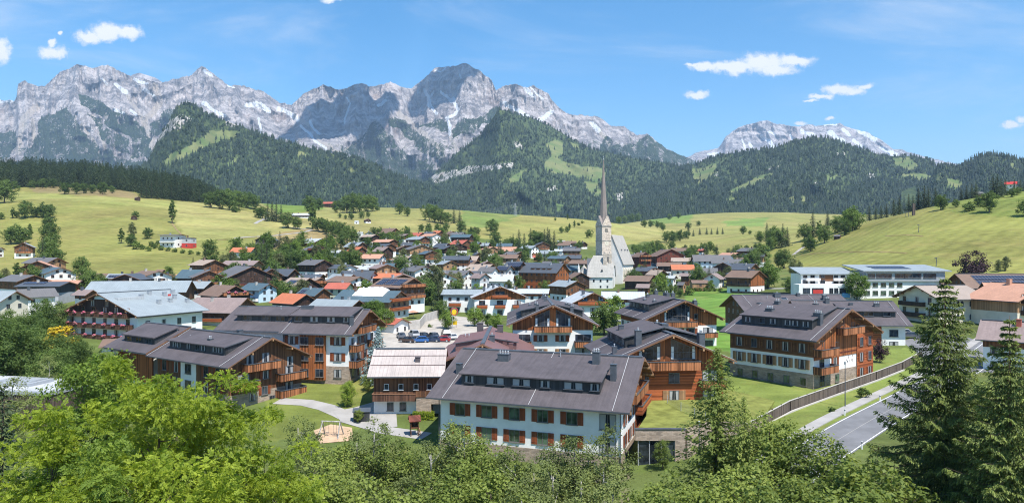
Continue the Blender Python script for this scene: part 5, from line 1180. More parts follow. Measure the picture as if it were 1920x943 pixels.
# ------------------------------------------------------------------ the church
def church():
    x0 = (1131.5 - 960) / F * 400; c = empty('parish_church', (x0, 400, 1.9), 0); tag(c, 'gothic parish church with a needle thin shingled spire and steep pale shingle roofs', 'church')
    z = lambda py, Y=400: zpix(py, Y) - 1.9
    ph = R(27)
    t = MB(); w = 3.25
    t.box(-w, w, -w, w, -3, z(424)); tower = t.build('tower', M['tower_stone'], c, rz=ph)
    cm = MB()
    for py in (424.5, 451, 477): cm.box(-w - .22, w + .22, -w - .22, w + .22, z(py) - .25, z(py) + .12)
    cm.build('cornice', M['concrete'], tower)
    gb = MB(); zt, zg = z(424) + .15, z(405)
    for k in range(4):
        a = math.pi / 2 * k; rot = Matrix.Rotation(a, 3, 'Z'); f = lambda x, y, zz: tuple(rot @ Vector((x, y, zz)))
        gb.poly([f(-w - .2, -w - .2, zt), f(w + .2, -w - .2, zt), f(0, -w - .2, zg)]); gb.poly([f(-w - .2, -w - .2, zt), f(0, -w - .2, zg), f(0, 0, zg + .6)], 1); gb.poly([f(0, -w - .2, zg), f(w + .2, -w - .2, zt), f(0, 0, zg + .6)], 1)
    gb.build('gables', [M['tower_stone'], M['shingle']], tower)
    sp = MB(); zs = z(300); prof = [(3.0, zt + 1.5), (2.35, zg - 1), (2.0, z(390)), (1.45, z(362)), (.95, z(338)), (.5, z(318)), (.16, zs)]
    sp.lathe(prof, 8); s = sp.build('spire', M['shingle'], tower, rz=0)
    k = MB(); k.lathe([(.05, zs - .2), (.34, zs + .15), (.34, zs + .45), (.05, zs + .7)], 8).tube((0, 0, zs + .6), (0, 0, zs + 2.4), .07, .05, 5).tube((-.45, 0, zs + 1.7), (.45, 0, zs + 1.7), .06, .06, 5); k.build('cross', M['metal_bright'], s)
    for sd, n in (('f', 0), ('r', 1)):
        rt = R(90) * n
        for dx in (-.75, 0, .75):
            b = MB(); b.box(-.24, .24, -w - .03, -w + .05, z(436), z(429)); b.build('belfry_window', M['glass'], tower, (0, 0, 0), rt).location = (dx * math.cos(rt), dx * math.sin(rt), 0)
        cl = MB(); cl.tube((0, -w - .02, z(456.5)), (0, -w - .10, z(456.5)), 1.35, 1.35, 24); clock = cl.build('clock_face', M['cream_wall'], tower, rz=rt)
        hd = MB(); zc = z(456.5); hd.box(-.06, .06, -w - .14, -w - .11, zc - .1, zc + .95).box(-.1, .6, -w - .14, -w - .11, zc - .06, zc + .06)
        for i in range(12):
            a = i * math.pi / 6; hd.box(1.12 * math.sin(a) - .06, 1.12 * math.sin(a) + .06, -w - .13, -w - .10, zc + 1.12 * math.cos(a) - .06, zc + 1.12 * math.cos(a) + .06)
        hd.build('clock_hands', M['metal_dark'], clock)
    # nave with its steep roof running back to the right
    th = R(66); L, W = 26, 14.4; nx, ny = (1145 - 960) / F * 403 - x0, 3.0; zr_, ze_ = z(440, 403), z(496, 398)
    nc = empty('nave', (0, 0, 0), 0, c); nc.location = (nx + math.cos(th) * L / 2 + .6, ny + math.sin(th) * L / 2, 0); nc.rotation_euler = (0, 0, th)
    a = W / 2
    MB().prism([(-a, ze_), (-a, ze_ - .4), (0, zr_ - .6), (a, ze_ - .4), (a, ze_), (0, zr_)], -L / 2, L / 2, 0, 1).build('nave_roof', [M['church_roof'], M['concrete']], nc)
    MB().prism([(-a + .7, -4), (a - .7, -4), (a - .7, ze_ + .6), (0, zr_ - 1.2), (-a + .7, ze_ + .6)], -L / 2 + .4, L / 2 - .4).build('nave_wall', M['white_wall'], nc)
    for i in range(5):
        x = -L / 2 + 2.2 + i * 5.0; MB().prism([(-a - .9, -4), (-a + .75, -4), (-a + .75, ze_ - 1.2), (-a - .3, ze_ - 3.2), (-a - .9, 3)], x - .5, x + .5).build('buttress', M['cream_wall'], nc)
        if i < 4:
            wv = MB(); wv.box(x + 2.0, x + 3.0, -a + .66, -a + .78, 3.2, ze_ - 2.6); wv.build('nave_window', M['glass'], nc)
    for x in (-6, 2, 8): MB().prism([(-.5, 0), (.5, 0), (0, .9)], -.5, .5).build('roof_louvre', M['metal_dark'], nc, (x, -a * .55, ze_ + (zr_ - ze_) * .45 + .3), R(90))
    # lower house in front with half hipped roof
    hc = empty('sacristy', (0, 0, 0), 0, c); hx = (1128 - 960) / F * 387 - x0; hc.location = (hx, -13.5, 0); hc.rotation_euler = (0, 0, R(-14))
    zr2, ze2 = z(479, 388), z(520, 380); L2, W2 = 14.6, 15.5; a = W2 / 2; hp = 2.6
    mb = MB(); E = [(-L2 / 2, -a, ze2), (L2 / 2, -a, ze2), (L2 / 2, a, ze2), (-L2 / 2, a, ze2)]; zk = ze2 + (zr2 - ze2) * .52; f = 1 - .52
    r0, r1 = (-L2 / 2 + hp, 0, zr2), (L2 / 2 - hp, 0, zr2); kr = (L2 / 2, -a * f, zk); kb = (L2 / 2, a * f, zk); kl = (-L2 / 2, -a * f, zk); klb = (-L2 / 2, a * f, zk)
    mb.poly([E[0], E[1], kr, r1, r0, kl]); mb.poly([E[2], E[3], klb, r0, r1, kb]); mb.poly([kr, kb, r1]); mb.poly([klb, kl, r0]); mb.build('sacristy_roof', M['church_roof'], hc)
    x = L2 / 2 - .5; y = a - .6; zw = ze2 + .35; MB().prism([(-y, -4), (y, -4), (y, zw), (y * f, zk - .5), (-y * f, zk - .5), (-y, zw)], -x, x).build('sacristy_wall', M['white_wall'], hc)
    for i, xx in enumerate((-3.6, .2, 4)):
        MB().box(-.5, .5, -.05, .05, -.7, .7).build('window', M['glass'], hc, (xx, -y - .02, ze2 - 1.9))
        if i: MB().box(-.45, .45, -.05, .05, -.6, .6).build('window', M['glass'], hc, (xx, -y - .02, ze2 - 5.2))
    MB().prism([(-.6, 0), (.6, 0), (0, 1.1)], -.7, .7).build('roof_louvre', M['metal_dark'], hc, (.8, -a * .72, ze2 + (zr2 - ze2) * .28 + .2), R(90))
    for xx, yy, w2 in ((2.3, -1.2, 1.1), (5.0, -.6, .8)): MB().box(-w2, w2, -.8, .8, -4.5, 2.4).lathe([(w2 * .9, 2.4), (w2 * .8, 3.0), (w2 * .3, 3.3)], 8).build('chimney', M['tower_stone'], hc, (xx, yy - 1.5, zr2 - 1.0))
    MB().prism([(-6, -4), (1.5, -4), (1.5, z(484)), (-6, z(520))], -9.8, -6.2).build('lean_to', M['slate_roof'], c, (0, -2, 0), R(-10))
    lp = MB().tube((2.4, -22.2, -3), (2.4, -22.2, z(512)), .09, .06, 6); lp.build('lightning_conductor', M['metal_dark'], c)
church()
def chapel():
    p = at(1095, 405); p.z = zpix(530, 405); r = empty('chapel', p, R(20)); tag(r, 'small white chapel with a pointed pyramid roof left of the church', 'chapel')
    MB().box(-2.4, 2.4, -2.4, 2.4, -3, 5.5).build('wall', M['white_wall'], r); mb = MB(); q = [(-2.9, -2.9, 5.5), (2.9, -2.9, 5.5), (2.9, 2.9, 5.5), (-2.9, 2.9, 5.5)]
    for i in range(4): mb.poly([q[i], q[(i + 1) % 4], (0, 0, 10.8)])
    mb.poly(q[::-1]); mb.build('roof', M['church_roof'], r); MB().box(-4.2, -3.2, -1, 0, -3, 8.2).lathe([(.7, 8.2), (.5, 9), (.05, 11.4)], 8, 0, (-3.7, -.5)).build('turret', M['white_wall'], r)
chapel()

# ------------------------------------------------------------------ houses of the village, from the photo's outlines
HS = []
def V(name, label, x0, x1, yr, ye, yb, th, roof, wall='white_wall', top='timber_brown', a=None, **k):
    h = px_house(name, label, x0, x1, yr, ye, yb, th, roof=roof, wall=wall, top=top, **k)
    a = dict(a or {}); sides = a.pop('sides', 'FR' if th < 0 else 'FL'); auto(h, sides, **a); HS.append(h); return h
B1 = [('R', 1, .8)]; BL = [('L', 1, .8)]
# centre foreground pair with orange gables
h = House('guest_house', 'white guest house with orange gable and three orange balconies, behind the yellow sign', 'house', -5.0, 238.5, -84, 20, 19.5, 8.0, 11.9, 1.5, 'pale_roof', [(5.9, 'white_wall', 'plaster_wall')], 'timber_orange', 1.0, 1.2)
h.balcony('R', -2.6, 2.6, 6.6, 1.2, 1.0, 'timber_orange_flat')
for a in (-6, 0, 6): h.balcony('R', a - 1.7, a + 1.7, 3.2, 1.2, 1.0, 'timber_orange_flat'); h.win('R', a, 4.6, 2.1, 2.0, 'frame_wood'); h.win('R', a, 1.6, 1.8, 1.6, 'frame_wood')
h.win('R', 0, 8.0, 3.2, 1.4, 'frame_wood'); h.chimney(4, -5, .8, .8, 1.6, 0); h.chimney(6, -2, .8, .8, 1.6, 0); h.chimney(-4, -3, .8, .8, 1.6, 0); h.chimney(0, 3, .8, .8, 1.2, 0); h.brackets('R', 5)
w = House('guest_house', 'flat pitched wing with blue grey roof left of the orange gabled guest house', 'house', -17, 243, -4, 15, 12, 8.6, 10.2, 1.5, 'steel_roof', [(5.9, 'white_wall', 'plaster_wall')], 'grey_wall', .8, .8); auto(w, 'F', chim=2, frame='frame'); w.balcony('F', -4.5, -.5, 3.2, 1.1, 1.0, 'timber_orange_flat')
w = House('guest_house', 'rear wing with flat pale metal roof and several chimneys behind the orange gabled guest house', 'house', 5, 254, -6, 18, 13, 8.4, 9.9, 1.5, 'pale_roof', [(5.9, 'white_wall', 'plaster_wall')], 'timber_orange', .8, .8); auto(w, 'FR', chim=3, frame='frame')
h = House('guest_house', 'guest house with two blue windows in its orange gable, in front of the church', 'house', 25.5, 232, -78, 14, 15.5, 6.4, 10.0, 1.5, 'pale_roof', [(4.6, 'white_wall', 'plaster_wall')], 'timber_orange', 1.0, 1.2)
h.balcony('R', -5.4, 5.4, 4.5, 1.2, 1.1, 'timber_orange_flat'); h.balcony('R', 2.6, 6, 1.2, 1.1, 1.0, 'timber_orange_flat')
for a in (-2.8, 2.8): h.win('R', a, 6.6, 1.5, 1.5, 'blue_paint')
for a in (-4, 0, 4): h.win('R', a, 2.6, 1.6, 1.5, 'frame_wood')
h.chimney(2, -2, .9, .9, 1.2, 0); h.chimney(-4, 3, .8, .8, 1.2, 0); h.brackets('R', 5)
w = House('guest_house', 'broad low roofed annexe in pale sheet metal right of the blue windowed gable', 'house', 39, 240, -8, 15, 13, 7.2, 9.6, 1.5, 'pale_roof', [(4.6, 'white_wall', 'plaster_wall')], 'timber_orange', 1.0, 1.0); auto(w, 'FR', chim=1, balc=[('R', 1, .7)], bmat='timber_orange_flat')
# left of centre, second row
V('house', 'house with a large pinkish tile roof and orange balcony, right of the flower hotel', 359, 473, 558, 587, 612, -12, 'pinkish_roof', a=dict(balc=[('F', .35, .6)], bmat='timber_orange_flat', chim=2))
V('dark_chalet', 'house with brown tile roof, dark timber gable and white flower boxes', 359, 456, 535, 556, 578, -40, 'brown_roof', top='timber_dark', a=dict(balc=B1, flowers=True))
V('hotel_chalet', 'large dark timber hotel with red balconies and broad grey roof below the left meadow', 377, 497, 499, 522, 552, -48, 'grey_roof', 'timber_dark', 'timber_dark', ratio=.9, a=dict(balc=[('R', 1, .9), ('R', 2, .9)], bmat='timber_red', storeys=4))
V('side_wing', 'low teal roofed wing left of the large dark timber hotel', 338, 398, 504, 522, 540, -10, 'teal_roof', 'grey_wall', 'timber_dark')
V('low_house', 'low house with flat pitched blue grey roof in front of the dark timber hotel', 341, 399, 527, 541, 560, -8, 'steel_roof', a=dict(frame='frame'))
V('blue_house', 'light blue house with teal roof and white terrace', 452, 520, 531, 545, 568, -30, 'teal_roof', 'blue_wall', 'blue_wall', a=dict(frame='frame', balc=[('F', .3, .9)], bmat='white_wall'))
V('red_roof_house', 'white house with a bright orange tile roof and one roof window', 500, 586, 551, 570, 592, -35, 'orange_roof', top='timber_dark', split=.8).skylight(2.2, -2.4, 2, 2.2)
V('collector_house', 'house with teal roof carrying two dark tube collectors', 556, 620, 540, 555, 572, -30, 'teal_roof', 'green_wall', 'timber_brown').solar(-4.2, -1.8, 1.2, 4.6)
V('solar_chalet', 'chalet with beige roof, blue collectors and a dark balconied gable', 513, 594, 521, 538, 558, -42, 'beige_roof', 'timber_dark', 'timber_dark', a=dict(balc=[('R', 1, .9)], bmat='timber_red', flowers=True)).solar(-3.5, 2.5, 2, 4.5)
V('pyramid_house', 'broad pale metal roof seen over the ridge of the chalet with the orange bay', 574, 692, 562, 588, 604, -25, 'steel_roof', a=dict(chim=2), pmin=.35)
V('cream_house', 'cream house with a terracotta tile roof left of the white tarpaulin', 612, 662, 530, 542, 568, -14, 'red_roof', 'green_wall', 'green_wall', a=dict(frame='frame'))
t = V('timber_house', 'pale timber house with dark teal roof partly covered by a white tarpaulin', 628, 766, 545, 567, 600, -22, 'teal_roof', 'white_wall', 'timber_pale', ratio=1.6, a=dict(balc=[('R', 1, .9), ('R', 2, .9)], bmat='timber_orange_flat'))
def tarpaulin(h):
    nx, ny = 52, 28; V_ = []; g = np.random.default_rng(3)
    for j in range(ny):
        for i in range(nx):
            x = -5.0 + 11.5 * i / (nx - 1); y = -3.9 + 5.2 * j / (ny - 1); bulge = 1.25 * math.sin(math.pi * min(1, max(0, i / (nx - 1)))) ** .4 * math.sin(math.pi * min(1, max(.0, j / (ny - 1)))) ** .5
            V_.append((x, y, h.roof_z(y) + .15 + .75 * bulge + .95 * (float(ridged(np.array(x * .55), np.array(y * .6), 3, 4)) - .55) * min(1, bulge * 2)))
    idx = np.arange(nx * ny).reshape(ny, nx); Fc = np.stack([idx[:-1, :-1], idx[:-1, 1:], idx[1:, 1:], idx[1:, :-1]], -1).reshape(-1, 4)
    o = link('tarpaulin', mesh_np('tarpaulin', np.array(V_), Fc, M['tarp'], smooth=True)); o.matrix_world = Matrix.Translation(h.r.location) @ Matrix.Rotation(h.r.rotation_euler[2], 4, 'Z'); tag(o, 'crumpled white tarpaulin spread over the dark teal roof', 'tarpaulin')
tarpaulin(t)
s = V('solar_chalet', 'big chalet whose brown roof is filled with solar panels, behind the white tarpaulin', 690, 792, 521, 540, 580, -38, 'brown_roof', 'white_wall', 'timber_brown', Y=222, a=dict(balc=[('R', 1, .9), ('R', 2, .9)], bmat='railing'))
s.solar(-6, -2.4, 1.2, 5); s.solar(-1.8, 1.4, 1.2, 5); s.solar(1.9, 6, 1.2, 5)
V('orange_roof_house', 'house showing only a strip of orange roof behind the solar panelled chalet', 698, 756, 512, 522, 545, -5, 'orange_roof')
V('large_hall', 'large house with wide charcoal roof and small red gable dormer above the white tarpaulin', 636, 708, 503, 527, 545, -14, 'slate_roof', 'grey_wall', 'grey_wall', a=dict(chim=2))
V('low_hall', 'low hall with a white flat pitched roof behind the charcoal roof', 660, 728, 498, 506, 516, -3, 'pale_roof', pmin=.12)
V('low_hall', 'second pale low roof right of the white roofed hall', 705, 748, 503, 512, 526, -30, 'pale_roof', top='timber_dark', pmin=.15)
V('beige_gable_house', 'house with beige roof and a pale timber gable with balcony', 566, 618, 520, 532, 548, -60, 'beige_roof', top='timber_pale', a=dict(balc=B1))
V('grey_roof_house', 'house with pale grey roof, dormer strip and dark red gable', 603, 672, 514, 530, 548, -35, 'steel_roof', 'white_wall', 'timber_red')
V('flat_hall', 'long flat dark roof at the lower edge of the small sunlit lawn', 556, 606, 514, 521, 534, -4, 'slate_roof', pmin=.15)
V('gable_house', 'cream house with light timber balconies under its gable, right of the dark hotel', 470, 528, 501, 518, 540, -62, 'slate_roof', 'cream_wall', 'timber_brown', a=dict(balc=[('R', 1, .8)], bmat='timber_pale'))
V('slate_house', 'house with slate roof and a white dormer right of the cream gabled house', 506, 560, 502, 518, 534, -20, 'slate_roof', top='timber_dark')
V('big_grey_house', 'large grey roofed apartment house with rounded dormers behind the flower hotel', 178, 356, 527, 550, 585, 14, 'steel_roof', 'white_wall', 'timber_brown', ratio=1.7, Y=222, pmin=.3, a=dict(chim=5, sides='FL', frame='frame', storeys=3, balc=[('F', 1, .5)]))
V('white_house', 'white house with grey roof and red brown canopy at the left edge of the village', 19, 88, 540, 558, 598, 52, 'grey_roof', 'white_wall', 'white_wall', ratio=1.3, Y=205, a=dict(frame='frame'))
V('solar_block', 'dark flat roofed block with a tilted solar array behind the white house', 50, 128, 528, 537, 562, 6, 'slate_roof', 'grey_wall', 'dark_panel', pmin=.1, Y=228, a=dict(frame='frame', step=4)).solar(-6, .5, .5, 3.2)
V('salmon_barn', 'long barn with a salmon tile roof and orange brown boarding', 86, 164, 525, 535, 553, -14, 'salmon_roof', 'timber_orange_flat', 'timber_orange_flat', ratio=2, a=dict(chim=0))
V('long_barn', 'long dark barn with brown roof at the foot of the left meadow', 154, 206, 511, 521, 531, 2, 'brown_roof', 'timber_dark', 'timber_dark', ratio=2.2, a=dict(chim=0, sides='F'))
V('solar_house', 'house with grey roof and a row of solar panels joined to the long dark barn', 206, 250, 510, 522, 532, 2, 'steel_roof', 'grey_wall', 'grey_wall', ratio=1.8).solar(-4.5, 5, 1, 2.6)
V('low_shed', 'low shed with a white sheet roof behind the grey apartment house', 220, 268, 521, 528, 540, -3, 'pale_roof', pmin=.12, ratio=2)
V('salmon_shed', 'low shed with pale red roof below the two dark huts', 294, 344, 514, 522, 534, -4, 'salmon_roof', pmin=.15, ratio=2)
V('hut', 'left one of two dark timber huts on the lower meadow edge', 294, 308, 505, 509, 517, 0, 'brown_roof', 'timber_dark', 'timber_dark', og=.3, oe=.3, a=dict(chim=0, step=9))
V('hut', 'right one of two dark timber huts on the lower meadow edge, with a pointed gable', 310, 325, 504, 510, 517, -80, 'brown_roof', 'timber_dark', 'timber_dark', og=.3, oe=.3, a=dict(chim=0, step=9))
V('grey_blue_house', 'house with a blue grey metal roof cut by the left picture edge', -50, 37, 545, 567, 590, -8, 'steel_roof', 'cream_wall', 'cream_wall', Y=180, a=dict(frame='frame'))
V('terrace_house', 'low brown roofed house between the salmon barn and the grey apartment house', 140, 182, 543, 554, 566, -20, 'pinkish_roof', Y=214)
V('old_farmhouse', 'old farmhouse with brown timber gable and grey roof on the slope at the left edge', 15, 58, 455, 464, 485, -62, 'steel_roof', 'white_wall', 'timber_brown', a=dict(balc=B1))
V('slope_house', 'small white house cut by the left picture edge below the farmhouse', -16, 7, 464, 468, 483, -10, 'grey_roof', 'white_wall', 'white_wall')
V('barn', 'tiny dark barn on the upper rim of the left meadow', 251, 263, 368, 371, 377, -35, 'brown_roof', 'timber_dark', 'timber_dark', og=.3, oe=.3, a=dict(chim=0, step=9))
V('barn', 'small weathered barn with a pale roof in the middle of the left meadow', 242, 258, 403, 407, 413, -60, 'patina_roof', 'timber_dark', 'timber_dark', og=.4, oe=.4, a=dict(chim=0, step=9))
# upper village
V('orange_roof_house', 'white house with a long low orange roof left of the tall spruces', 438, 477, 464, 473, 494, -3, 'orange_roof', 'white_wall', 'white_wall', a=dict(frame='frame'))
V('modern_house', 'charcoal modern house with broad terrace below the pale mown field', 474, 516, 439, 451, 466, -80, 'slate_roof', 'dark_panel', 'dark_panel', a=dict(balc=[('R', 1, 1.0)], bmat='frame'))
V('white_roof_chalet', 'brown chalet with a glaring white roof above the balconied hotel', 554, 612, 447, 456, 466, -38, 'pale_roof', 'timber_brown', 'timber_brown')
V('balcony_hotel', 'hotel with red balconies, cream lower floors and grey roof above the trimmed hedge', 553, 614, 460, 469, 491, -60, 'grey_roof', 'cream_wall', 'timber_dark', split=.66, a=dict(balc=[('R', 1, .95), ('R', 2, .95)], bmat='timber_red'))
V('pool_annexe', 'flat roofed annexe with blue windows right of the balconied hotel', 608, 640, 469, 474, 490, -4, 'pale_roof', 'blue_wall', 'cream_wall', pmin=.12)
V('orange_chalet', 'brown chalet with an orange roof and long balcony among the spruces', 646, 686, 463, 472, 486, -40, 'orange_roof', 'timber_brown', 'timber_brown', a=dict(balc=B1))
V('collector_chalet', 'chalet with grey roof and dark collectors above the orange roofed chalet', 642, 686, 454, 463, 474, -35, 'steel_roof', 'white_wall', 'timber_brown').solar(-3, 2, .8, 3)
V('tall_chalet', 'tall brown chalet with pinkish roof seen between green trees', 695, 736, 461, 472, 495, -42, 'pinkish_roof', 'white_wall', 'timber_dark', a=dict(balc=B1))
V('blue_gable_house', 'narrow house with blue glazed gable and red stripe', 681, 703, 432, 440, 450, -84, 'slate_roof', 'white_wall', 'blue_wall')
V('white_block', 'white cube house at the left end of the upper row', 671, 681, 435, 437, 452, 0, 'pale_roof', 'white_wall', 'white_wall', pmin=.1, og=.2, oe=.2)
V('brown_roof_chalet', 'broad chalet with weathered brown roof on a terrace, highest in the upper row', 706, 748, 427, 437, 449, -34, 'brown_roof', 'cream_wall', 'timber_brown')
V('red_roof_house', 'white house with red roof and white balcony in the upper row', 762, 798, 434, 444, 455, -36, 'red_roof', 'white_wall', 'timber_brown', a=dict(balc=[('F', .4, 1)], bmat='white_wall'))
V('slate_chalet', 'timber house with dark slate roof right of the red roofed white house', 792, 820, 432, 441, 450, -28, 'slate_roof', 'timber_brown', 'timber_brown')
V('red_roof_house', 'small house with vivid orange red roof at the top of the upper row', 809, 832, 431, 437, 446, -30, 'orange_roof', 'cream_wall', 'timber_brown')
V('white_chalet', 'white chalet with brown gable at the right end of the upper row', 832, 858, 433, 439, 449, -60, 'brown_roof', 'white_wall', 'timber_brown')
V('white_house', 'pale house with grey roof below the right end of the upper row', 855, 875, 438, 442, 450, -40, 'steel_roof', 'white_wall', 'white_wall')
V('white_villa', 'large white villa with timber balconies and grey roof in the upper village', 748, 812, 459, 468, 486, -66, 'grey_roof', 'white_wall', 'timber_pale', a=dict(balc=[('R', 1, .8)], bmat='timber_pale'))
V('villa_wing', 'low white wing with brown gable left of the large white villa', 738, 772, 460, 467, 479, -70, 'brown_roof', 'white_wall', 'timber_brown')
V('slate_roof_house', 'house showing a dark blue roof left above the white villa', 752, 778, 454, 460, 468, -3, 'slate_roof')
V('dark_chalet', 'dark timber chalet with slate roof right of the white villa', 810, 848, 456, 464, 474, -40, 'slate_roof', 'timber_dark', 'timber_red', a=dict(balc=B1, bmat='timber_red'))
V('red_brown_chalet', 'chalet with a red brown roof in two steps above the green hedges', 842, 884, 450, 458, 467, -40, 'red_roof', 'timber_red', 'timber_brown')
V('red_brown_chalet', 'lower red roof in front of the stepped red brown chalet', 848, 868, 458, 464, 470, -30, 'red_roof', 'timber_red', 'timber_red')
V('blue_roof_house', 'timber house with blue roof right of the red brown chalets', 884, 905, 451, 458, 466, -34, 'teal_roof', 'timber_brown', 'timber_brown')
V('grey_house', 'low house with grey roof behind the blue roofed one', 896, 922, 455, 461, 468, -20, 'steel_roof', 'timber_brown', 'timber_brown')
V('farm', 'red brown farm on the ridge beside a clump of trees', 604, 628, 377, 382, 389, -12, 'red_roof', 'timber_dark', 'timber_dark', ratio=1.7)
V('hut', 'dark hut with a white lower wall alone on the upper meadow', 680, 696, 409, 413, 419, -60, 'brown_roof', 'white_wall', 'timber_dark', og=.3, oe=.3, a=dict(chim=0, step=9))
V('shed', 'tiny white shed left of the dark hut on the upper meadow', 665, 673, 414, 416, 420, 0, 'pale_roof', 'white_wall', 'white_wall', og=.1, oe=.1, a=dict(chim=0, step=9))
V('farm', 'white low farm building below the ridge, behind roadside trees', 548, 582, 400, 404, 409, -4, 'pale_roof', 'white_wall', 'timber_brown', ratio=2.4)
V('villa', 'modern white villa with flat overhanging roof on the meadow edge', 303, 346, 437, 441, 465, -14, 'grey_roof', 'white_wall', 'white_wall', pmin=.08, pmax=.1, og=1.2, oe=1.2, a=dict(frame='frame', storeys=2, chim=1, balc=[('F', .9, .9)], bmat='frame_white'))
V('villa_extension', 'red and grey cube extension right of the modern white villa', 343, 366, 443, 446, 466, -6, 'grey_roof', 'red_paint', 'grey_wall', pmin=.06, pmax=.08, og=.3, oe=.3, a=dict(frame='frame'))
# middle, left of the church
V('grey_roof_house', 'house with pale roof and half timber gable in front of the white villa', 732, 778, 480, 488, 505, -36, 'beige_roof', 'white_wall', 'grey_wall')
V('blue_grey_house', 'small house with blue grey roof below it', 720, 744, 493, 499, 512, -12, 'teal_roof', 'blue_wall', 'blue_wall')
V('slate_house', 'house with a steep slate roof right of the small blue grey house', 748, 800, 500, 514, 528, -30, 'slate_roof', 'grey_wall', 'grey_wall')
V('slate_house', 'house with slate roof reaching up to the white stairs', 786, 816, 494, 506, 520, -20, 'slate_roof', 'grey_wall', 'grey_wall')
V('pale_roof_house', 'house with pale green grey roof behind the birches', 828, 858, 482, 489, 497, -8, 'steel_roof', 'blue_wall', 'blue_wall')
V('beige_roof_house', 'house with beige roof left of the tall birch', 863, 900, 480, 488, 500, -14, 'beige_roof', 'white_wall', 'timber_brown')
V('solar_roof_house', 'house with small collectors on its brown roof below the beige roof', 866, 902, 488, 496, 507, -40, 'brown_roof', 'white_wall', 'timber_dark').solar(-2, 2, .6, 2.4)
V('slate_house', 'small slate roofed house behind the tall birch', 884, 906, 472, 478, 487, -60, 'slate_roof', 'white_wall', 'timber_brown')
V('red_roof_house', 'long house with a red tile roof among gardens left of the big spruces', 925, 972, 463, 471, 480, -14, 'salmon_roof', 'white_wall', 'timber_brown')
V('photovoltaic_house', 'house with a charcoal solar roof and pale gable, left of the long orange house', 930, 964, 496, 506, 520, -34, 'slate_roof', 'white_wall', 'grey_wall', Y=316).solar(-3.5, 3, 1, 3.6)
V('photovoltaic_house', 'dark house with larger solar roof directly behind the pale gabled one', 945, 986, 487, 500, 516, -30, 'slate_roof', 'grey_wall', 'timber_dark', Y=332).solar(-3, 5, 1, 4)
V('brown_house', 'house with pinkish roof behind the birches at the left of the guest house', 880, 920, 510, 522, 540, -50, 'pinkish_roof', 'white_wall', 'grey_wall', Y=292)
V('pale_metal_house', 'low house with pale metal roof and two dormers above the guest house', 912, 966, 514, 528, 545, -10, 'pale_roof', 'white_wall', 'white_wall', Y=296, a=dict(chim=2))
V('grey_roof_house', 'house with mid grey roof behind the pale metal roof', 896, 936, 500, 510, 524, -30, 'grey_roof', 'white_wall', 'white_wall', Y=310)
o = V('timber_hall', 'long orange timber building with dark roof and small dormers left of the church', 964, 1068, 493, 512, 545, -32, 'slate_roof', 'timber_orange_flat', 'timber_orange', ratio=1.7, Y=322, pmin=.42, a=dict(chim=1, storeys=3, frame='frame_wood', step=2.6))
for i in range(4): o.dormer(-2.5 + i * 3.0, -.9 + i * 3.0, 5.2, .9, .1, [], -1, .2, 'timber_orange', 'slate_roof')
V('dark_barn', 'black brown barn with a wide gable at the foot of the church', 1064, 1106, 511, 522, 542, -78, 'brown_roof', 'timber_dark', 'timber_dark', a=dict(chim=0))
V('low_barn', 'low barn with pinkish roof right of the orange timber building', 1035, 1064, 532, 541, 555, -4, 'pinkish_roof', 'timber_brown', 'timber_brown', a=dict(chim=0))
V('slate_house', 'house with blue grey roof between the orange building and the church', 1054, 1092, 495, 507, 526, -24, 'teal_roof', 'white_wall', 'grey_wall')
V('slate_house', 'long house with dark blue roof and orange timber behind it', 1046, 1090, 478, 485, 496, -10, 'slate_roof', 'timber_orange', 'timber_orange', ratio=1.8)
V('small_house', 'small timber house with red tiled roof left of the church roof', 1086, 1108, 487, 493, 502, -30, 'red_roof', 'timber_brown', 'timber_brown')
V('white_house', 'white house with slate roof right below the big spruces', 1054, 1088, 462, 469, 480, -40, 'slate_roof', 'white_wall', 'timber_red')
V('white_house', 'flat white house left of it', 1038, 1058, 467, 471, 482, -12, 'pale_roof', 'white_wall', 'white_wall', pmin=.12)
V('red_house', 'low house with dark red roof beneath the big spruces', 998, 1016, 478, 483, 490, -6, 'red_roof', 'timber_brown', 'timber_brown')
V('grey_roof_house', 'house with pale grey roof right of the dark red one', 1012, 1040, 470, 476, 484, -14, 'steel_roof', 'white_wall', 'white_wall')
V('slate_house', 'dark roofed house at the lower edge of the middle meadow', 1055, 1078, 451, 457, 465, -14, 'slate_roof', 'timber_dark', 'timber_dark')
V('slate_house', 'dark house with pale gable right of it at the meadow edge', 1078, 1104, 453, 459, 467, -60, 'slate_roof', 'white_wall', 'timber_dark')
V('flat_house', 'white flat roofed house at the meadow edge left of the dark roofed one', 1044, 1060, 451, 455, 462, 0, 'pale_roof', 'white_wall', 'white_wall', pmin=.1)
# right of the church
V('balcony_chalet', 'reddish chalet with balconies on every floor just right of the church roof', 1188, 1222, 472, 482, 497, -72, 'brown_roof', 'timber_red', 'timber_red', Y=430, a=dict(balc=[('R', 1, .9), ('R', 2, .9)], bmat='railing'))
V('gable_hotel', 'broad gabled hotel with three red balconies over white and grey lower floors', 1227, 1284, 467, 481, 505, -86, 'brown_roof', 'grey_wall', 'timber_red', split=.5, Y=430, a=dict(balc=[('R', 1.6, .3)], bmat='timber_red', storeys=3))
V('grey_annexe', 'low slate roofed house below the gable of the hotel', 1194, 1232, 496, 503, 516, -6, 'teal_roof', 'timber_brown', 'timber_brown')
V('white_house', 'white house with grey roof, broad dormer and collectors at the foot of the hill', 1300, 1367, 478, 490, 505, -6, 'grey_roof', 'blue_wall', 'white_wall', ratio=1.8, Y=390, a=dict(frame='frame'))
V('orange_roof_house', 'cream house with a bright orange roof right of the church', 1258, 1300, 496, 506, 518, -6, 'orange_roof', 'cream_wall', 'cream_wall', Y=360)
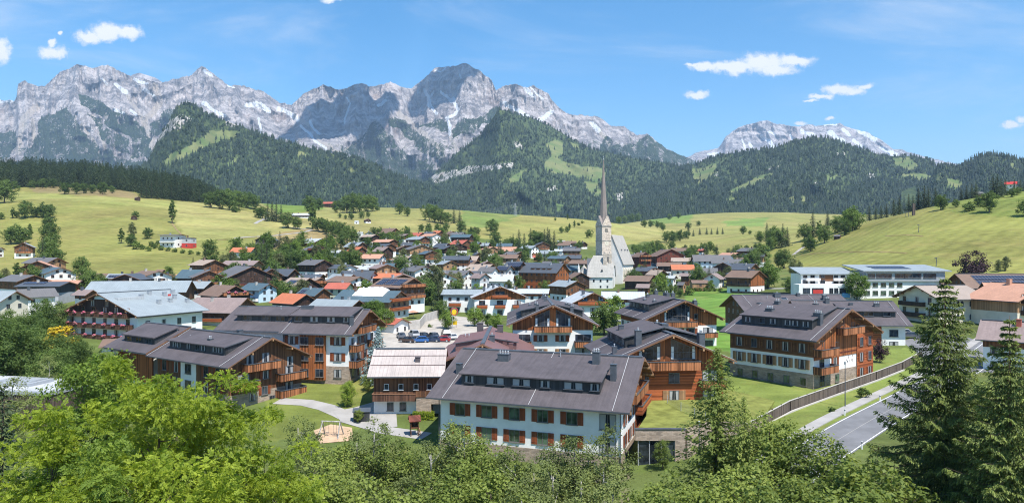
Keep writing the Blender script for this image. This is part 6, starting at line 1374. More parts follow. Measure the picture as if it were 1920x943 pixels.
V('slate_chalet', 'left one of two dark roofed chalets standing gable to gable', 1340, 1390, 492, 502, 518, 62, 'slate_roof', 'timber_dark', 'timber_dark', Y=352, ratio=1.1)
V('slate_chalet', 'right one of two dark roofed chalets, with a brown gable and pale terrace', 1374, 1430, 494, 506, 520, -50, 'slate_roof', 'timber_brown', 'timber_brown', Y=342, ratio=1.1)
f = House('farmhouse', 'farmhouse with white ground floor, brown timber upper floor and brown roof beside the green field', 'house', 103, 301, -50, 13.5, 13.2, 12.6, 15.8, 5.3, 'brown_roof', [(3.6, 'white_wall', 'plaster_wall')], 'timber_brown', 1.0, 1.0)
for z in (1.7, 5.2): f.row('F', z, 3, -3.6, 3.6, w=.9, h=1.2, frame='frame_wood', small=True); f.row('R', z, 3, -3.4, 3.4, w=.9, h=1.2, frame='frame_wood', small=True)
f.balcony('F', -5.6, 5.6, 3.7, 1.1, 1.0, 'railing_dark'); f.chimney(2, -1, .8, .8, 1.1, 0)
MB().prism([(-5.5, 3.7), (5.5, 3.7), (5.5, 7.9), (0, 10), (-5.5, 7.9)], 0, .05).build('gable_boards', M['timber_orange'], f.r, (f.Lw / 2 + .04, 0, 0))
V('pale_house', 'house with pale gable and pinkish roof joined to the left of the farmhouse', 1320, 1366, 512, 524, 545, 58, 'pinkish_roof', 'white_wall', 'white_wall', Y=322, a=dict(frame='frame_wood'))
V('garden_shed', 'garden shed with brown roof in front of the pale gabled house', 1296, 1326, 525, 531, 539, -4, 'brown_roof', 'timber_pale', 'timber_pale', Y=318, og=.3, oe=.3, a=dict(chim=0, step=9))
V('grey_house', 'house with grey roof behind the pale gabled house', 1310, 1346, 501, 512, 524, -14, 'grey_roof', 'cream_wall', 'cream_wall', Y=350)
V('brown_barn', 'dark barn with brown roof at the right foot of the church', 1170, 1230, 517, 528, 541, -30, 'brown_roof', 'timber_dark', 'timber_dark', Y=352, a=dict(chim=0))
V('brown_barn', 'lower brown roof in front of the dark barn right of the church', 1192, 1222, 532, 540, 549, -24, 'pinkish_roof', 'timber_brown', 'timber_brown', Y=326, a=dict(chim=0))
V('beige_gable_house', 'house with pale roof and timber gable above the dark barn', 1215, 1254, 506, 516, 530, -60, 'beige_roof', 'white_wall', 'timber_brown', Y=366)
V('white_house', 'small white house with pale roof right of the timber gable', 1246, 1272, 513, 522, 534, -40, 'pale_roof', 'white_wall', 'white_wall', Y=350)
V('brown_house', 'small brown roofed house with white parasol beside it', 1272, 1298, 510, 518, 530, -20, 'pinkish_roof', 'timber_brown', 'timber_brown', Y=345)
V('pavilion', 'small garden pavilion with grey pyramid roof', 1268, 1288, 526, 535, 543, -45, 'grey_roof', 'timber_pale', 'timber_pale', Y=310, og=.4, oe=.4, pmax=.9, pmin=.7, a=dict(chim=0, step=9))
V('house', 'house with brown roof half hidden by trees at the foot of the right hill', 1380, 1414, 483, 490, 500, -20, 'brown_roof', 'white_wall', 'timber_brown', Y=400)
V('chalet', 'small chalet with red roof under the hill right of the gabled hotel', 1307, 1323, 465, 470, 477, -50, 'red_roof', 'white_wall', 'timber_brown', Y=480)
V('chalet', 'red roofed chalet high on the right hill behind spruces', 1886, 1912, 340, 345, 354, -40, 'red_paint', 'white_wall', 'white_wall', Y=520)
V('hay_barn', 'dark flat barn on the crest of the right hill', 1826, 1842, 360, 363, 367, -5, 'grey_roof', 'timber_dark', 'timber_dark', Y=500, og=.3, oe=.3, a=dict(chim=0, step=9))
V('hay_hut', 'tiny hut under trees on the right hill', 1563, 1578, 439, 443, 449, -40, 'grey_roof', 'timber_dark', 'timber_dark', og=.3, oe=.3, a=dict(chim=0, step=9))
# far right
def school():
    r = empty('school', at(1640, 246), R(-1)); r.location.z = zpix(562, 246); tag(r, 'long modern white school with grey upper storey at the foot of the right hill', 'school')
    u = 246 / F; X = lambda px: (px - 1640) * u; Z = lambda py: zpix(py, 246) - r.location.z
    MB().box(X(1604), X(1772), 0, 14, -2, Z(527)).build('plaster_wall', M['white_wall'], r); MB().box(X(1622), X(1768), -.7, 14, Z(527) + .002, Z(508)).build('upper_storey', M['metal_grey'], r)
    mb = MB(); a = [(X(1615), -1.6, Z(507.5)), (X(1778), -1.6, Z(507.5)), (X(1778), 15, Z(497)), (X(1615), 15, Z(497))]; mb.poly(a); mb.poly([(x, y, z - .35) for x, y, z in a][::-1])
    for i in range(4): p, q = a[i], a[(i + 1) % 4]; mb.poly([(p[0], p[1], p[2] - .35), (q[0], q[1], q[2] - .35), q, p])
    mb.build('roof', M['steel_roof'], r)
    k = (Z(497) - Z(507.5)) / 16.6
    for i in range(2):
        y0 = 3 + i * 4; p = [(X(1648), y0, 0), (X(1718), y0, 0), (X(1718), y0 + 3, 0), (X(1648), y0 + 3, 0)]; MB().poly([(x, y, Z(507.5) + k * (y + 1.6) + .12) for x, y, z in p]).build('solar_panel', M['solar'], r)
    for i in range(6):
        for py in (534, 549):
            link('window', window_mesh(1.9, 1.5), r, (X(1611) + i * 2.9, -.02, Z(py))); link('pane', pane_mesh(1.9, 1.5, 'glass_green'), r, (X(1611) + i * 2.9, -.02, Z(py)))
    for x, w in ((1632, 2.6), (1655, 5.6), (1685, 3.6), (1700, 3.4), (1716, 3.2), (1740, 4.6)): link('window', window_mesh(w, 1.7), r, (X(x), -.74, Z(517))); link('pane', pane_mesh(w, 1.7), r, (X(x), -.74, Z(517)))
    # lower left part
    MB().box(X(1512), X(1621), 4, 14, -2, Z(514)).build('plaster_wall', M['white_wall'], r); MB().box(X(1497), X(1604), -1, 4, -2, Z(533)).build('ground_floor', M['white_wall'], r)
    mb = MB(); a = [(X(1508), 3.2, Z(514)), (X(1618), 3.2, Z(514)), (X(1618), 15, Z(502)), (X(1511), 15, Z(502))]; mb.poly(a); mb.poly([(x, y, z - .3) for x, y, z in a][::-1])
    for i in range(4): p, q = a[i], a[(i + 1) % 4]; mb.poly([(p[0], p[1], p[2] - .3), (q[0], q[1], q[2] - .3), q, p])
    mb.build('roof', M['steel_roof'], r); MB().box(X(1546), X(1572), 3.9, 4, Z(528), Z(515)).build('timber_panel', M['timber_brown_flat'], r)
    for x in (1519, 1533, 1552, 1577, 1590):
        link('window', window_mesh(1.8, 1.4), r, (X(x), 3.86, Z(529))); link('pane', pane_mesh(1.8, 1.4), r, (X(x), 3.86, Z(529)))
        link('window', window_mesh(1.5, 1.0), r, (X(x), 3.86, Z(519))); link('pane', pane_mesh(1.5, 1.0), r, (X(x), 3.86, Z(519)))
    for x0, x1 in ((1519, 1545), (1571, 1596)):
        MB().box(X(x0), X(x1), 2.6, 4, Z(527), Z(526)).box(X(x0), X(x1), 2.55, 2.65, Z(527), Z(522)).build('balcony', M['white_wall'], r)
    for x, w in ((1511, 2.6), (1532, 4.2), (1557, 1.4), (1566, 1.4), (1580, 3.0)): link('window', window_mesh(w, 2.0), r, (X(x), -1.02, Z(545))); link('pane', pane_mesh(w, 2.0), r, (X(x), -1.02, Z(545)))
    MB().box(X(1523), X(1541), -1.1, -1.05, Z(551), Z(543)).build('sign_panel', M['red_paint'], r)
    MB().box(X(1576), X(1588), -2.6, -1.2, Z(557), Z(549)).build('awning', M['blue_paint'], r)
school()
t = House('restaurant_hotel', 'hotel with tan sheet roof, arched windows and carved balconies, behind the large spruce', 'hotel', 121, 193, 12, 17, 17, 10.3, 13.8, 2.0, 'tan_roof', [(8.8, 'cream_wall', 'plaster_wall')], 'cream_wall', 1.3, 1.5)
for z in (6.2, 3.2): t.balcony('L', -6, 2.5, z, 1.2, 1.0, 'timber_dark'); t.row('L', z + 1.4, 3, -5, 4, w=1.2, h=1.8, frame='frame_wood')
def arched(h, side, a, z, w=1.0, hh=1.6):
    mb = MB(); pts = [(a - w / 2, z - hh / 2), (a + w / 2, z - hh / 2)] + [(a + w / 2 * math.cos(i * math.pi / 8), z + hh / 2 - w / 2 + w / 2 * math.sin(i * math.pi / 8)) for i in range(9)]
    for k, o in ((1.22, .02), (1.0, .05)): mb.poly([h.face(side, a + (p - a) * k, z + (q - z) * (1 + (k - 1) * .6), o) for p, q in pts], 0 if k > 1 else 1)
    mb.build('arched_window', [M['frame_white'], M['glass']], h.r)
for z in (7.0, 3.4):
    for a in (-5.0, -3.7, -1.0, .3, 3.2, 4.5): arched(t, 'F', a, z)
t.chimney(1, .5, .9, .8, 1.0, 0, 'brown_roof'); t.skylight(-1.5, -4.2, 1.6, 1.2); t.brackets('L', 7)
v = House('gable_house', 'wide pale timber gable with dark balconies and orange roof, behind the large spruce', 'house', 136, 183, -75, 16, 21, 10.4, 14.8, 1.5, 'salmon_roof', [(6.0, 'cream_wall', 'plaster_wall')], 'timber_pale', 1.3, 1.4)
for z in (8.6, 5.6): v.balcony('R', -8, 6, z, 1.2, 1.0, 'timber_dark'); v.row('R', z + 1.4, 5, -7, 5, w=1.5, h=1.6, frame='frame_wood')
v.chimney(-2, -1, 1.0, .9, 1.4, 0, 'salmon_roof'); v.brackets('R', 7)
v = House('orange_roof_house', 'house with a broad orange tile roof and small gable dormer at the right edge', 'house', 154, 205, -20, 22, 15, 10.2, 14.0, 2, 'salmon_roof', [(6.0, 'cream_wall', 'plaster_wall')], 'timber_pale', 1.3, 1.4); v.chimney(-6, -2, .8, .8, 1.2, 0, 'salmon_roof'); v.dormer(3, 6, 4.6, 1.5, .12, [(4.5, 1.4)], -1, .4, 'timber_pale', 'steel_roof'); auto(v, 'FL', chim=0)
v = House('solar_barn', 'dark timber house with a big charcoal solar roof beside the copper beech', 'barn', 166, 232, -4, 30, 17, 11.4, 16.0, 5, 'brown_roof', [(.8, 'white_wall', 'plaster_wall')], 'timber_brown', 1.4, 1.4); v.solar(-10.5, 12, 1.2, 3.8); v.solar(-10.5, 12, 4.1, 6.6); auto(v, 'FL', chim=0)
v = House('white_house', 'white house with a mottled brown roof and orange balcony at the right picture edge', 'house', 97.8, 129.8, -42, 14.5, 13, 6.2, 9.5, -.2, 'pinkish_roof', [(5.0, 'white_wall', 'plaster_wall')], 'timber_brown', 1.1, 1.2)
for z in (4.3, 1.5): v.row('F', z, 4, -4.5, 4.5, w=1.0, h=1.3, frame='frame_wood')
v.balcony('R', -4.8, 4.8, 5.0, 1.2, 1.0, 'timber_orange_flat'); v.row('R', 6.4, 3, -3, 3, w=1.3, h=1.7, frame='frame_wood'); v.chimney(-1, -1.4, .8, .8, 1.2, 0, 'red_roof'); v.chimney(1.6, -1.0, .6, .6, .8, 0)

def filler():
    """further houses that close the gaps between the roofs of the village"""
    g = random.Random(21); foot = [(o.location.x, o.location.y, o['label']) for o in bpy.data.objects if o.parent is None and o.get('category') in ('house', 'hotel', 'chalet', 'barn', 'church', 'school', 'chapel')]
    used = set(); rn = {'slate_roof': 'slate', 'grey_roof': 'grey', 'brown_roof': 'brown', 'steel_roof': 'blue grey', 'pinkish_roof': 'pinkish', 'beige_roof': 'beige', 'teal_roof': 'teal', 'salmon_roof': 'salmon'}
    for x0, x1, y0, y1, n in ((380, 700, 520, 575, 90), (700, 930, 492, 560, 90), (900, 1110, 466, 540, 80), (1170, 1420, 486, 545, 80), (690, 905, 450, 496, 50), (40, 380, 522, 560, 50), (1010, 1160, 540, 572, 20)):
        for _ in range(n):
            p = hit(g.uniform(x0, x1), g.uniform(y0, y1), 200); near_ = sorted((math.hypot(p.x - a, p.y - b), l) for a, b, l in foot)
            q = 960 + F * p.x / p.y
            if near_[0][0] < (13.2 if p.y < 330 else 16.5) or near_[0][0] > 40 or (1070 < q < 1185 and p.y < 420): continue
            rf = g.choice(['slate_roof', 'slate_roof', 'grey_roof', 'grey_roof', 'brown_roof', 'steel_roof', 'pinkish_roof', 'beige_roof', 'teal_roof', 'salmon_roof']); tm = g.choice(['timber_brown', 'timber_dark', 'timber_brown', 'white_wall', 'timber_pale'])
            w_ = near_[0][1].split(); k = min(len(w_), 8)
            while k > 3 and w_[k - 1] in ('a', 'the', 'of', 'with', 'and', 'in', 'its', 'under', 'over', 'by', 'behind', 'left', 'right', 'at', 'on', 'one', 'two', 'to', 'above', 'below', 'three', 'whose', 'from', 'big', 'wide', 'small', 'dark', 'white', 'red', 'pale', 'green', 'large'): k -= 1
            lab = f"{rn[rf]} roofed {'timber' if 'timber' in tm else 'plastered'} house next to the {' '.join(w_[:k])}"
            if lab in used: continue
            used.add(lab); foot.append((p.x, p.y, near_[0][1])); W = g.uniform(9.5, 12.5); L = W * g.uniform(1.1, 1.45); ze = g.uniform(5.0, 7.0); th = g.choice([-80, -40, -30, -15, -60, -5])
            f = House('village_house', lab, 'house', p.x, p.y, th, L, W, p.z + ze, p.z + ze + W / 2 * g.uniform(.36, .46), p.z - .2, rf, [(ze * .52, 'white_wall', 'plaster_wall')], tm, .9, .9, .22, 'infill houses of the village', ridge=False); auto(f, 'FR', balc=[('R', 1, .8)] if g.random() < .5 else None)
filler()
# ------------------------------------------------------------------ roads, paths, walls, fences
def world(pts): return [tuple(hit(a, b).xy) for a, b in pts]
road = [(18, 62), (30, 74), (44, 88), (60, 104), (80, 124), (100, 144), (118, 163), (140, 190)]
strip('road', road, 6.0, M['asphalt'], .03)
for off in (-2.75, 2.75):
    n = Vector((-1, 1)).normalized() * off; strip('road_line', [(x + n.x, y + n.y) for x, y in road[:-1]], .11, M['paint_white'], .038)
strip('road_line', [(x, y) for x, y in road[:-1]], .07, M['asphalt_pale'], .036)
n = Vector((-1, 1)).normalized() * 4.55
strip('pavement', [(x + n.x, y + n.y) for x, y in road[:-1]], 1.6, M['asphalt_pale'], .13, thick=.14)
sheet('car_park', world([(686, 645), (740, 606), (800, 597), (850, 592), (920, 600), (905, 668), (740, 672)]), M['gravel'], .05)
sheet('forecourt', world([(1690, 640), (1760, 618), (1840, 640), (1890, 660), (1860, 700), (1760, 690)]), M['asphalt'], .02)
strip('footpath', world([(520, 752), (575, 755), (612, 764), (640, 776), (668, 790), (720, 806), (800, 818)]), 3.2, M['asphalt_pale'], .04)
sheet('courtyard', world([(625, 772), (665, 764), (720, 748), (742, 762), (745, 800), (690, 806), (640, 792)]), M['asphalt_pale'], .06)
sheet('playground', world([(588, 808), (620, 796), (660, 802), (662, 826), (600, 832)]), M['sand'], .06)
strip('field_track', world([(-40, 519), (10, 524), (50, 532), (60, 536)]), 3, M['gravel'], .1)
strip('field_track', world([(478, 420), (486, 415), (496, 411), (505, 408)]), 3.2, M['asphalt_pale'], .12)
strip('field_track', world([(440, 447), (500, 443), (550, 438), (585, 432), (560, 428), (530, 425)]), 2.6, M['asphalt_pale'], .12)
strip('field_track', world([(1488, 478), (1500, 468), (1512, 460), (1530, 452)]), 2.6, M['gravel'], .12)
sheet('forecourt', world([(814, 505), (834, 488), (852, 490), (850, 500), (826, 515)]), M['concrete'], .1)
sheet('parking_bay', world([(-20, 672), (38, 670), (40, 690), (20, 706), (-20, 706)]), M['gravel'], .05)
strip('street', world([(1120, 604), (1180, 600), (1290, 655)]), 3.0, M['asphalt_pale'], .06)
strip('street', world([(1420, 541), (1500, 540), (1520, 556)]), 3.0, M['asphalt_pale'], .06)
M['dry_grass'] = plain('dry_grass', (.235, .175, .085), .95, .3, .2, .1)
for q in ([(335, 399), (370, 401), (400, 401), (440, 403)], [(405, 451), (440, 449), (470, 445), (500, 443)], [(1500, 479), (1560, 474), (1620, 472), (1700, 475)], [(1660, 443), (1700, 441), (1730, 443)], [(322, 418), (332, 432), (340, 440)]): strip('field_edge', world(q), 1.3, M['dry_grass'], .12)
def wall_run(name, pts, z0, z1, th, mat, label, cat, zrel=False):
    mb = MB()
    for a, b in zip(pts[:-1], pts[1:]):
        a, b = Vector(a), Vector(b); d = (b - a).normalized(); nn = Vector((-d.y, d.x)) * th / 2; za = float(terrain(*a)) if zrel else 0; zb_ = float(terrain(*b)) if zrel else 0
        q = [a - nn, b - nn, b + nn, a + nn]; zz = [za, zb_, zb_, za]
        lo = [(p.x, p.y, k + z0) for p, k in zip(q, zz)]; hi = [(p.x, p.y, k + z1) for p, k in zip(q, zz)]
        mb.poly(hi); 
        for i in range(4): mb.poly([lo[i], lo[(i + 1) % 4], hi[(i + 1) % 4], hi[i]])
    return tag(mb.build(name, mat), label, cat)
# the grass terrace and its stone retaining wall
tp_ = [(15.9, 86.7), (21.7, 86.7), (25.7, 90.3), (33, 90.6), (40, 104), (36, 112), (17, 112), (20, 101), (18.5, 94)]
mb = MB(); mb.poly([(x, y, .02) for x, y in tp_]); 
for i in range(len(tp_)): a, b = tp_[i], tp_[(i + 1) % len(tp_)]; mb.poly([(a[0], a[1], -5.5), (b[0], b[1], -5.5), (b[0], b[1], .02), (a[0], a[1], .02)])
M['terrace_grass'] = plain('terrace_grass', (.175, .19, .05), .95, .3, .5, .1, bump=.4)
tag(mb.build('lawn_terrace', M['terrace_grass']), kind='structure')
rw = empty('retaining_wall', (0, 0, 0)); tag(rw, 'stone retaining wall with a wide glass front below the grass terrace', 'wall')
mb = MB(); mb.box(15.6, 21.9, 86.25, 86.68, -1.3, .12).box(20.6, 21.9, 86.25, 86.68, -5.5, -1.3); d = Vector((4.0, 3.6)).normalized(); nn = Vector((d.y, -d.x)) * .43
for a, b in (((21.9, 86.68), (25.9, 90.3)), ((25.9, 90.3), (33, 90.5))):
    dd = (Vector(b) - Vector(a)).normalized(); k = Vector((dd.y, -dd.x)) * .43; q = [(a[0] + k.x, a[1] + k.y), (b[0] + k.x, b[1] + k.y), b, a]
    mb.poly([(x, y, .12) for x, y in q])
    for i in range(4): p, r_ = q[i], q[(i + 1) % 4]; mb.poly([(p[0], p[1], -5.5), (r_[0], r_[1], -5.5), (r_[0], r_[1], .12), (p[0], p[1], .12)])
mb.build('stone_face', M['stone'], rw); MB().box(15.5, 21.95, 86.15, 86.75, .12, .22).build('coping', M['metal_dark'], rw)
gl = MB().box(16.0, 20.6, 86.55, 86.6, -4.6, -1.3).build('glass_front', M['glass'], rw); mb = MB()
for x in (16.0, 17.4, 18.9, 20.55): mb.box(x - .05, x + .05, 86.45, 86.62, -4.6, -1.3)
mb.box(15.9, 20.6, 86.44, 86.62, -4.7, -4.58).build('mullion', M['metal_grey'], gl)
def board_fence(name, pts, h, mat, label, board=.0, rail=None):
    r = empty(name, (0, 0, 0)); tag(r, label, 'fence'); wall_run('boards', pts, .05, h, .06, M[mat], None, None, True).parent = r
    mb = MB()
    for a, b in zip(pts[:-1], pts[1:]):
        L_ = (Vector(b) - Vector(a)).length; n_ = max(1, int(L_ / 2.4))
        for i in range(n_ + 1):
            p = Vector(a).lerp(Vector(b), i / n_); z = float(terrain(*p)); mb.box(p.x - .07, p.x + .07, p.y - .07, p.y + .07, z - .3, z + h + .06)
    mb.build('posts', M[mat], r)
    if rail: wall_run('capping', pts, h, h + .07, .2, M[rail], None, None, True).parent = r
    return r
f = board_fence('board_fence', [(30.2, 89.3), (40, 98.2), (52, 109), (64, 120), (74, 129.5), (84, 140)], 1.55, 'timber_grey', 'weathered brown board fence between the lawn and the roadside pavement', rail='concrete')
wall_run('footing', [(30.1, 88.9), (40.2, 97.9), (52.2, 108.7), (64.2, 119.7), (74.2, 129.2)], -.3, .22, .25, M['concrete'], None, None, True).parent = f
board_fence('field_fence', [tuple(hit(1366, 549).xy), tuple(hit(1440, 552).xy), tuple(hit(1512, 552).xy)], .9, 'timber_grey', 'low grey fence along the upper edge of the bright green field')
board_fence('picket_fence', [tuple(hit(-20, 673).xy), tuple(hit(34, 664).xy)], 1.5, 'frame_white', 'pale slatted fence behind dark trees at the left edge')
board_fence('board_fence', [tuple(hit(683, 668).xy), tuple(hit(712, 664).xy)], 1.6, 'timber_grey', 'short grey fence behind the blue spruce')
wf = empty('wire_fence', (0, 0, 0)); tag(wf, 'low wire fence with grey posts across the grass terrace', 'fence'); mb = MB(); P_ = [(23.2, 102), (24.0, 97), (25.0, 93.5), (25.8, 91)]
for x, y in P_: mb.tube((x, y, 0), (x, y, 1.25), .05, .05, 5)
mb.tube((25.8, 91, .1), (26.6, 90.6, 1.0), .05, .05, 5); mb.build('post', M['metal_grey'], wf); mb = MB()
for a, b in zip(P_[:-1], P_[1:]):
    for z in (.2, .45, .7, .95, 1.2): mb.tube((*a, z), (*b, z), .012, .012, 3, 0, False)
    for i in range(12): p = Vector(a).lerp(Vector(b), i / 12); mb.tube((p.x, p.y, .1), (p.x, p.y, 1.2), .01, .01, 3, 0, False)
mb.build('wire_mesh', M['metal_grey'], wf)
wall_run('garden_wall', world([(738, 622), (787, 617), (797, 604), (822, 596)]), -.5, 2.5, .3, M['concrete'], 'curved pale concrete wall along the back of the car park', 'wall', True)
wall_run('garden_wall', world([(768, 662), (850, 664)]), -.5, 1.1, .2, M['concrete'], 'low pale wall with a railing in front of the parked cars', 'wall', True)
# ------------------------------------------------------------------ parked cars
def car_meshes():
    b = MB(); w = .86
    prof = [(-2.1, .32), (2.1, .32), (2.12, .62), (1.95, .80), (1.05, .92), (-1.75, .95), (-2.08, .85)]
    b.prism([(y, z) for y, z in prof], -w, w)
    g = MB(); lo, hi = .93, 1.44; q0 = [(-w + .04, 1.15), (w - .04, 1.15), (w - .04, -1.85), (-w + .04, -1.85)]; q1 = [(-w + .2, .35), (w - .2, .35), (w - .2, -1.35), (-w + .2, -1.35)]
    for i in range(4): j = (i + 1) % 4; g.poly([(*q0[i], lo), (*q0[j], lo), (*q1[j], hi), (*q1[i], hi)])
    rf = MB(); rf.poly([(x, y, hi) for x, y in q1]); rf.poly([(x, y, hi + .05) for x, y in [(a * .96, c_ * .96) for a, c_ in q1]])
    for i in range(4): j = (i + 1) % 4; rf.tube((*q0[i], lo), (*q1[i], hi), .045, .045, 4); rf.tube((*q1[i], hi), (*q1[j], hi), .05, .05, 4)
    wh = MB(); wh.tube((-.1, 0, 0), (.1, 0, 0), .32, .32, 14); wh.tube((-.11, 0, 0), (.11, 0, 0), .19, .19, 10, 1)
    lt = MB().box(-.16, .16, -.03, .03, -.07, .07)
    bp = MB().box(-.8, .8, -.05, .08, -.1, .1)
    return b.mesh('body', M['metal_grey']), g.mesh('windows', M['glass']), rf.mesh('cabin_roof', M['metal_grey']), wh.mesh('wheel', [M['metal_dark'], M['metal_bright']]), lt.mesh('headlight', M['metal_bright']), bp.mesh('bumper', M['metal_dark'])
CAR = car_meshes()
PAINT = {n_: plain('paint_' + n_, c, .3, .04, 1, .6) for n_, c in (('silver', (.45, .46, .48)), ('black', (.015, .015, .018)), ('blue', (.03, .12, .35)), ('dark blue', (.03, .05, .10)), ('grey', (.12, .13, .15)), ('white', (.75, .75, .74)), ('red', (.35, .03, .03)), ('brown', (.08, .05, .04)))}
def car(px, py, rz, paint, label, s=1.0, zs=1.0, p=None):
    p = hit(px, py) if p is None else p; r = empty('parked_car', p + Vector((0, 0, .06)), R(rz)); tag(r, label, 'car', 'parked cars'); r.scale = (s, s, s * zs); B, G, RF, W_, LT, BP = CAR
    for nm, me in (('body', B), ('windows', G), ('cabin_roof', RF)):
        o = link(nm, me, r)
        if nm != 'windows': o.material_slots[0].link = 'OBJECT'; o.material_slots[0].material = PAINT[paint]
    for x in (-.78, .78):
        for y in (1.3, -1.3): link('wheel', W_, r, (x, y, .32))
    for x in (-.6, .6): link('headlight', LT, r, (x, 2.1, .66))
    for y in (2.08, -2.1): link('bumper', BP, r, (0, y, .42))
for a in ((752, 634, 20, 'grey', 'dark grey car at the left end of the parked row'), (764, 642, 70, 'brown', 'low brown car parked nearest the red roofed hut'), (776, 633, 25, 'silver', 'silver van, second in the back row of the car park', 1.05, 1.25), (788, 642, 95, 'blue', 'bright blue car in the front row of the car park'),
          (793, 634, 30, 'black', 'black car behind the bright blue one'), (811, 641, 80, 'dark blue', 'dark blue car in the middle of the front row'), (812, 634, 30, 'grey', 'grey car behind the dark blue one'), (829, 641, 85, 'red', 'dark red car right of the dark blue one'), (836, 634, 15, 'black', 'tall black van at the right end of the car park', 1.1, 1.4),
          (848, 636, 20, 'white', 'white car half hidden by the red brown roof'), (1692, 628, 60, 'silver', 'silver car beside the white end bay of the rear chalet'), (1706, 634, 60, 'grey', 'grey car in front of the silver one by the rear chalet'), (1745, 636, 70, 'black', 'black car in the forecourt behind the large spruce')): car(*a)
# ------------------------------------------------------------------ small things of the street
def billboard():
    p = hit(848, 617); r = empty('sign_pole', p); tag(r, 'tall pole sign with a yellow panel in a pale ring above the car park', 'sign'); u = p.y / F; h = 33 * u
    MB().tube((0, 0, -.3), (0, 0, h - .9), .11, .09, 8).build('pole', M['metal_grey'], r); rg = MB()
    for i in range(20):
        a, b = 2 * math.pi * i / 20, 2 * math.pi * (i + 1) / 20; rg.tube((.55 + 1.0 * math.cos(a), 0, h + 1.0 * math.sin(a)), (.55 + 1.0 * math.cos(b), 0, h + 1.0 * math.sin(b)), .11, .11, 5)
    rg.build('ring', M['red_paint'], r); MB().tube((0, -.06, 0), (0, .06, 0), .68, .68, 9).box(-.5, .35, -.055, .055, -.95, .1).build('panel', M['yellow'], r, (.55, 0, h))
    q = hit(848, 614); b = empty('information_board', q, R(-10)); tag(b, 'low yellow information board on two legs under the pole sign', 'sign'); MB().box(-1.4, 1.4, -.06, .06, .8, 1.9).build('panel', M['yellow'], b); MB().box(-1.2, -1.1, -.05, .05, -.2, 1.2).box(1.1, 1.2, -.05, .05, -.2, 1.2).build('leg', M['timber_brown'], b)
billboard()
def lamp(px, py, hp, label, Y=None):
    p = hit(px, py) if Y is None else at(px, Y); h = hp / F * p.y if Y is None else hp; r = empty('street_lamp', p); tag(r, label, 'street lamp')
    MB().tube((0, 0, -.3), (0, 0, h), .085, .05, 8).build('post', M['metal_dark'], r); MB().lathe([(.05, h - .45), (.13, h - .4), (.14, h), (.04, h + .06)], 8).build('lamp_head', M['metal_grey'], r)
lamp(1584.6, 763, 85, 'slim dark street lamp on the verge in front of the chalet by the road'); lamp(1311, 900, 110, 'slim dark lamp post beside the larch below the grass terrace', None)
for px, py in ((1584, 779), (1650, 752), (1616, 842)):
    p = hit(px, py); r = empty('delineator_post', p); tag(r, {1584: 'white marker post at the near end of the pavement kerb', 1650: 'white marker post further along the pavement', 1616: 'white marker post on the near right edge of the road'}[px], 'marker post', 'road marker posts')
    MB().box(-.06, .06, -.05, .05, -.2, .95).build('post', M['paint_white'], r); MB().box(-.065, .065, -.055, .055, .68, .86).build('black_band', M['metal_dark'], r)
def swing():
    p = hit(621, 818); r = empty('swing', p, R(-8)); tag(r, 'wooden swing frame on sand at the edge of the thicket', 'swing'); u = p.y / F; w, h = 17 * u, 28 * u
    mb = MB().tube((-w - .2, 0, h), (w + .2, 0, h), .1, .1, 7)
    for s in (-1, 1):
        for t in (-1, 1): mb.tube((s * (w + .15), t * 1.1, 0), (s * w, 0, h), .1, .08, 7)
    mb.build('frame', M['bark_pale'], r); st = MB()
    for s in (-.45, .45):
        for t in (-.22, .22): st.tube((s * w + t, 0, h), (s * w + t, 0, .55), .02, .02, 4)
        st.box(s * w - .25, s * w + .25, -.1, .1, .5, .55)
    st.build('swing_seat', M['metal_dark'], r)
    p = hit(777, 816); r = empty('playhouse', p, R(15)); tag(r, 'small timber playhouse on posts behind the thicket', 'playhouse')
    MB().box(-.6, .6, -.6, .6, 1.1, 1.25).box(-.6, -.5, -.6, -.5, 0, 2.2).box(.5, .6, -.6, -.5, 0, 2.2).box(-.6, -.5, .5, .6, 0, 2.2).box(.5, .6, .5, .6, 0, 2.2).box(-.6, .6, .52, .58, 1.25, 2.0).box(-.58, -.52, -.6, .6, 1.25, 1.7).build('platform', M['timber_brown'], r)
    MB().prism([(-.8, 2.2), (-.8, 2.1), (0, 2.75), (.8, 2.1), (.8, 2.2), (0, 2.9)], -.85, .85).build('roof', M['timber_red'], r)
    MB().tube((.9, -.3, 0), (.55, -.3, 1.3), .05, .05, 5).tube((.9, .3, 0), (.55, .3, 1.3), .05, .05, 5).box(.6, .9, -.3, .3, .5, .56).box(.65, .8, -.3, .3, .9, .96).build('ladder', M['timber_pale'], r)
    p = hit(678, 789); r = empty('garden_shed', p, R(10)); tag(r, 'small anthracite shed with a flat sloping roof beside the courtyard', 'shed'); u = p.y / F
    MB().box(-1.2, 1.2, -.7, .7, -.3, 1.5).build('body', M['dark_panel'], r); MB().prism([(-.85, 1.5), (.85, 1.5), (.85, 1.85), (-.85, 1.58)], -1.35, 1.35).build('lid', M['metal_dark'], r)
swing()
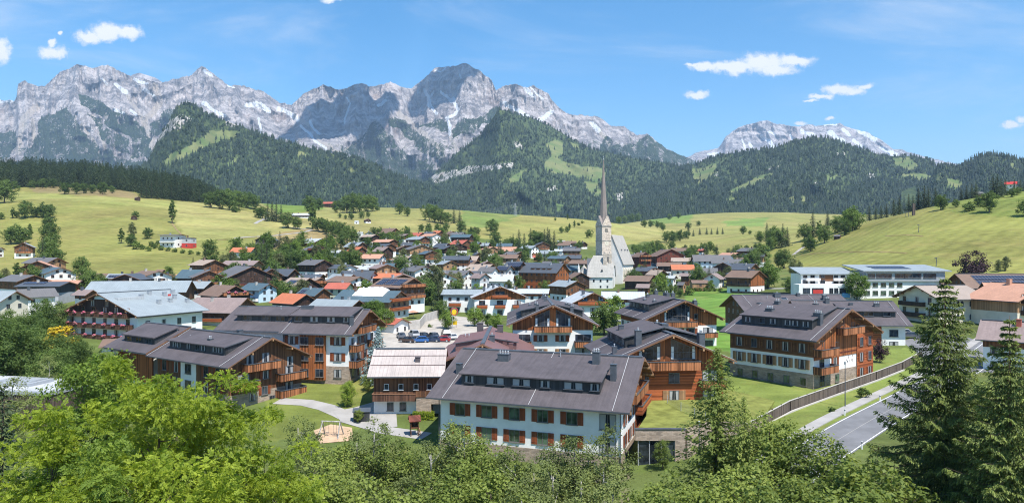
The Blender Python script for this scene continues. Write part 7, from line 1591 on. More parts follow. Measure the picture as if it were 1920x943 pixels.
def pavilion():
    r = empty('slatted_pavilion', (-68, 100.5, -4.2), R(-8)); tag(r, 'flat roofed pavilion clad in vertical timber slats at the lower left', 'pavilion')
    MB().box(-20, 0, 0, 11, -1.5, 5.6).build('wall', M['timber_grey'], r); sl = MB()
    for i in range(64): x = -20 + i * .31; sl.box(x, x + .1, -.22, -.02, 0, 5.7)
    for i in range(34): y = .1 + i * .32; sl.box(.02, .22, y, y + .1, 0, 5.7)
    sl.build('slats', M['timber_grey'], r); MB().box(-20.3, .3, -.3, 11.3, 5.7, 6.2).build('roof_edge', M['metal_grey'], r); MB().box(-19.6, -.4, .4, 10.6, 6.2, 6.26).build('roof', M['grey_wall'], r)
    MB().box(-13, -6, 3, 7.5, 6.26, 6.75).box(-12.4, -6.6, 3.6, 6.9, 6.75, 6.95).build('roof_light', M['metal_grey'], r)
pavilion()
def red_hut():
    h = House('cycle_store', 'low white store with a red tiled hipped roof beside the parked cars', 'hut', -33.2, 188, -30, 8.2, 7.4, 3.6, 5.0, .2, 'red_roof', [(2.0, 'white_wall', 'plaster_wall')], 'white_wall', .7, .7, ridge=False); h.row('R', 1.9, 2, -1.6, 1.6, w=.8, h=1.2, frame='frame', small=True)
red_hut()
def parasol(px, py, mat, label):
    p = hit(px, py); r = empty('parasol', p); tag(r, label, 'parasol'); MB().tube((0, 0, -.2), (0, 0, 2.5), .04, .04, 6).build('pole', M['metal_grey'], r); MB().lathe([(1.7, 1.95), (1.72, 2.0), (.9, 2.35), (.05, 2.6)], 8).build('canopy', M[mat], r)
parasol(775, 597, 'salmon_roof', 'pale red parasol on the terrace above the car park wall'); parasol(606, 489, 'white_wall', 'white parasol on the terrace of the balconied hotel'); parasol(1286, 531, 'white_wall', 'white parasol beside the small brown roofed house')
for i, (px, py, lb) in enumerate(((23, 541, 'white wrapped hay bale at the left end of the stack'), (30, 541, 'white wrapped hay bale in the middle of the stack, lower row'), (38, 541, 'white wrapped hay bale at the right end of the stack'), (34, 537, 'white wrapped hay bale on top of the stack'))):
    p = hit(px, 541); o = MB().tube((-.65, 0, .65), (.65, 0, .65), .68, .68, 12).build('hay_bale', M['tarp'], None, p + Vector((0, 0, 1.25 if i == 3 else 0)), .3, True); tag(o, lb, 'hay bale', 'white hay bales')
def pylon(px, py, hp, label, Y=None):
    p = hit(px, py) if Y is None else at(px, Y); h = hp / F * p.y; r = empty('power_pylon', p, .5); tag(r, label, 'pylon'); mb = MB(); b = h * .09
    for s in (-1, 1):
        for t in (-1, 1): mb.tube((s * b, t * b, -1), (s * b * .16, t * b * .16, h), .2, .12, 4)
    n_ = 8
    for i in range(n_):
        z0, z1 = h * i / n_, h * (i + 1) / n_; k0, k1 = b * (1 - .84 * i / n_), b * (1 - .84 * (i + 1) / n_)
        for s in (-1, 1): mb.tube((-k0, s * k0, z0), (k1, s * k1, z1), .09, .09, 3); mb.tube((s * k0, -k0, z0), (s * k1, k1, z1), .09, .09, 3)
    mb.build('lattice_mast', M['metal_grey'], r); ar = MB()
    for z, w in ((.70, .17), (.82, .13), (.93, .09)): ar.tube((-w * h, 0, z * h), (w * h, 0, z * h), .16, .16, 4); ar.tube((-w * h, 0, z * h), (0, 0, z * h + h * .05), .08, .08, 3); ar.tube((w * h, 0, z * h), (0, 0, z * h + h * .05), .08, .08, 3)
    ar.build('cross_arm', M['metal_grey'], r); return p, h
Pa = pylon(389, 372, 52, 'lattice power pylon against the dark spruce wood'); Pb = pylon(570, 386, 48, 'lattice power pylon below the forested spur, right of the other'); Pc = pylon(966, 405, 24, 'distant power pylon at the top of the middle meadow')
def cables():
    mb = MB()
    for (p, h), (q, k) in ((Pa, Pb), (Pb, Pc)):
        for z in (.7, .82, .93):
            for s in (-1, 1):
                a = p + Vector((s * .1 * h, s * .05 * h, z * h)); b = q + Vector((s * .1 * k, s * .05 * k, z * k)); pr = a
                for i in range(1, 15): t = i / 14; c = a.lerp(b, t); c.z -= 4 * t * (1 - t) * (b - a).length * .022; mb.tube(pr, c, .05, .05, 3, 0, False); pr = c
    tag(mb.build('power_lines', M['wire']), 'thin power lines slung between the pylons over the meadows', 'power lines')
cables()
def lift_pole(px, py, hp, label, thick=.14, arm=True):
    p = hit(px, py); h = hp / F * p.y; r = empty('ski_lift_pole', p, .4); tag(r, label, 'lift pole', 'ski lift poles'); MB().tube((0, 0, -.5), (h * .12, 0, h), thick * 1.2, thick, 6).build('mast', M['metal_dark'], r)
    if arm: MB().tube((h * .12 - .9, 0, h), (h * .12 + 1.3, 0, h + .25), .1, .1, 5).tube((h * .12 - .9, -.3, h - .15), (h * .12 - .9, .3, h - .15), .2, .2, 8).build('cross_arm', M['metal_dark'], r)
lift_pole(1722, 436, 14, 'lone leaning ski lift pole in the middle of the right hill'); lift_pole(1755, 500, 16, 'lowest ski lift pole just behind the school roof'); lift_pole(1703, 407, 10, 'short ski lift pole near the hill crest, left of the tall pillar'); lift_pole(1697, 407, 9, 'shortest ski lift pole on the hill crest', .1)
p = hit(1713, 404); o = MB().box(-.8, .8, -.6, .6, -.5, 22 / F * p.y).build('lift_pillar', M['timber_grey'], None, p); tag(o, 'tall brown wooden pillar on the crest of the right hill', 'pillar')
lift_pole(1791, 372, 20, 'pale ski lift mast at the edge of the forest hill', .16)
# ------------------------------------------------------------------ trees of the slopes and gardens
tp('b 8 381 45', 'dark leafy tree at the far left edge above the meadow'); tp('b 121 365 24,b 143 364 22,b 157 363 20,b 174 363 18,b 192 365 24,b 210 363 15', 'round tree of the row standing along the top of the left meadow', 'row on the upper meadow rim')
tp('b 60 354 18,b 80 354 20,b 100 353 18,b 132 351 18,b 150 351 19,b 170 351 18,b 190 352 19,b 228 355 18,b 245 358 16', 'low broadleaf tree at the foot of the dark spruce wood', 'trees at the wood edge')
tp('s 266 371 30,s 275 372 34,s 284 372 36,s 294 373 34,s 303 373 32,s 312 374 34,s 322 375 32,s 332 376 36,s 342 377 34,s 352 378 30,s 364 379 30,s 374 380 28', 'dark spruce in the front rank of the wood right of the tiny barn', 'spruces at the wood edge')
tp('b 395 390 32,b 412 392 38,b 430 394 40,b 448 393 36,b 465 390 32,b 478 393 28', 'leafy tree of the rounded clump beside the pylon', 'clump beside the pylon'); tp('h 441 398 13', 'round bush before the clump beside the pylon'); tp('c 323 419 46 .8', 'lone slender tree standing between the two left meadows')
tp('c 24 410 22,b 47 410 34,b 66 408 20,b 31 409 13', 'tree of the small group on the upper left meadow', 'upper left meadow group'); tp('b 80 408 30,b 93 410 27', 'dense dark tree right of the small upper left group', 'dark pair'); tp('b 3 412 14', 'small tree at the left edge halfway up the meadow')
tp('b 20 458 34,b 32 458 40,b 43 457 32', 'dark rounded tree of the trio above the old farmhouse', 'trio above the farmhouse'); tp('c 56 449 30', 'slim tree right of the trio above the farmhouse')
tp('b 90 434 32,b 92 455 38,b 97 472 36,b 86 482 38,b 95 508 44,b 103 500 38', 'tree of the dark line running down the left meadow', 'line down the left meadow'); tp('s 80 502 58', 'dark spruce at the lower end of the tree line on the left meadow')
tp('c 32 531 40,b 62 540 44,b 48 530 32', 'green tree of the group below the old farmhouse', 'group below the farmhouse'); tp('k 101 528 28', 'olive green tree at the foot of the dark line'); tp('k 10 527 26,b -4 535 26', 'pale tree at the left edge above the field track', 'left edge trees')
tp('c 227 457 30', 'slender tree at the left of the villa garden'); tp('k 248 448 32 .8', 'thin greyish birch below the weathered barn'); tp('b 246 462 24', 'bushy tree left of the modern villa garden'); tp('h 256 467 14', 'round bush left of the villa garden'); tp('b 277 448 22', 'lone round tree above the villa garden'); tp('b 254 411 16', 'small tree beside the weathered barn')
tp('h 265 468 10,h 278 471 9,h 290 466 10,h 302 469 9,h 315 471 8,h 328 473 8,h 342 475 8,h 357 477 8,h 372 478 7,h 284 461 9,h 297 459 8', 'garden bush of the hedge curving below the modern villa', 'villa garden hedge')
tp('b 395 487 40 .9', 'big leafy tree right of the modern villa'); tp('h 401 491 14', 'bush at the foot of the big leafy tree'); tp('s 362 510 28', 'lone dark spruce in front of the left meadow'); tp('k 418 502 28,k 434 507 38', 'grey green willow left of the white orange roofed house', 'willows')
tp('s 502 415 35,s 510 414 36,s 518 416 36,s 527 417 33', 'dark spruce of the tight group above the winding track', 'spruces above the track'); tp('b 492 410 26,b 484 408 20', 'leafy tree left of the tight spruce group', 'leafy pair'); tp('b 540 428 32,b 557 430 24', 'leafy tree right of the tight spruce group', 'leafy trees by the track')
tp('c 586 430 52 .85', 'tall slim tree at the left end of the slope tree line'); tp('b 580 396 32', 'taller tree left of the red brown farm'); tp('b 598 395 24', 'round tree left of the red brown farm'); tp('b 596 434 26,b 606 436 28,b 617 440 28,b 628 444 32,b 640 449 34,b 651 452 30,b 663 457 28', 'tree of the line slanting down the slope to the upper village', 'slanting tree line')
tp('b 632 399 24,b 650 400 34,b 663 400 40,b 674 398 32,b 690 397 34,b 699 396 28', 'big tree of the clump right of the red brown farm', 'clump right of the farm'); tp('b 659 412 14,b 678 410 14,b 690 408 11,h 708 395 8,b 637 409 9,b 648 411 8', 'small scattered tree below the clump right of the farm', 'scattered small trees')
tp('b 749 402 22', 'larger of two lone trees on the upper meadow'); tp('b 764 406 18', 'smaller of two lone trees on the upper meadow'); tp('b 805 414 32,b 815 417 32,b 826 419 28,b 838 421 24', 'leafy tree of the dark clump at the meadow gap', 'dark clump at the meadow gap'); tp('s 851 419 28,s 862 418 24', 'spruce right of the dark clump at the meadow gap', 'spruces at the gap'); tp('b 790 434 15,b 804 434 16,b 820 434 16,b 835 435 18', 'low tree of the hedge above the upper row of houses', 'hedge above the upper row'); tp('b 866 437 24,b 885 446 20', 'round tree right of the upper row of houses', 'right of the upper row')
tp('b 924 441 30 1.1', 'big round tree alone on the middle meadow'); tp('b 930 460 26', 'olive tree below the big round meadow tree'); tp('s 962 458 20', 'small spruce at the lower edge of the middle meadow'); tp('s 973 470 40,s 983 480 42', 'dark spruce of the left pair above the red roofed long house', 'left spruce pair'); tp('s 995 462 34', 'spruce behind the leafy trees of the central clump'); tp('b 1003 464 32,b 1013 466 30', 'leafy tree in the middle of the central clump', 'leafy middle of the clump'); tp('s 1021 470 40,s 1030 472 42,s 1039 471 38,s 1027 468 42', 'dense dark spruce at the right end of the central clump', 'right end of the clump')
tp('b 1053 437 13,b 1063 436 12,c 1068 432 14,c 1077 427 14,h 1085 423 6,h 1092 419 5', 'small tree of the row climbing the middle meadow', 'row on the middle meadow'); tp('b 1104 447 17', 'lone round tree left of the church tower'); tp('c 1064 412 11', 'tiny tree at the top of the middle meadow'); tp('b 1041 414 6', 'tiny bush at the top of the middle meadow')
tp('b 1160 410 14,b 1172 411 16,b 1184 412 18,b 1196 415 16,b 1208 418 15,b 1220 422 15,b 1232 427 14,b 1243 433 14', 'tree of the hedge bordering the far side of the middle meadow', 'far meadow hedge'); tp('b 1250 455 22,b 1262 457 24,b 1275 453 22,b 1286 449 18', 'tree of the group at the right end of the middle meadow', 'right end of the middle meadow'); tp('b 1188 471 14,b 1200 473 16,b 1211 476 20,b 1222 474 24,b 1233 472 22', 'tree of the group behind the gabled hotel', 'group behind the hotel')
tp('s 1291 441 18,s 1300 441 13,s 1312 438 14,s 1325 436 14,s 1334 433 12,s 1345 432 14,s 1355 430 12', 'spruce of the row at the edge of the right valley meadow', 'valley row'); tp('b 1240 416 12,b 1255 412 12,b 1272 408 12,b 1290 430 14,b 1310 424 10', 'distant tree among the far valley fields', 'distant valley trees'); tp('b 1394 439 16', 'lone round tree on the pale valley meadow'); tp('b 1406 440 8', 'small tree right of the lone round one on the pale meadow')
tp('b 1425 455 22,b 1445 470 26', 'leafy tree left of the wooded gully', 'left of the gully'); tp('s 1438 452 34,s 1468 464 44,s 1476 462 36', 'spruce in the wooded gully left of the right hill', 'gully spruces'); tp('b 1455 466 44,b 1450 460 34', 'big leafy tree in the wooded gully', 'gully trees'); tp('s 1524 446 48', 'tall spruce on the left shoulder of the right hill'); tp('b 1508 452 34,b 1515 470 26', 'leafy tree beside the tall spruce', 'beside the tall spruce'); tp('b 1546 456 34', 'yellowish tree below the lone spruce'); tp('s 1552 424 30', 'lone spruce on the skyline of the right hill'); tp('b 1570 437 34,b 1584 441 30', 'tree at the edge of the right hill', 'edge of the right hill'); tp('l 1598 433 48,l 1590 430 36', 'tall light green tree at the edge of the right hill', 'light green pair')
tp('b 1425 500 44', 'dark dense tree above the two slate chalets'); tp('l 1440 541 52', 'large light green tree right of the farmhouse'); tp('k 1460 502 32,k 1490 522 42', 'grey green tree at the foot of the right hill', 'grey green trees'); tp('b 1482 553 34', 'dense tree left of the school'); tp('g 1607 563 54 .95', 'large evenly round tree in front of the school'); tp('s 1325 482 24', 'dark spruce behind the white house with collectors'); tp('b 1300 488 30,b 1291 492 28', 'tree between the gabled hotel and the white house', 'between hotel and house'); tp('b 1376 484 18', 'small tree behind the slate chalets')
tp('s 1630 413 28,s 1642 411 24,s 1652 409 26,s 1662 407 26,s 1676 403 32,s 1686 401 34,s 1695 399 34,s 1704 396 34,s 1712 394 30,s 1722 391 40,s 1733 388 42,s 1741 385 36', 'dark spruce of the long rank along the crest of the right hill', 'crest rank of spruces'); tp('s 1754 385 34', 'spruce at the right end of the crest rank'); tp('b 1764 394 30', 'dark leafy tree just below the crest rank'); tp('b 1792 389 16', 'small tree alone near the crest of the right hill'); tp('s 1802 368 24,s 1812 367 26,s 1822 365 28,s 1830 362 28', 'dark spruce of the group beside the flat hay barn', 'spruces by the hay barn'); tp('h 1817 396 18', 'wide bush near the top of the right hill'); tp('b 1834 388 22', 'thin tree right of the wide bush'); tp('b 1855 399 40', 'big bright leafy tree near the top of the right hill'); tp('s 1862 372 44,s 1870 371 44,s 1877 368 34,s 1885 366 30', 'tall spruce left of the red roofed hill chalet', 'spruces by the hill chalet'); tp('b 1896 370 18,b 1907 366 16', 'leafy bush below the red roofed hill chalet', 'below the hill chalet'); tp('b 1921 406 34', 'tree at the right picture edge on the hill'); tp('s 1902 350 24,s 1913 348 22,s 1922 346 26', 'dark spruce on the skyline at the right edge', 'right edge spruces')
tp('p 1825 536 64', 'large copper beech with purple leaves behind the orange roofs'); tp('k 1872 510 24,k 1886 508 28', 'thin grey tree right of the copper beech', 'right of the beech')
tp('s 480 506 46,s 490 509 52,s 500 508 48,s 545 503 44', 'tall dark spruce in the garden below the modern charcoal house', 'garden spruces'); tp('b 470 508 34,b 515 502 36,b 525 506 36,b 537 501 34,b 560 502 38,b 571 500 30,b 578 504 30', 'leafy garden tree between the spruces and the balconied hotel', 'garden trees'); tp('s 540 468 22', 'small spruce left of the white roofed chalet'); tp('p 552 464 16', 'copper leaved tree left of the white roofed chalet'); tp('y 455 492 14', 'golden shrub in front of the orange roofed white house'); tp('b 440 500 22', 'leafy shrub left of the golden one')
tp('s 632 487 28,s 641 488 28', 'spruce right of the balconied hotel', 'right of the hotel'); tp('b 650 503 34', 'dense rounded tree at the end of the trimmed hedge'); tp('p 665 496 16', 'copper shrub beside the dense rounded tree'); tp('y 673 494 12', 'golden shrub beside the copper one'); tp('b 690 499 24,b 701 502 30,b 711 496 28', 'green tree in front of the tall brown chalet', 'before the tall chalet'); tp('h 583 492 10,h 592 492 10,h 601 492 10,h 610 492 10,h 619 492 10,h 628 492 10,h 637 492 10', 'section of the long trimmed hedge below the balconied hotel', 'trimmed hedge'); tp('b 537 520 18', 'small bright tree on the little sunlit lawn')
tp('b 755 511 34,b 744 507 26', 'dense tree in front of the half timbered house', 'before the half timbered house'); tp('b 781 507 30', 'tree between the half timbered house and the stairs'); tp('b 743 465 32', 'full tree left of the white villa'); tp('b 690 463 20,b 680 460 18,b 720 452 14,b 755 447 14,b 800 452 14,b 828 455 15', 'garden tree below the upper row of houses', 'upper gardens'); tp('h 835 472 10,h 845 475 12,h 858 476 12,h 870 474 10', 'light green bush in the gardens right of the villa', 'villa bushes'); tp('k 912 500 40', 'tall willow in the middle of the village'); tp('b 970 491 26,b 984 493 24', 'dense tree below the red roofed long house', 'below the long house'); tp('k 950 484 16', 'yellowish shrub left of it'); tp('b 1011 493 20,b 1032 494 18', 'tree left of the dark blue roofed house', 'left of the blue roof'); tp('b 1052 501 20', 'round tree below the dark blue roofed house')
tp('b 690 600 36,b 708 598 34', 'green tree behind the globe trees', 'behind the globes'); tp('g 722 622 44,g 707 628 34', 'clipped globe tree at the left end of the car park', 'globe trees'); tp('g 703 602 40', 'larger clipped globe tree behind the other two'); place_tree('blue', at(709, 126), 10.4, 'silvery blue spruce beside the chalet with the orange bay')
tp('b 800 572 52,b 789 566 36', 'dark broad tree left of the tall birch', 'left of the birch'); tp('k 818 562 74 .9', 'tallest birch in the village centre'); tp('k 832 580 42,k 846 548 40,k 860 545 36', 'thin birch right of the tallest one', 'thin birches'); tp('p 806 520 26', 'dark purple tree behind the tallest birch'); tp('b 828 596 34', 'full tree behind the street tree'); tp('l 838 616 38', 'bright street tree beside the pole sign'); tp('g 890 612 36', 'dark round tree in front of the guest house'); tp('l 914 612 26,l 930 618 32', 'yellow green tree right of the dark round one', 'yellow green pair'); tp('h 865 577 9,h 875 578 9,h 885 578 9,h 895 578 9', 'section of the light hedge left of the guest house', 'guest house hedge'); tp('h 806 614 7', 'flowering shrub by the car park wall')
tp('b 1133 628 66', 'big dark green tree between the two orange gabled chalets'); tp('l 1152 604 52', 'lighter crown rising behind the big dark tree'); tp('l 992 542 36,l 1010 541 28,b 1022 552 28', 'green tree in front of the long orange building', 'before the orange building'); tp('k 1077 548 30,k 1065 552 20', 'olive shrub in front of the black barn', 'before the black barn')
tp('l 1200 520 24', 'pale green tree at the right foot of the church'); tp('b 1190 512 18,b 1212 514 20', 'tree behind the pale green one', 'behind the pale tree'); tp('k 1225 552 24', 'whitish olive tree in front of the brown barn'); tp('l 1240 546 36', 'yellow green tree right of the brown barn'); tp('c 1258 553 24,c 1266 554 22', 'narrow cypress like tree by the field corner', 'cypress pair'); tp('h 1292 553 16', 'round bush with pale blossom at the corner of the green field'); tp('b 1275 557 18,b 1250 556 18', 'bush left of the blossoming one', 'field corner bushes'); tp('h 1303 546 7,h 1312 546 7,h 1321 546 7,h 1330 546 7,h 1340 546 7,h 1350 546 7', 'section of the low clipped hedge behind the green field', 'field hedge'); tp('b 1306 526 34,b 1297 514 24', 'dark tree beside the garden shed', 'by the garden shed'); tp('l 1333 545 20', 'slim green tree in front of the pale gabled house'); tp('b 1268 508 18', 'tree left of the orange roofed house'); tp('h 1400 546 12', 'bush at the right end of the farmhouse hedge')
tp('p 1650 680 44 .8', 'small copper tree beside the stone base of the chalet by the road'); tp('h 1618 745 18', 'dense round bush growing against the board fence'); tp('h 1560 772 10', 'low bush by the fence nearer the thicket')
tp('b 1412 506 40,b 1470 503 38,b 1520 472 30,k 1500 530 40', 'leafy tree of the belt between the village and the right hill', 'belt below the right hill'); tp('c 1537 453 40', 'slim light tree at the left edge of the right hill'); tp('b 1395 505 30', 'round dark tree behind the two slate chalets')
def garden_trees():
    """garden trees between the houses, where no house stands"""
    g = random.Random(12); foot = [(o.location.x, o.location.y) for o in bpy.data.objects if o.parent is None and o.get('category') in ('house', 'hotel', 'chalet', 'barn', 'church', 'school')]
    for x0, x1, y0, y1, n, hm in ((440, 690, 462, 515, 70, 9), (690, 905, 440, 505, 80, 8), (905, 1110, 462, 530, 80, 8), (1180, 1420, 470, 545, 80, 8), (380, 900, 505, 575, 60, 8), (100, 400, 515, 560, 24, 7), (800, 1000, 540, 585, 12, 8)):
        for _ in range(n):
            p = hit(g.uniform(x0, x1), g.uniform(y0, y1), 190)
            if min(math.hypot(p.x - a, p.y - b) for a, b in foot) < 7.6: continue
            k = g.choice(['broad', 'broad', 'light', 'bush', 'spruce', 'olive', 'broad']); h = hm * g.uniform(.6, 1.35) * (.4 if k == 'bush' else 1.2 if k == 'spruce' else 1)
            place_tree(k, p, h, {'broad': 'green garden tree between the village houses', 'light': 'light green garden tree between the village houses', 'bush': 'garden bush between the village houses', 'spruce': 'dark garden spruce between the village houses', 'olive': 'grey green birch between the village houses'}[k], {'broad': 'village garden trees', 'light': 'light village garden trees', 'bush': 'village garden bushes', 'spruce': 'village garden spruces', 'olive': 'village birches'}[k])
garden_trees()
# ------------------------------------------------------------------ near vegetation, leaf by leaf
NEAR = {}
def near_kind(kind):
    out = []
    for s in range({'airy': 3, 'scrub': 5, 'willow': 4, 'leafy': 4, 'light_near': 2, 'larch': 1, 'dark_spruce': 2}[kind]):
        if kind == 'scrub': H, v, lf, bk = 8, crown_broad(700 + s, 8, 2.3, .4, 80, 90, .19, 'egg' if s % 2 else 'round'), 'scrub', 'bark'
        elif kind == 'airy': H, v, lf, bk = 9, crown_broad(760 + s, 9, 2.2, 1.0, 62, 62, .20, 'egg'), 'scrub', 'bark'
        elif kind == 'willow': H, v, lf, bk = 9, crown_broad(740 + s, 9, 2.0, .7, 60, 75, .15, 'column' if s % 2 else 'egg'), 'willow', 'bark_pale'
        elif kind == 'leafy': H, v, lf, bk = 11, crown_broad(780 + s, 11, 4.2, .5, 110, 150, .30), 'broad', 'bark'
        elif kind == 'light_near': H, v, lf, bk = 10, crown_broad(820 + s, 10, 3.6, .8, 90, 150, .26), 'ash_dark', 'bark'
        elif kind == 'larch': H, v, lf, bk = 17, crown_spruce(860 + s, 17, 4.1, 66, 10, 34, .5, .23, .05, .24, .72), 'larch', 'bark'
        elif kind == 'dark_spruce': H, v, lf, bk = 14, crown_spruce(880 + s, 14, 3.0, 44, 10, 14, .7, .22), 'spruce', 'bark'
        cr = mesh_np(kind + '_crown', v[0], v[1], LEAF[lf]); limbs = [tuple(c) for c in v[2][::3]][:26] if len(v) > 2 else ()
        out.append((H, cr, trunk_mesh(kind + '_trunk', H, H * .013 + .03, H * (.97 if len(v) < 3 else .8), limbs, bk)))
    NEAR[kind] = out
for k in ('airy', 'scrub', 'willow', 'leafy', 'light_near', 'larch', 'dark_spruce'): near_kind(k)
NPROTO = {}
def near(kind, px, ptop, Y, label, name, cat='tree', group=None, wide=1.0, i=None):
    v = NEAR[kind]; i = random.randrange(len(v)) if i is None else i; H, cr, tr = v[i]; p = at(px, Y); h = max(1.2, zpix(ptop, Y) - p.z); k = h / H
    r = empty(name, p, random.uniform(0, 6.28)); r.scale = (k * wide, k * wide, k)
    if (kind, i) not in NPROTO: NPROTO[(kind, i)] = [link('trunk', tr, r), link('crown', cr, r)]
    else:
        for ch in NPROTO[(kind, i)]: c = ch.copy(); COL.objects.link(c); c.parent = r
    return tag(r, label, cat, group)
# dark trees at the left, between the flower hotel and the pavilion
for a in ((14, 582, 148, 1.0), (50, 588, 140, .9), (88, 600, 136, .9), (30, 612, 128, 1.0), (70, 618, 124, 1.0), (118, 624, 126, 1.0), (98, 650, 114, 1.0), (158, 640, 132, .9)): near('leafy', a[0], a[1], a[2], 'dark green tree of the dense stand left of the flower hotel', 'broadleaf_tree', 'tree', 'dense stand at the left', a[3])
near('leafy', 82, 560, 172, 'broad green tree in front of the gable of the flower hotel', 'broadleaf_tree', wide=1.1); near('leafy', 2, 600, 118, 'dark tree at the left picture edge above the pavilion', 'broadleaf_tree')
near('dark_spruce', 142, 608, 142, 'narrow dark spruce before the entrance annexe of the flower hotel', 'spruce_tree', wide=.9); place_tree('yellow', at(105, 133, 1.0), 8.2, 'golden yellow shrub glowing among the dark trees at the left', None, 1.25)
near('light_near', 178, 650, 86, 'light green tree behind the top of the large ash', 'broadleaf_tree', wide=.95); near('willow', 25, 690, 92, 'greyish bush beside the pale slatted fence', 'bush', 'bush', None, 1.3); near('dark_spruce', 4, 725, 52, 'dark conifer cut by the left edge below the pavilion', 'conifer'); near('willow', 92, 655, 110, 'pale feathery tree in the dense stand at the left', 'birch_tree')
near('light_near', 205, 668, 100, 'second light green tree at the left corner of the stepped chalet', 'broadleaf_tree', wide=.8)
# young things on the lawns
near('light_near', 651, 712, 112, 'young tree on the small lawn between two chalets', 'young_tree', wide=.75); near('scrub', 690, 700, 121, 'green bush at the path to the blue spruce', 'bush', 'bush', None, 1.3); near('scrub', 655, 712, 120, 'shrub at the stone base of the chalet with the orange bay', 'bush', 'bush', None, 1.4)
near('scrub', 672, 764, 104, 'bush beside the anthracite shed', 'bush', 'bush', None, 1.2)
hb = MB(); g_ = random.Random(2); hg = at(794, 106.0)
v_ = np.random.default_rng(4); n = 2600; P = np.stack([v_.uniform(-1.6, 1.6, n), v_.uniform(-.5, .5, n), v_.uniform(0, 1.25, n)], 1); Nn = unit(v_.normal(size=(n, 3)) + np.array([0, -.4, .5])); Dd = unit(np.cross(Nn, v_.normal(size=(n, 3))))
VV, FF = leaf_quads(P, Nn, Dd, np.full(n, .2), np.full(n, .13)); tag(link('clipped_hedge', mesh_np('clipped_hedge', VV, FF, LEAF['ash']), None, hg), 'bright green clipped hedge in front of the stone garage', 'hedge')
near('scrub', 1243, 822, 84, 'bushy young tree in front of the glass fronted stone wall', 'young_tree', 'tree', None, 1.1, 0)
# thicket along the bottom of the picture
TH = [(560, 770, 74), (585, 800, 70), (612, 850, 62), (640, 830, 68), (668, 802, 72), (700, 770, 70), (722, 792, 72), (748, 822, 68), (775, 838, 66), (806, 832, 64), (770, 880, 58), (690, 862, 60), (640, 890, 54), (585, 880, 54), (540, 850, 60), (845, 790, 68), (872, 800, 66), (905, 846, 64), (935, 866, 62), (965, 852, 62), (1000, 868, 62), (1035, 872, 60),
      (860, 868, 58), (920, 896, 54), (980, 905, 52), (1050, 812, 68), (1078, 820, 66), (1105, 818, 65), (1132, 800, 66), (1090, 880, 58), (1130, 862, 60), (1150, 900, 54), (820, 905, 52), (730, 905, 50), (1060, 915, 50)]
for i, (px, pt, Y) in enumerate(TH):
    pt -= 24 if px > 780 else 6
    olive = (i * 7) % 5 in (0, 2, 3) or 1040 < px < 1140
    near('willow' if olive else 'scrub', px, pt, Y, 'olive green birch sapling in the thicket below the nearest chalet' if olive else 'green leafy shrub in the thicket below the nearest chalet', 'birch_sapling' if olive else 'leafy_shrub', 'sapling' if olive else 'shrub', 'olive saplings of the thicket' if olive else 'green shrubs of the thicket', 1.15)
near('scrub', 858, 782, 69, 'tallest bushy tree of the thicket, before the left end of the white wall', 'leafy_tree', 'tree', None, .95, 1)
RT = [(1412, 800, 62), (1440, 752, 60), (1475, 768, 58), (1512, 806, 56), (1548, 808, 54), (1420, 850, 54), (1470, 868, 50), (1510, 885, 48), (1560, 866, 50), (1590, 862, 48), (1620, 850, 46), (1380, 870, 50), (1330, 880, 52), (1290, 890, 52), (1250, 900, 50), (1210, 910, 50), (1340, 915, 46), (1270, 925, 46), (1440, 905, 44), (1560, 905, 44), (1640, 900, 42), (1665, 862, 44)]
for i, (px, pt, Y) in enumerate(RT): near('airy' if i < 6 or i % 3 == 0 else 'scrub', px, pt, Y, 'green leafy bush of the thicket below the road', 'leafy_shrub', 'shrub', 'bushes below the road', 1.15)
near('larch', 1345, 655, 63, 'feathery light green larch standing before the grass terrace', 'larch_tree', wide=1.2)
near('larch', 1395, 745, 60, 'shorter larch right of the tall one', 'larch_tree', wide=.8)

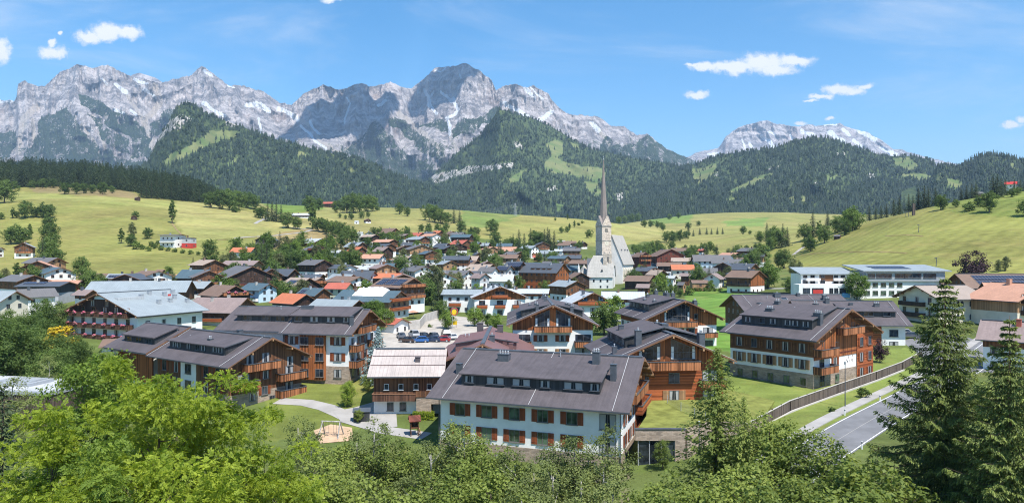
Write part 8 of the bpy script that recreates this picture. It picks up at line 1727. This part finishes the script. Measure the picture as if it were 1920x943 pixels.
def big_ash():
    """large tree with compound leaves, lower left"""
    def build(seed, px, ptop, Y, Rr, zlow, n_clump, per, label, matn):
        g = np.random.default_rng(seed); p = at(px, Y); H = zpix(ptop, Y) - p.z; r = empty('ash_tree', p); tag(r, label, 'tree')
        C = []; mid = (H + zlow) / 2; hz = (H - zlow) / 2
        while len(C) < n_clump:
            d = unit(g.normal(size=3)); q = .30 + .70 * g.random() ** .45; az = math.atan2(d[1], d[0]); lob = 1 + .20 * math.sin(3 * az + seed + d[2] * 2) + .13 * math.sin(7 * az + 1.7 * seed - d[2] * 5) + .10 * math.sin(9 * d[2] + seed)
            C.append((d[0] * q * Rr * lob, d[1] * q * Rr * lob, mid + d[2] * q * hz * (1 + .12 * math.sin(5 * az + seed))))
        order = np.argsort([c[2] for c in C]); lobes = [(*(np.array(C[j]) * [.72, .72, .93]), 1) for j in order[len(C) // 6::max(1, len(C) // 14)]]
        C = np.array(C); k = np.repeat(np.arange(len(C)), per); n = len(k); rad = .62 + .6 * g.random(len(C)); d = rand_dirs(n, g)
        B = C[k] + d * (rad[k] * g.random(n) ** .5)[:, None] * np.array([1, 1, .6])
        axis = unit(d * np.array([1, 1, .25]) + .75 * g.normal(size=d.shape) + np.array([0, 0, .12])); up = unit(np.array([0, 0, 1.0]) + .6 * g.normal(size=d.shape)); side = unit(np.cross(axis, up)); up = unit(np.cross(side, axis))
        Vs, ln = [], .14 + .07 * g.random(n)
        for t, s, m in [(.25, 1, .8), (.25, -1, .8), (.5, 1, 1), (.5, -1, 1), (.75, 1, .9), (.75, -1, .9), (.95, 0, 1)]:
            P = B + axis * (t * .27) + up * (-.10 * t * t)[..., None] if False else B + axis * (t * .27) - np.array([0, 0, .10 * t * t])
            D = unit(axis * (.75 if s else 1) + side * s * .85 - np.array([0, 0, .22])); Nn = unit(up + .25 * g.normal(size=up.shape)); Nn = unit(Nn - D * (Nn * D).sum(1, keepdims=True)); v, f = leaf_quads(P, Nn, D, ln * m, ln * m * .46); Vs.append(v)
        V_ = np.concatenate(Vs); Fc = np.arange(len(V_)).reshape(-1, 4); link('crown', mesh_np('ash_crown', V_, Fc, LEAF[matn]), r)
        mb = MB(); gg = random.Random(seed); mb.tube((0, 0, -1), (.2, 0, H * .28), Rr * .06, Rr * .045, 9); hub = Vector((.2, 0, H * .28))
        for l in lobes:
            c = Vector(l[:3]); m = hub.lerp(c, .55) + Vector((0, 0, -.06 * H)); mb.tube(hub, m, Rr * .028, Rr * .018, 6, 0, False); mb.tube(m, c, Rr * .018, Rr * .007, 6, 0, False)
            near_ = sorted(C.tolist(), key=lambda q: (Vector(q) - c).length)[:11]
            for q in near_: s0 = m.lerp(c, gg.uniform(.3, 1)); mb.tube(s0, Vector(q), Rr * .006, .012, 4, 0, False)
        mb.build('trunk', M['bark'], r, smooth=True)
    build(31, 300, 668, 40, 7.0, -1.5, 330, 122, 'large bright green ash tree filling the lower left of the picture', 'ash')
    build(37, 55, 752, 37, 4.6, -1, 150, 122, 'lower bright green ash at the bottom left corner, left of the large one', 'ash')
    build(41, 492, 772, 45, 3.6, -2, 112, 122, 'smaller ash at the right foot of the large ash tree', 'ash')
    build(43, 345, 845, 32, 3.4, 0, 84, 122, 'low ash crown at the bottom edge in front of the large ash', 'ash')
    build(47, 165, 840, 31, 3.0, 0, 70, 122, 'small ash crown at the bottom edge, near the left corner', 'ash_dark')
big_ash()
def big_spruce(px, ptop, Y, Rr, seed, label, levels=60):
    p = at(px, Y); H = zpix(ptop, Y) - p.z; r = empty('spruce_tree', p); tag(r, label, 'tree'); g = np.random.default_rng(seed); P, D, L, W, T = [], [], [], [], []; br = MB()
    for i in range(levels):
        f = (i + .5) / levels; z = H * (.05 + .94 * f); R0 = Rr * (1 - f) ** .86 + .10; m = max(4, int(9 - 4 * f))
        for j in range(m):
            a = 2 * math.pi * (j + .7 * g.random()) / m + i * 1.3; r1 = R0 * (.62 + .58 * g.random()); dx = np.array([math.cos(a), math.sin(a), 0]); sd = np.array([-math.sin(a), math.cos(a), 0]); dr = .26 + .16 * g.random()
            curve = lambda s: dx * (s * r1)[..., None] + np.array([0, 0, 1]) * (z + r1 * (.12 * s - dr * 1.4 * s ** 1.5 + .34 * s ** 4))[..., None]
            q = curve(np.array([0, .35, .7, 1.0])); 
            for u in range(3): br.tube(q[u], q[u + 1], .035 * (1 - f * .6) * (1 - u * .28) + .006, .035 * (1 - f * .6) * (.72 - u * .26) + .005, 4, 0, False)
            k = max(5, int(r1 * 8.5)); s = np.clip((np.arange(k) + g.random(k)) / k, .10, 1); b = curve(s)
            for sg in (-1, 1):
                tl = (.22 + .62 * (1 - s)) * min(1, r1 * .55) * (.7 + .6 * g.random(k))     # side twigs, longer towards the trunk
                n_ = 6
                for v in range(n_):
                    w = (v + .5) / n_; bp = b + sd * (sg * tl * w)[:, None] + dx * (tl * w * .55)[:, None] - np.array([0, 0, 1]) * (tl * w * w * .75)[:, None]
                    P.append(bp + .02 * g.normal(size=bp.shape)); D.append(unit(sd * sg * .35 + dx * .65 + np.array([0, 0, -.55]) * (.5 + g.random((k, 1))) + .22 * g.normal(size=bp.shape))); L.append((.17 + .17 * g.random(k)) * (1 - .25 * f)); W.append(.052 + .05 * g.random(k)); T.append(np.full(k, v == n_ - 1) | (s > .86))
            P.append(b); D.append(unit(dx * 1.0 + np.array([0, 0, -.12]) + .3 * g.normal(size=b.shape))); L.append(.22 + .12 * g.random(k)); W.append(.07 + .04 * g.random(k)); T.append(s > .8)
    P, D, L, W, T = (np.concatenate(x) for x in (P, D, L, W, T)); Nn = unit(np.array([0, 0, 1.0]) + .6 * g.normal(size=P.shape)); Nn = unit(Nn - D * (Nn * D).sum(1, keepdims=True)); V_, Fc = leaf_quads(P, Nn, D, L, W)
    link('crown', mesh_np('spruce_crown', V_, Fc, [LEAF['spruce_near'], LEAF['larch']], mi=(T & (g.random(len(T)) < .62)).astype(int)), r)
    br.tube((0, 0, -1), (0, 0, H * .5), H * .014, H * .009, 8).tube((0, 0, H * .5), (0, 0, H * .995), H * .009, .012, 8); br.build('trunk', M['bark'], r, smooth=True)
    cn = MB(); gg = random.Random(seed)
    for i in range(90):
        j = gg.randrange(len(P)); q = P[j]
        if q[2] < H * .25 or np.hypot(q[0], q[1]) < Rr * (1 - q[2] / H) * .55: continue
        cn.lathe([(.012, q[2] - .18), (.028, q[2] - .12), (.03, q[2] - .05), (.01, q[2])], 5, 0, (q[0], q[1]))
    cn.build('cones', M['timber_brown'], r)
big_spruce(1772, 512, 47, 7.6, 51, 'large spruce with drooping cone hung branches in the right foreground'); big_spruce(1893, 588, 42, 6.2, 53, 'second large spruce cut by the right picture edge', 54); big_spruce(1975, 640, 48, 5.6, 57, 'third spruce just outside the right edge, its branches reaching in', 44)
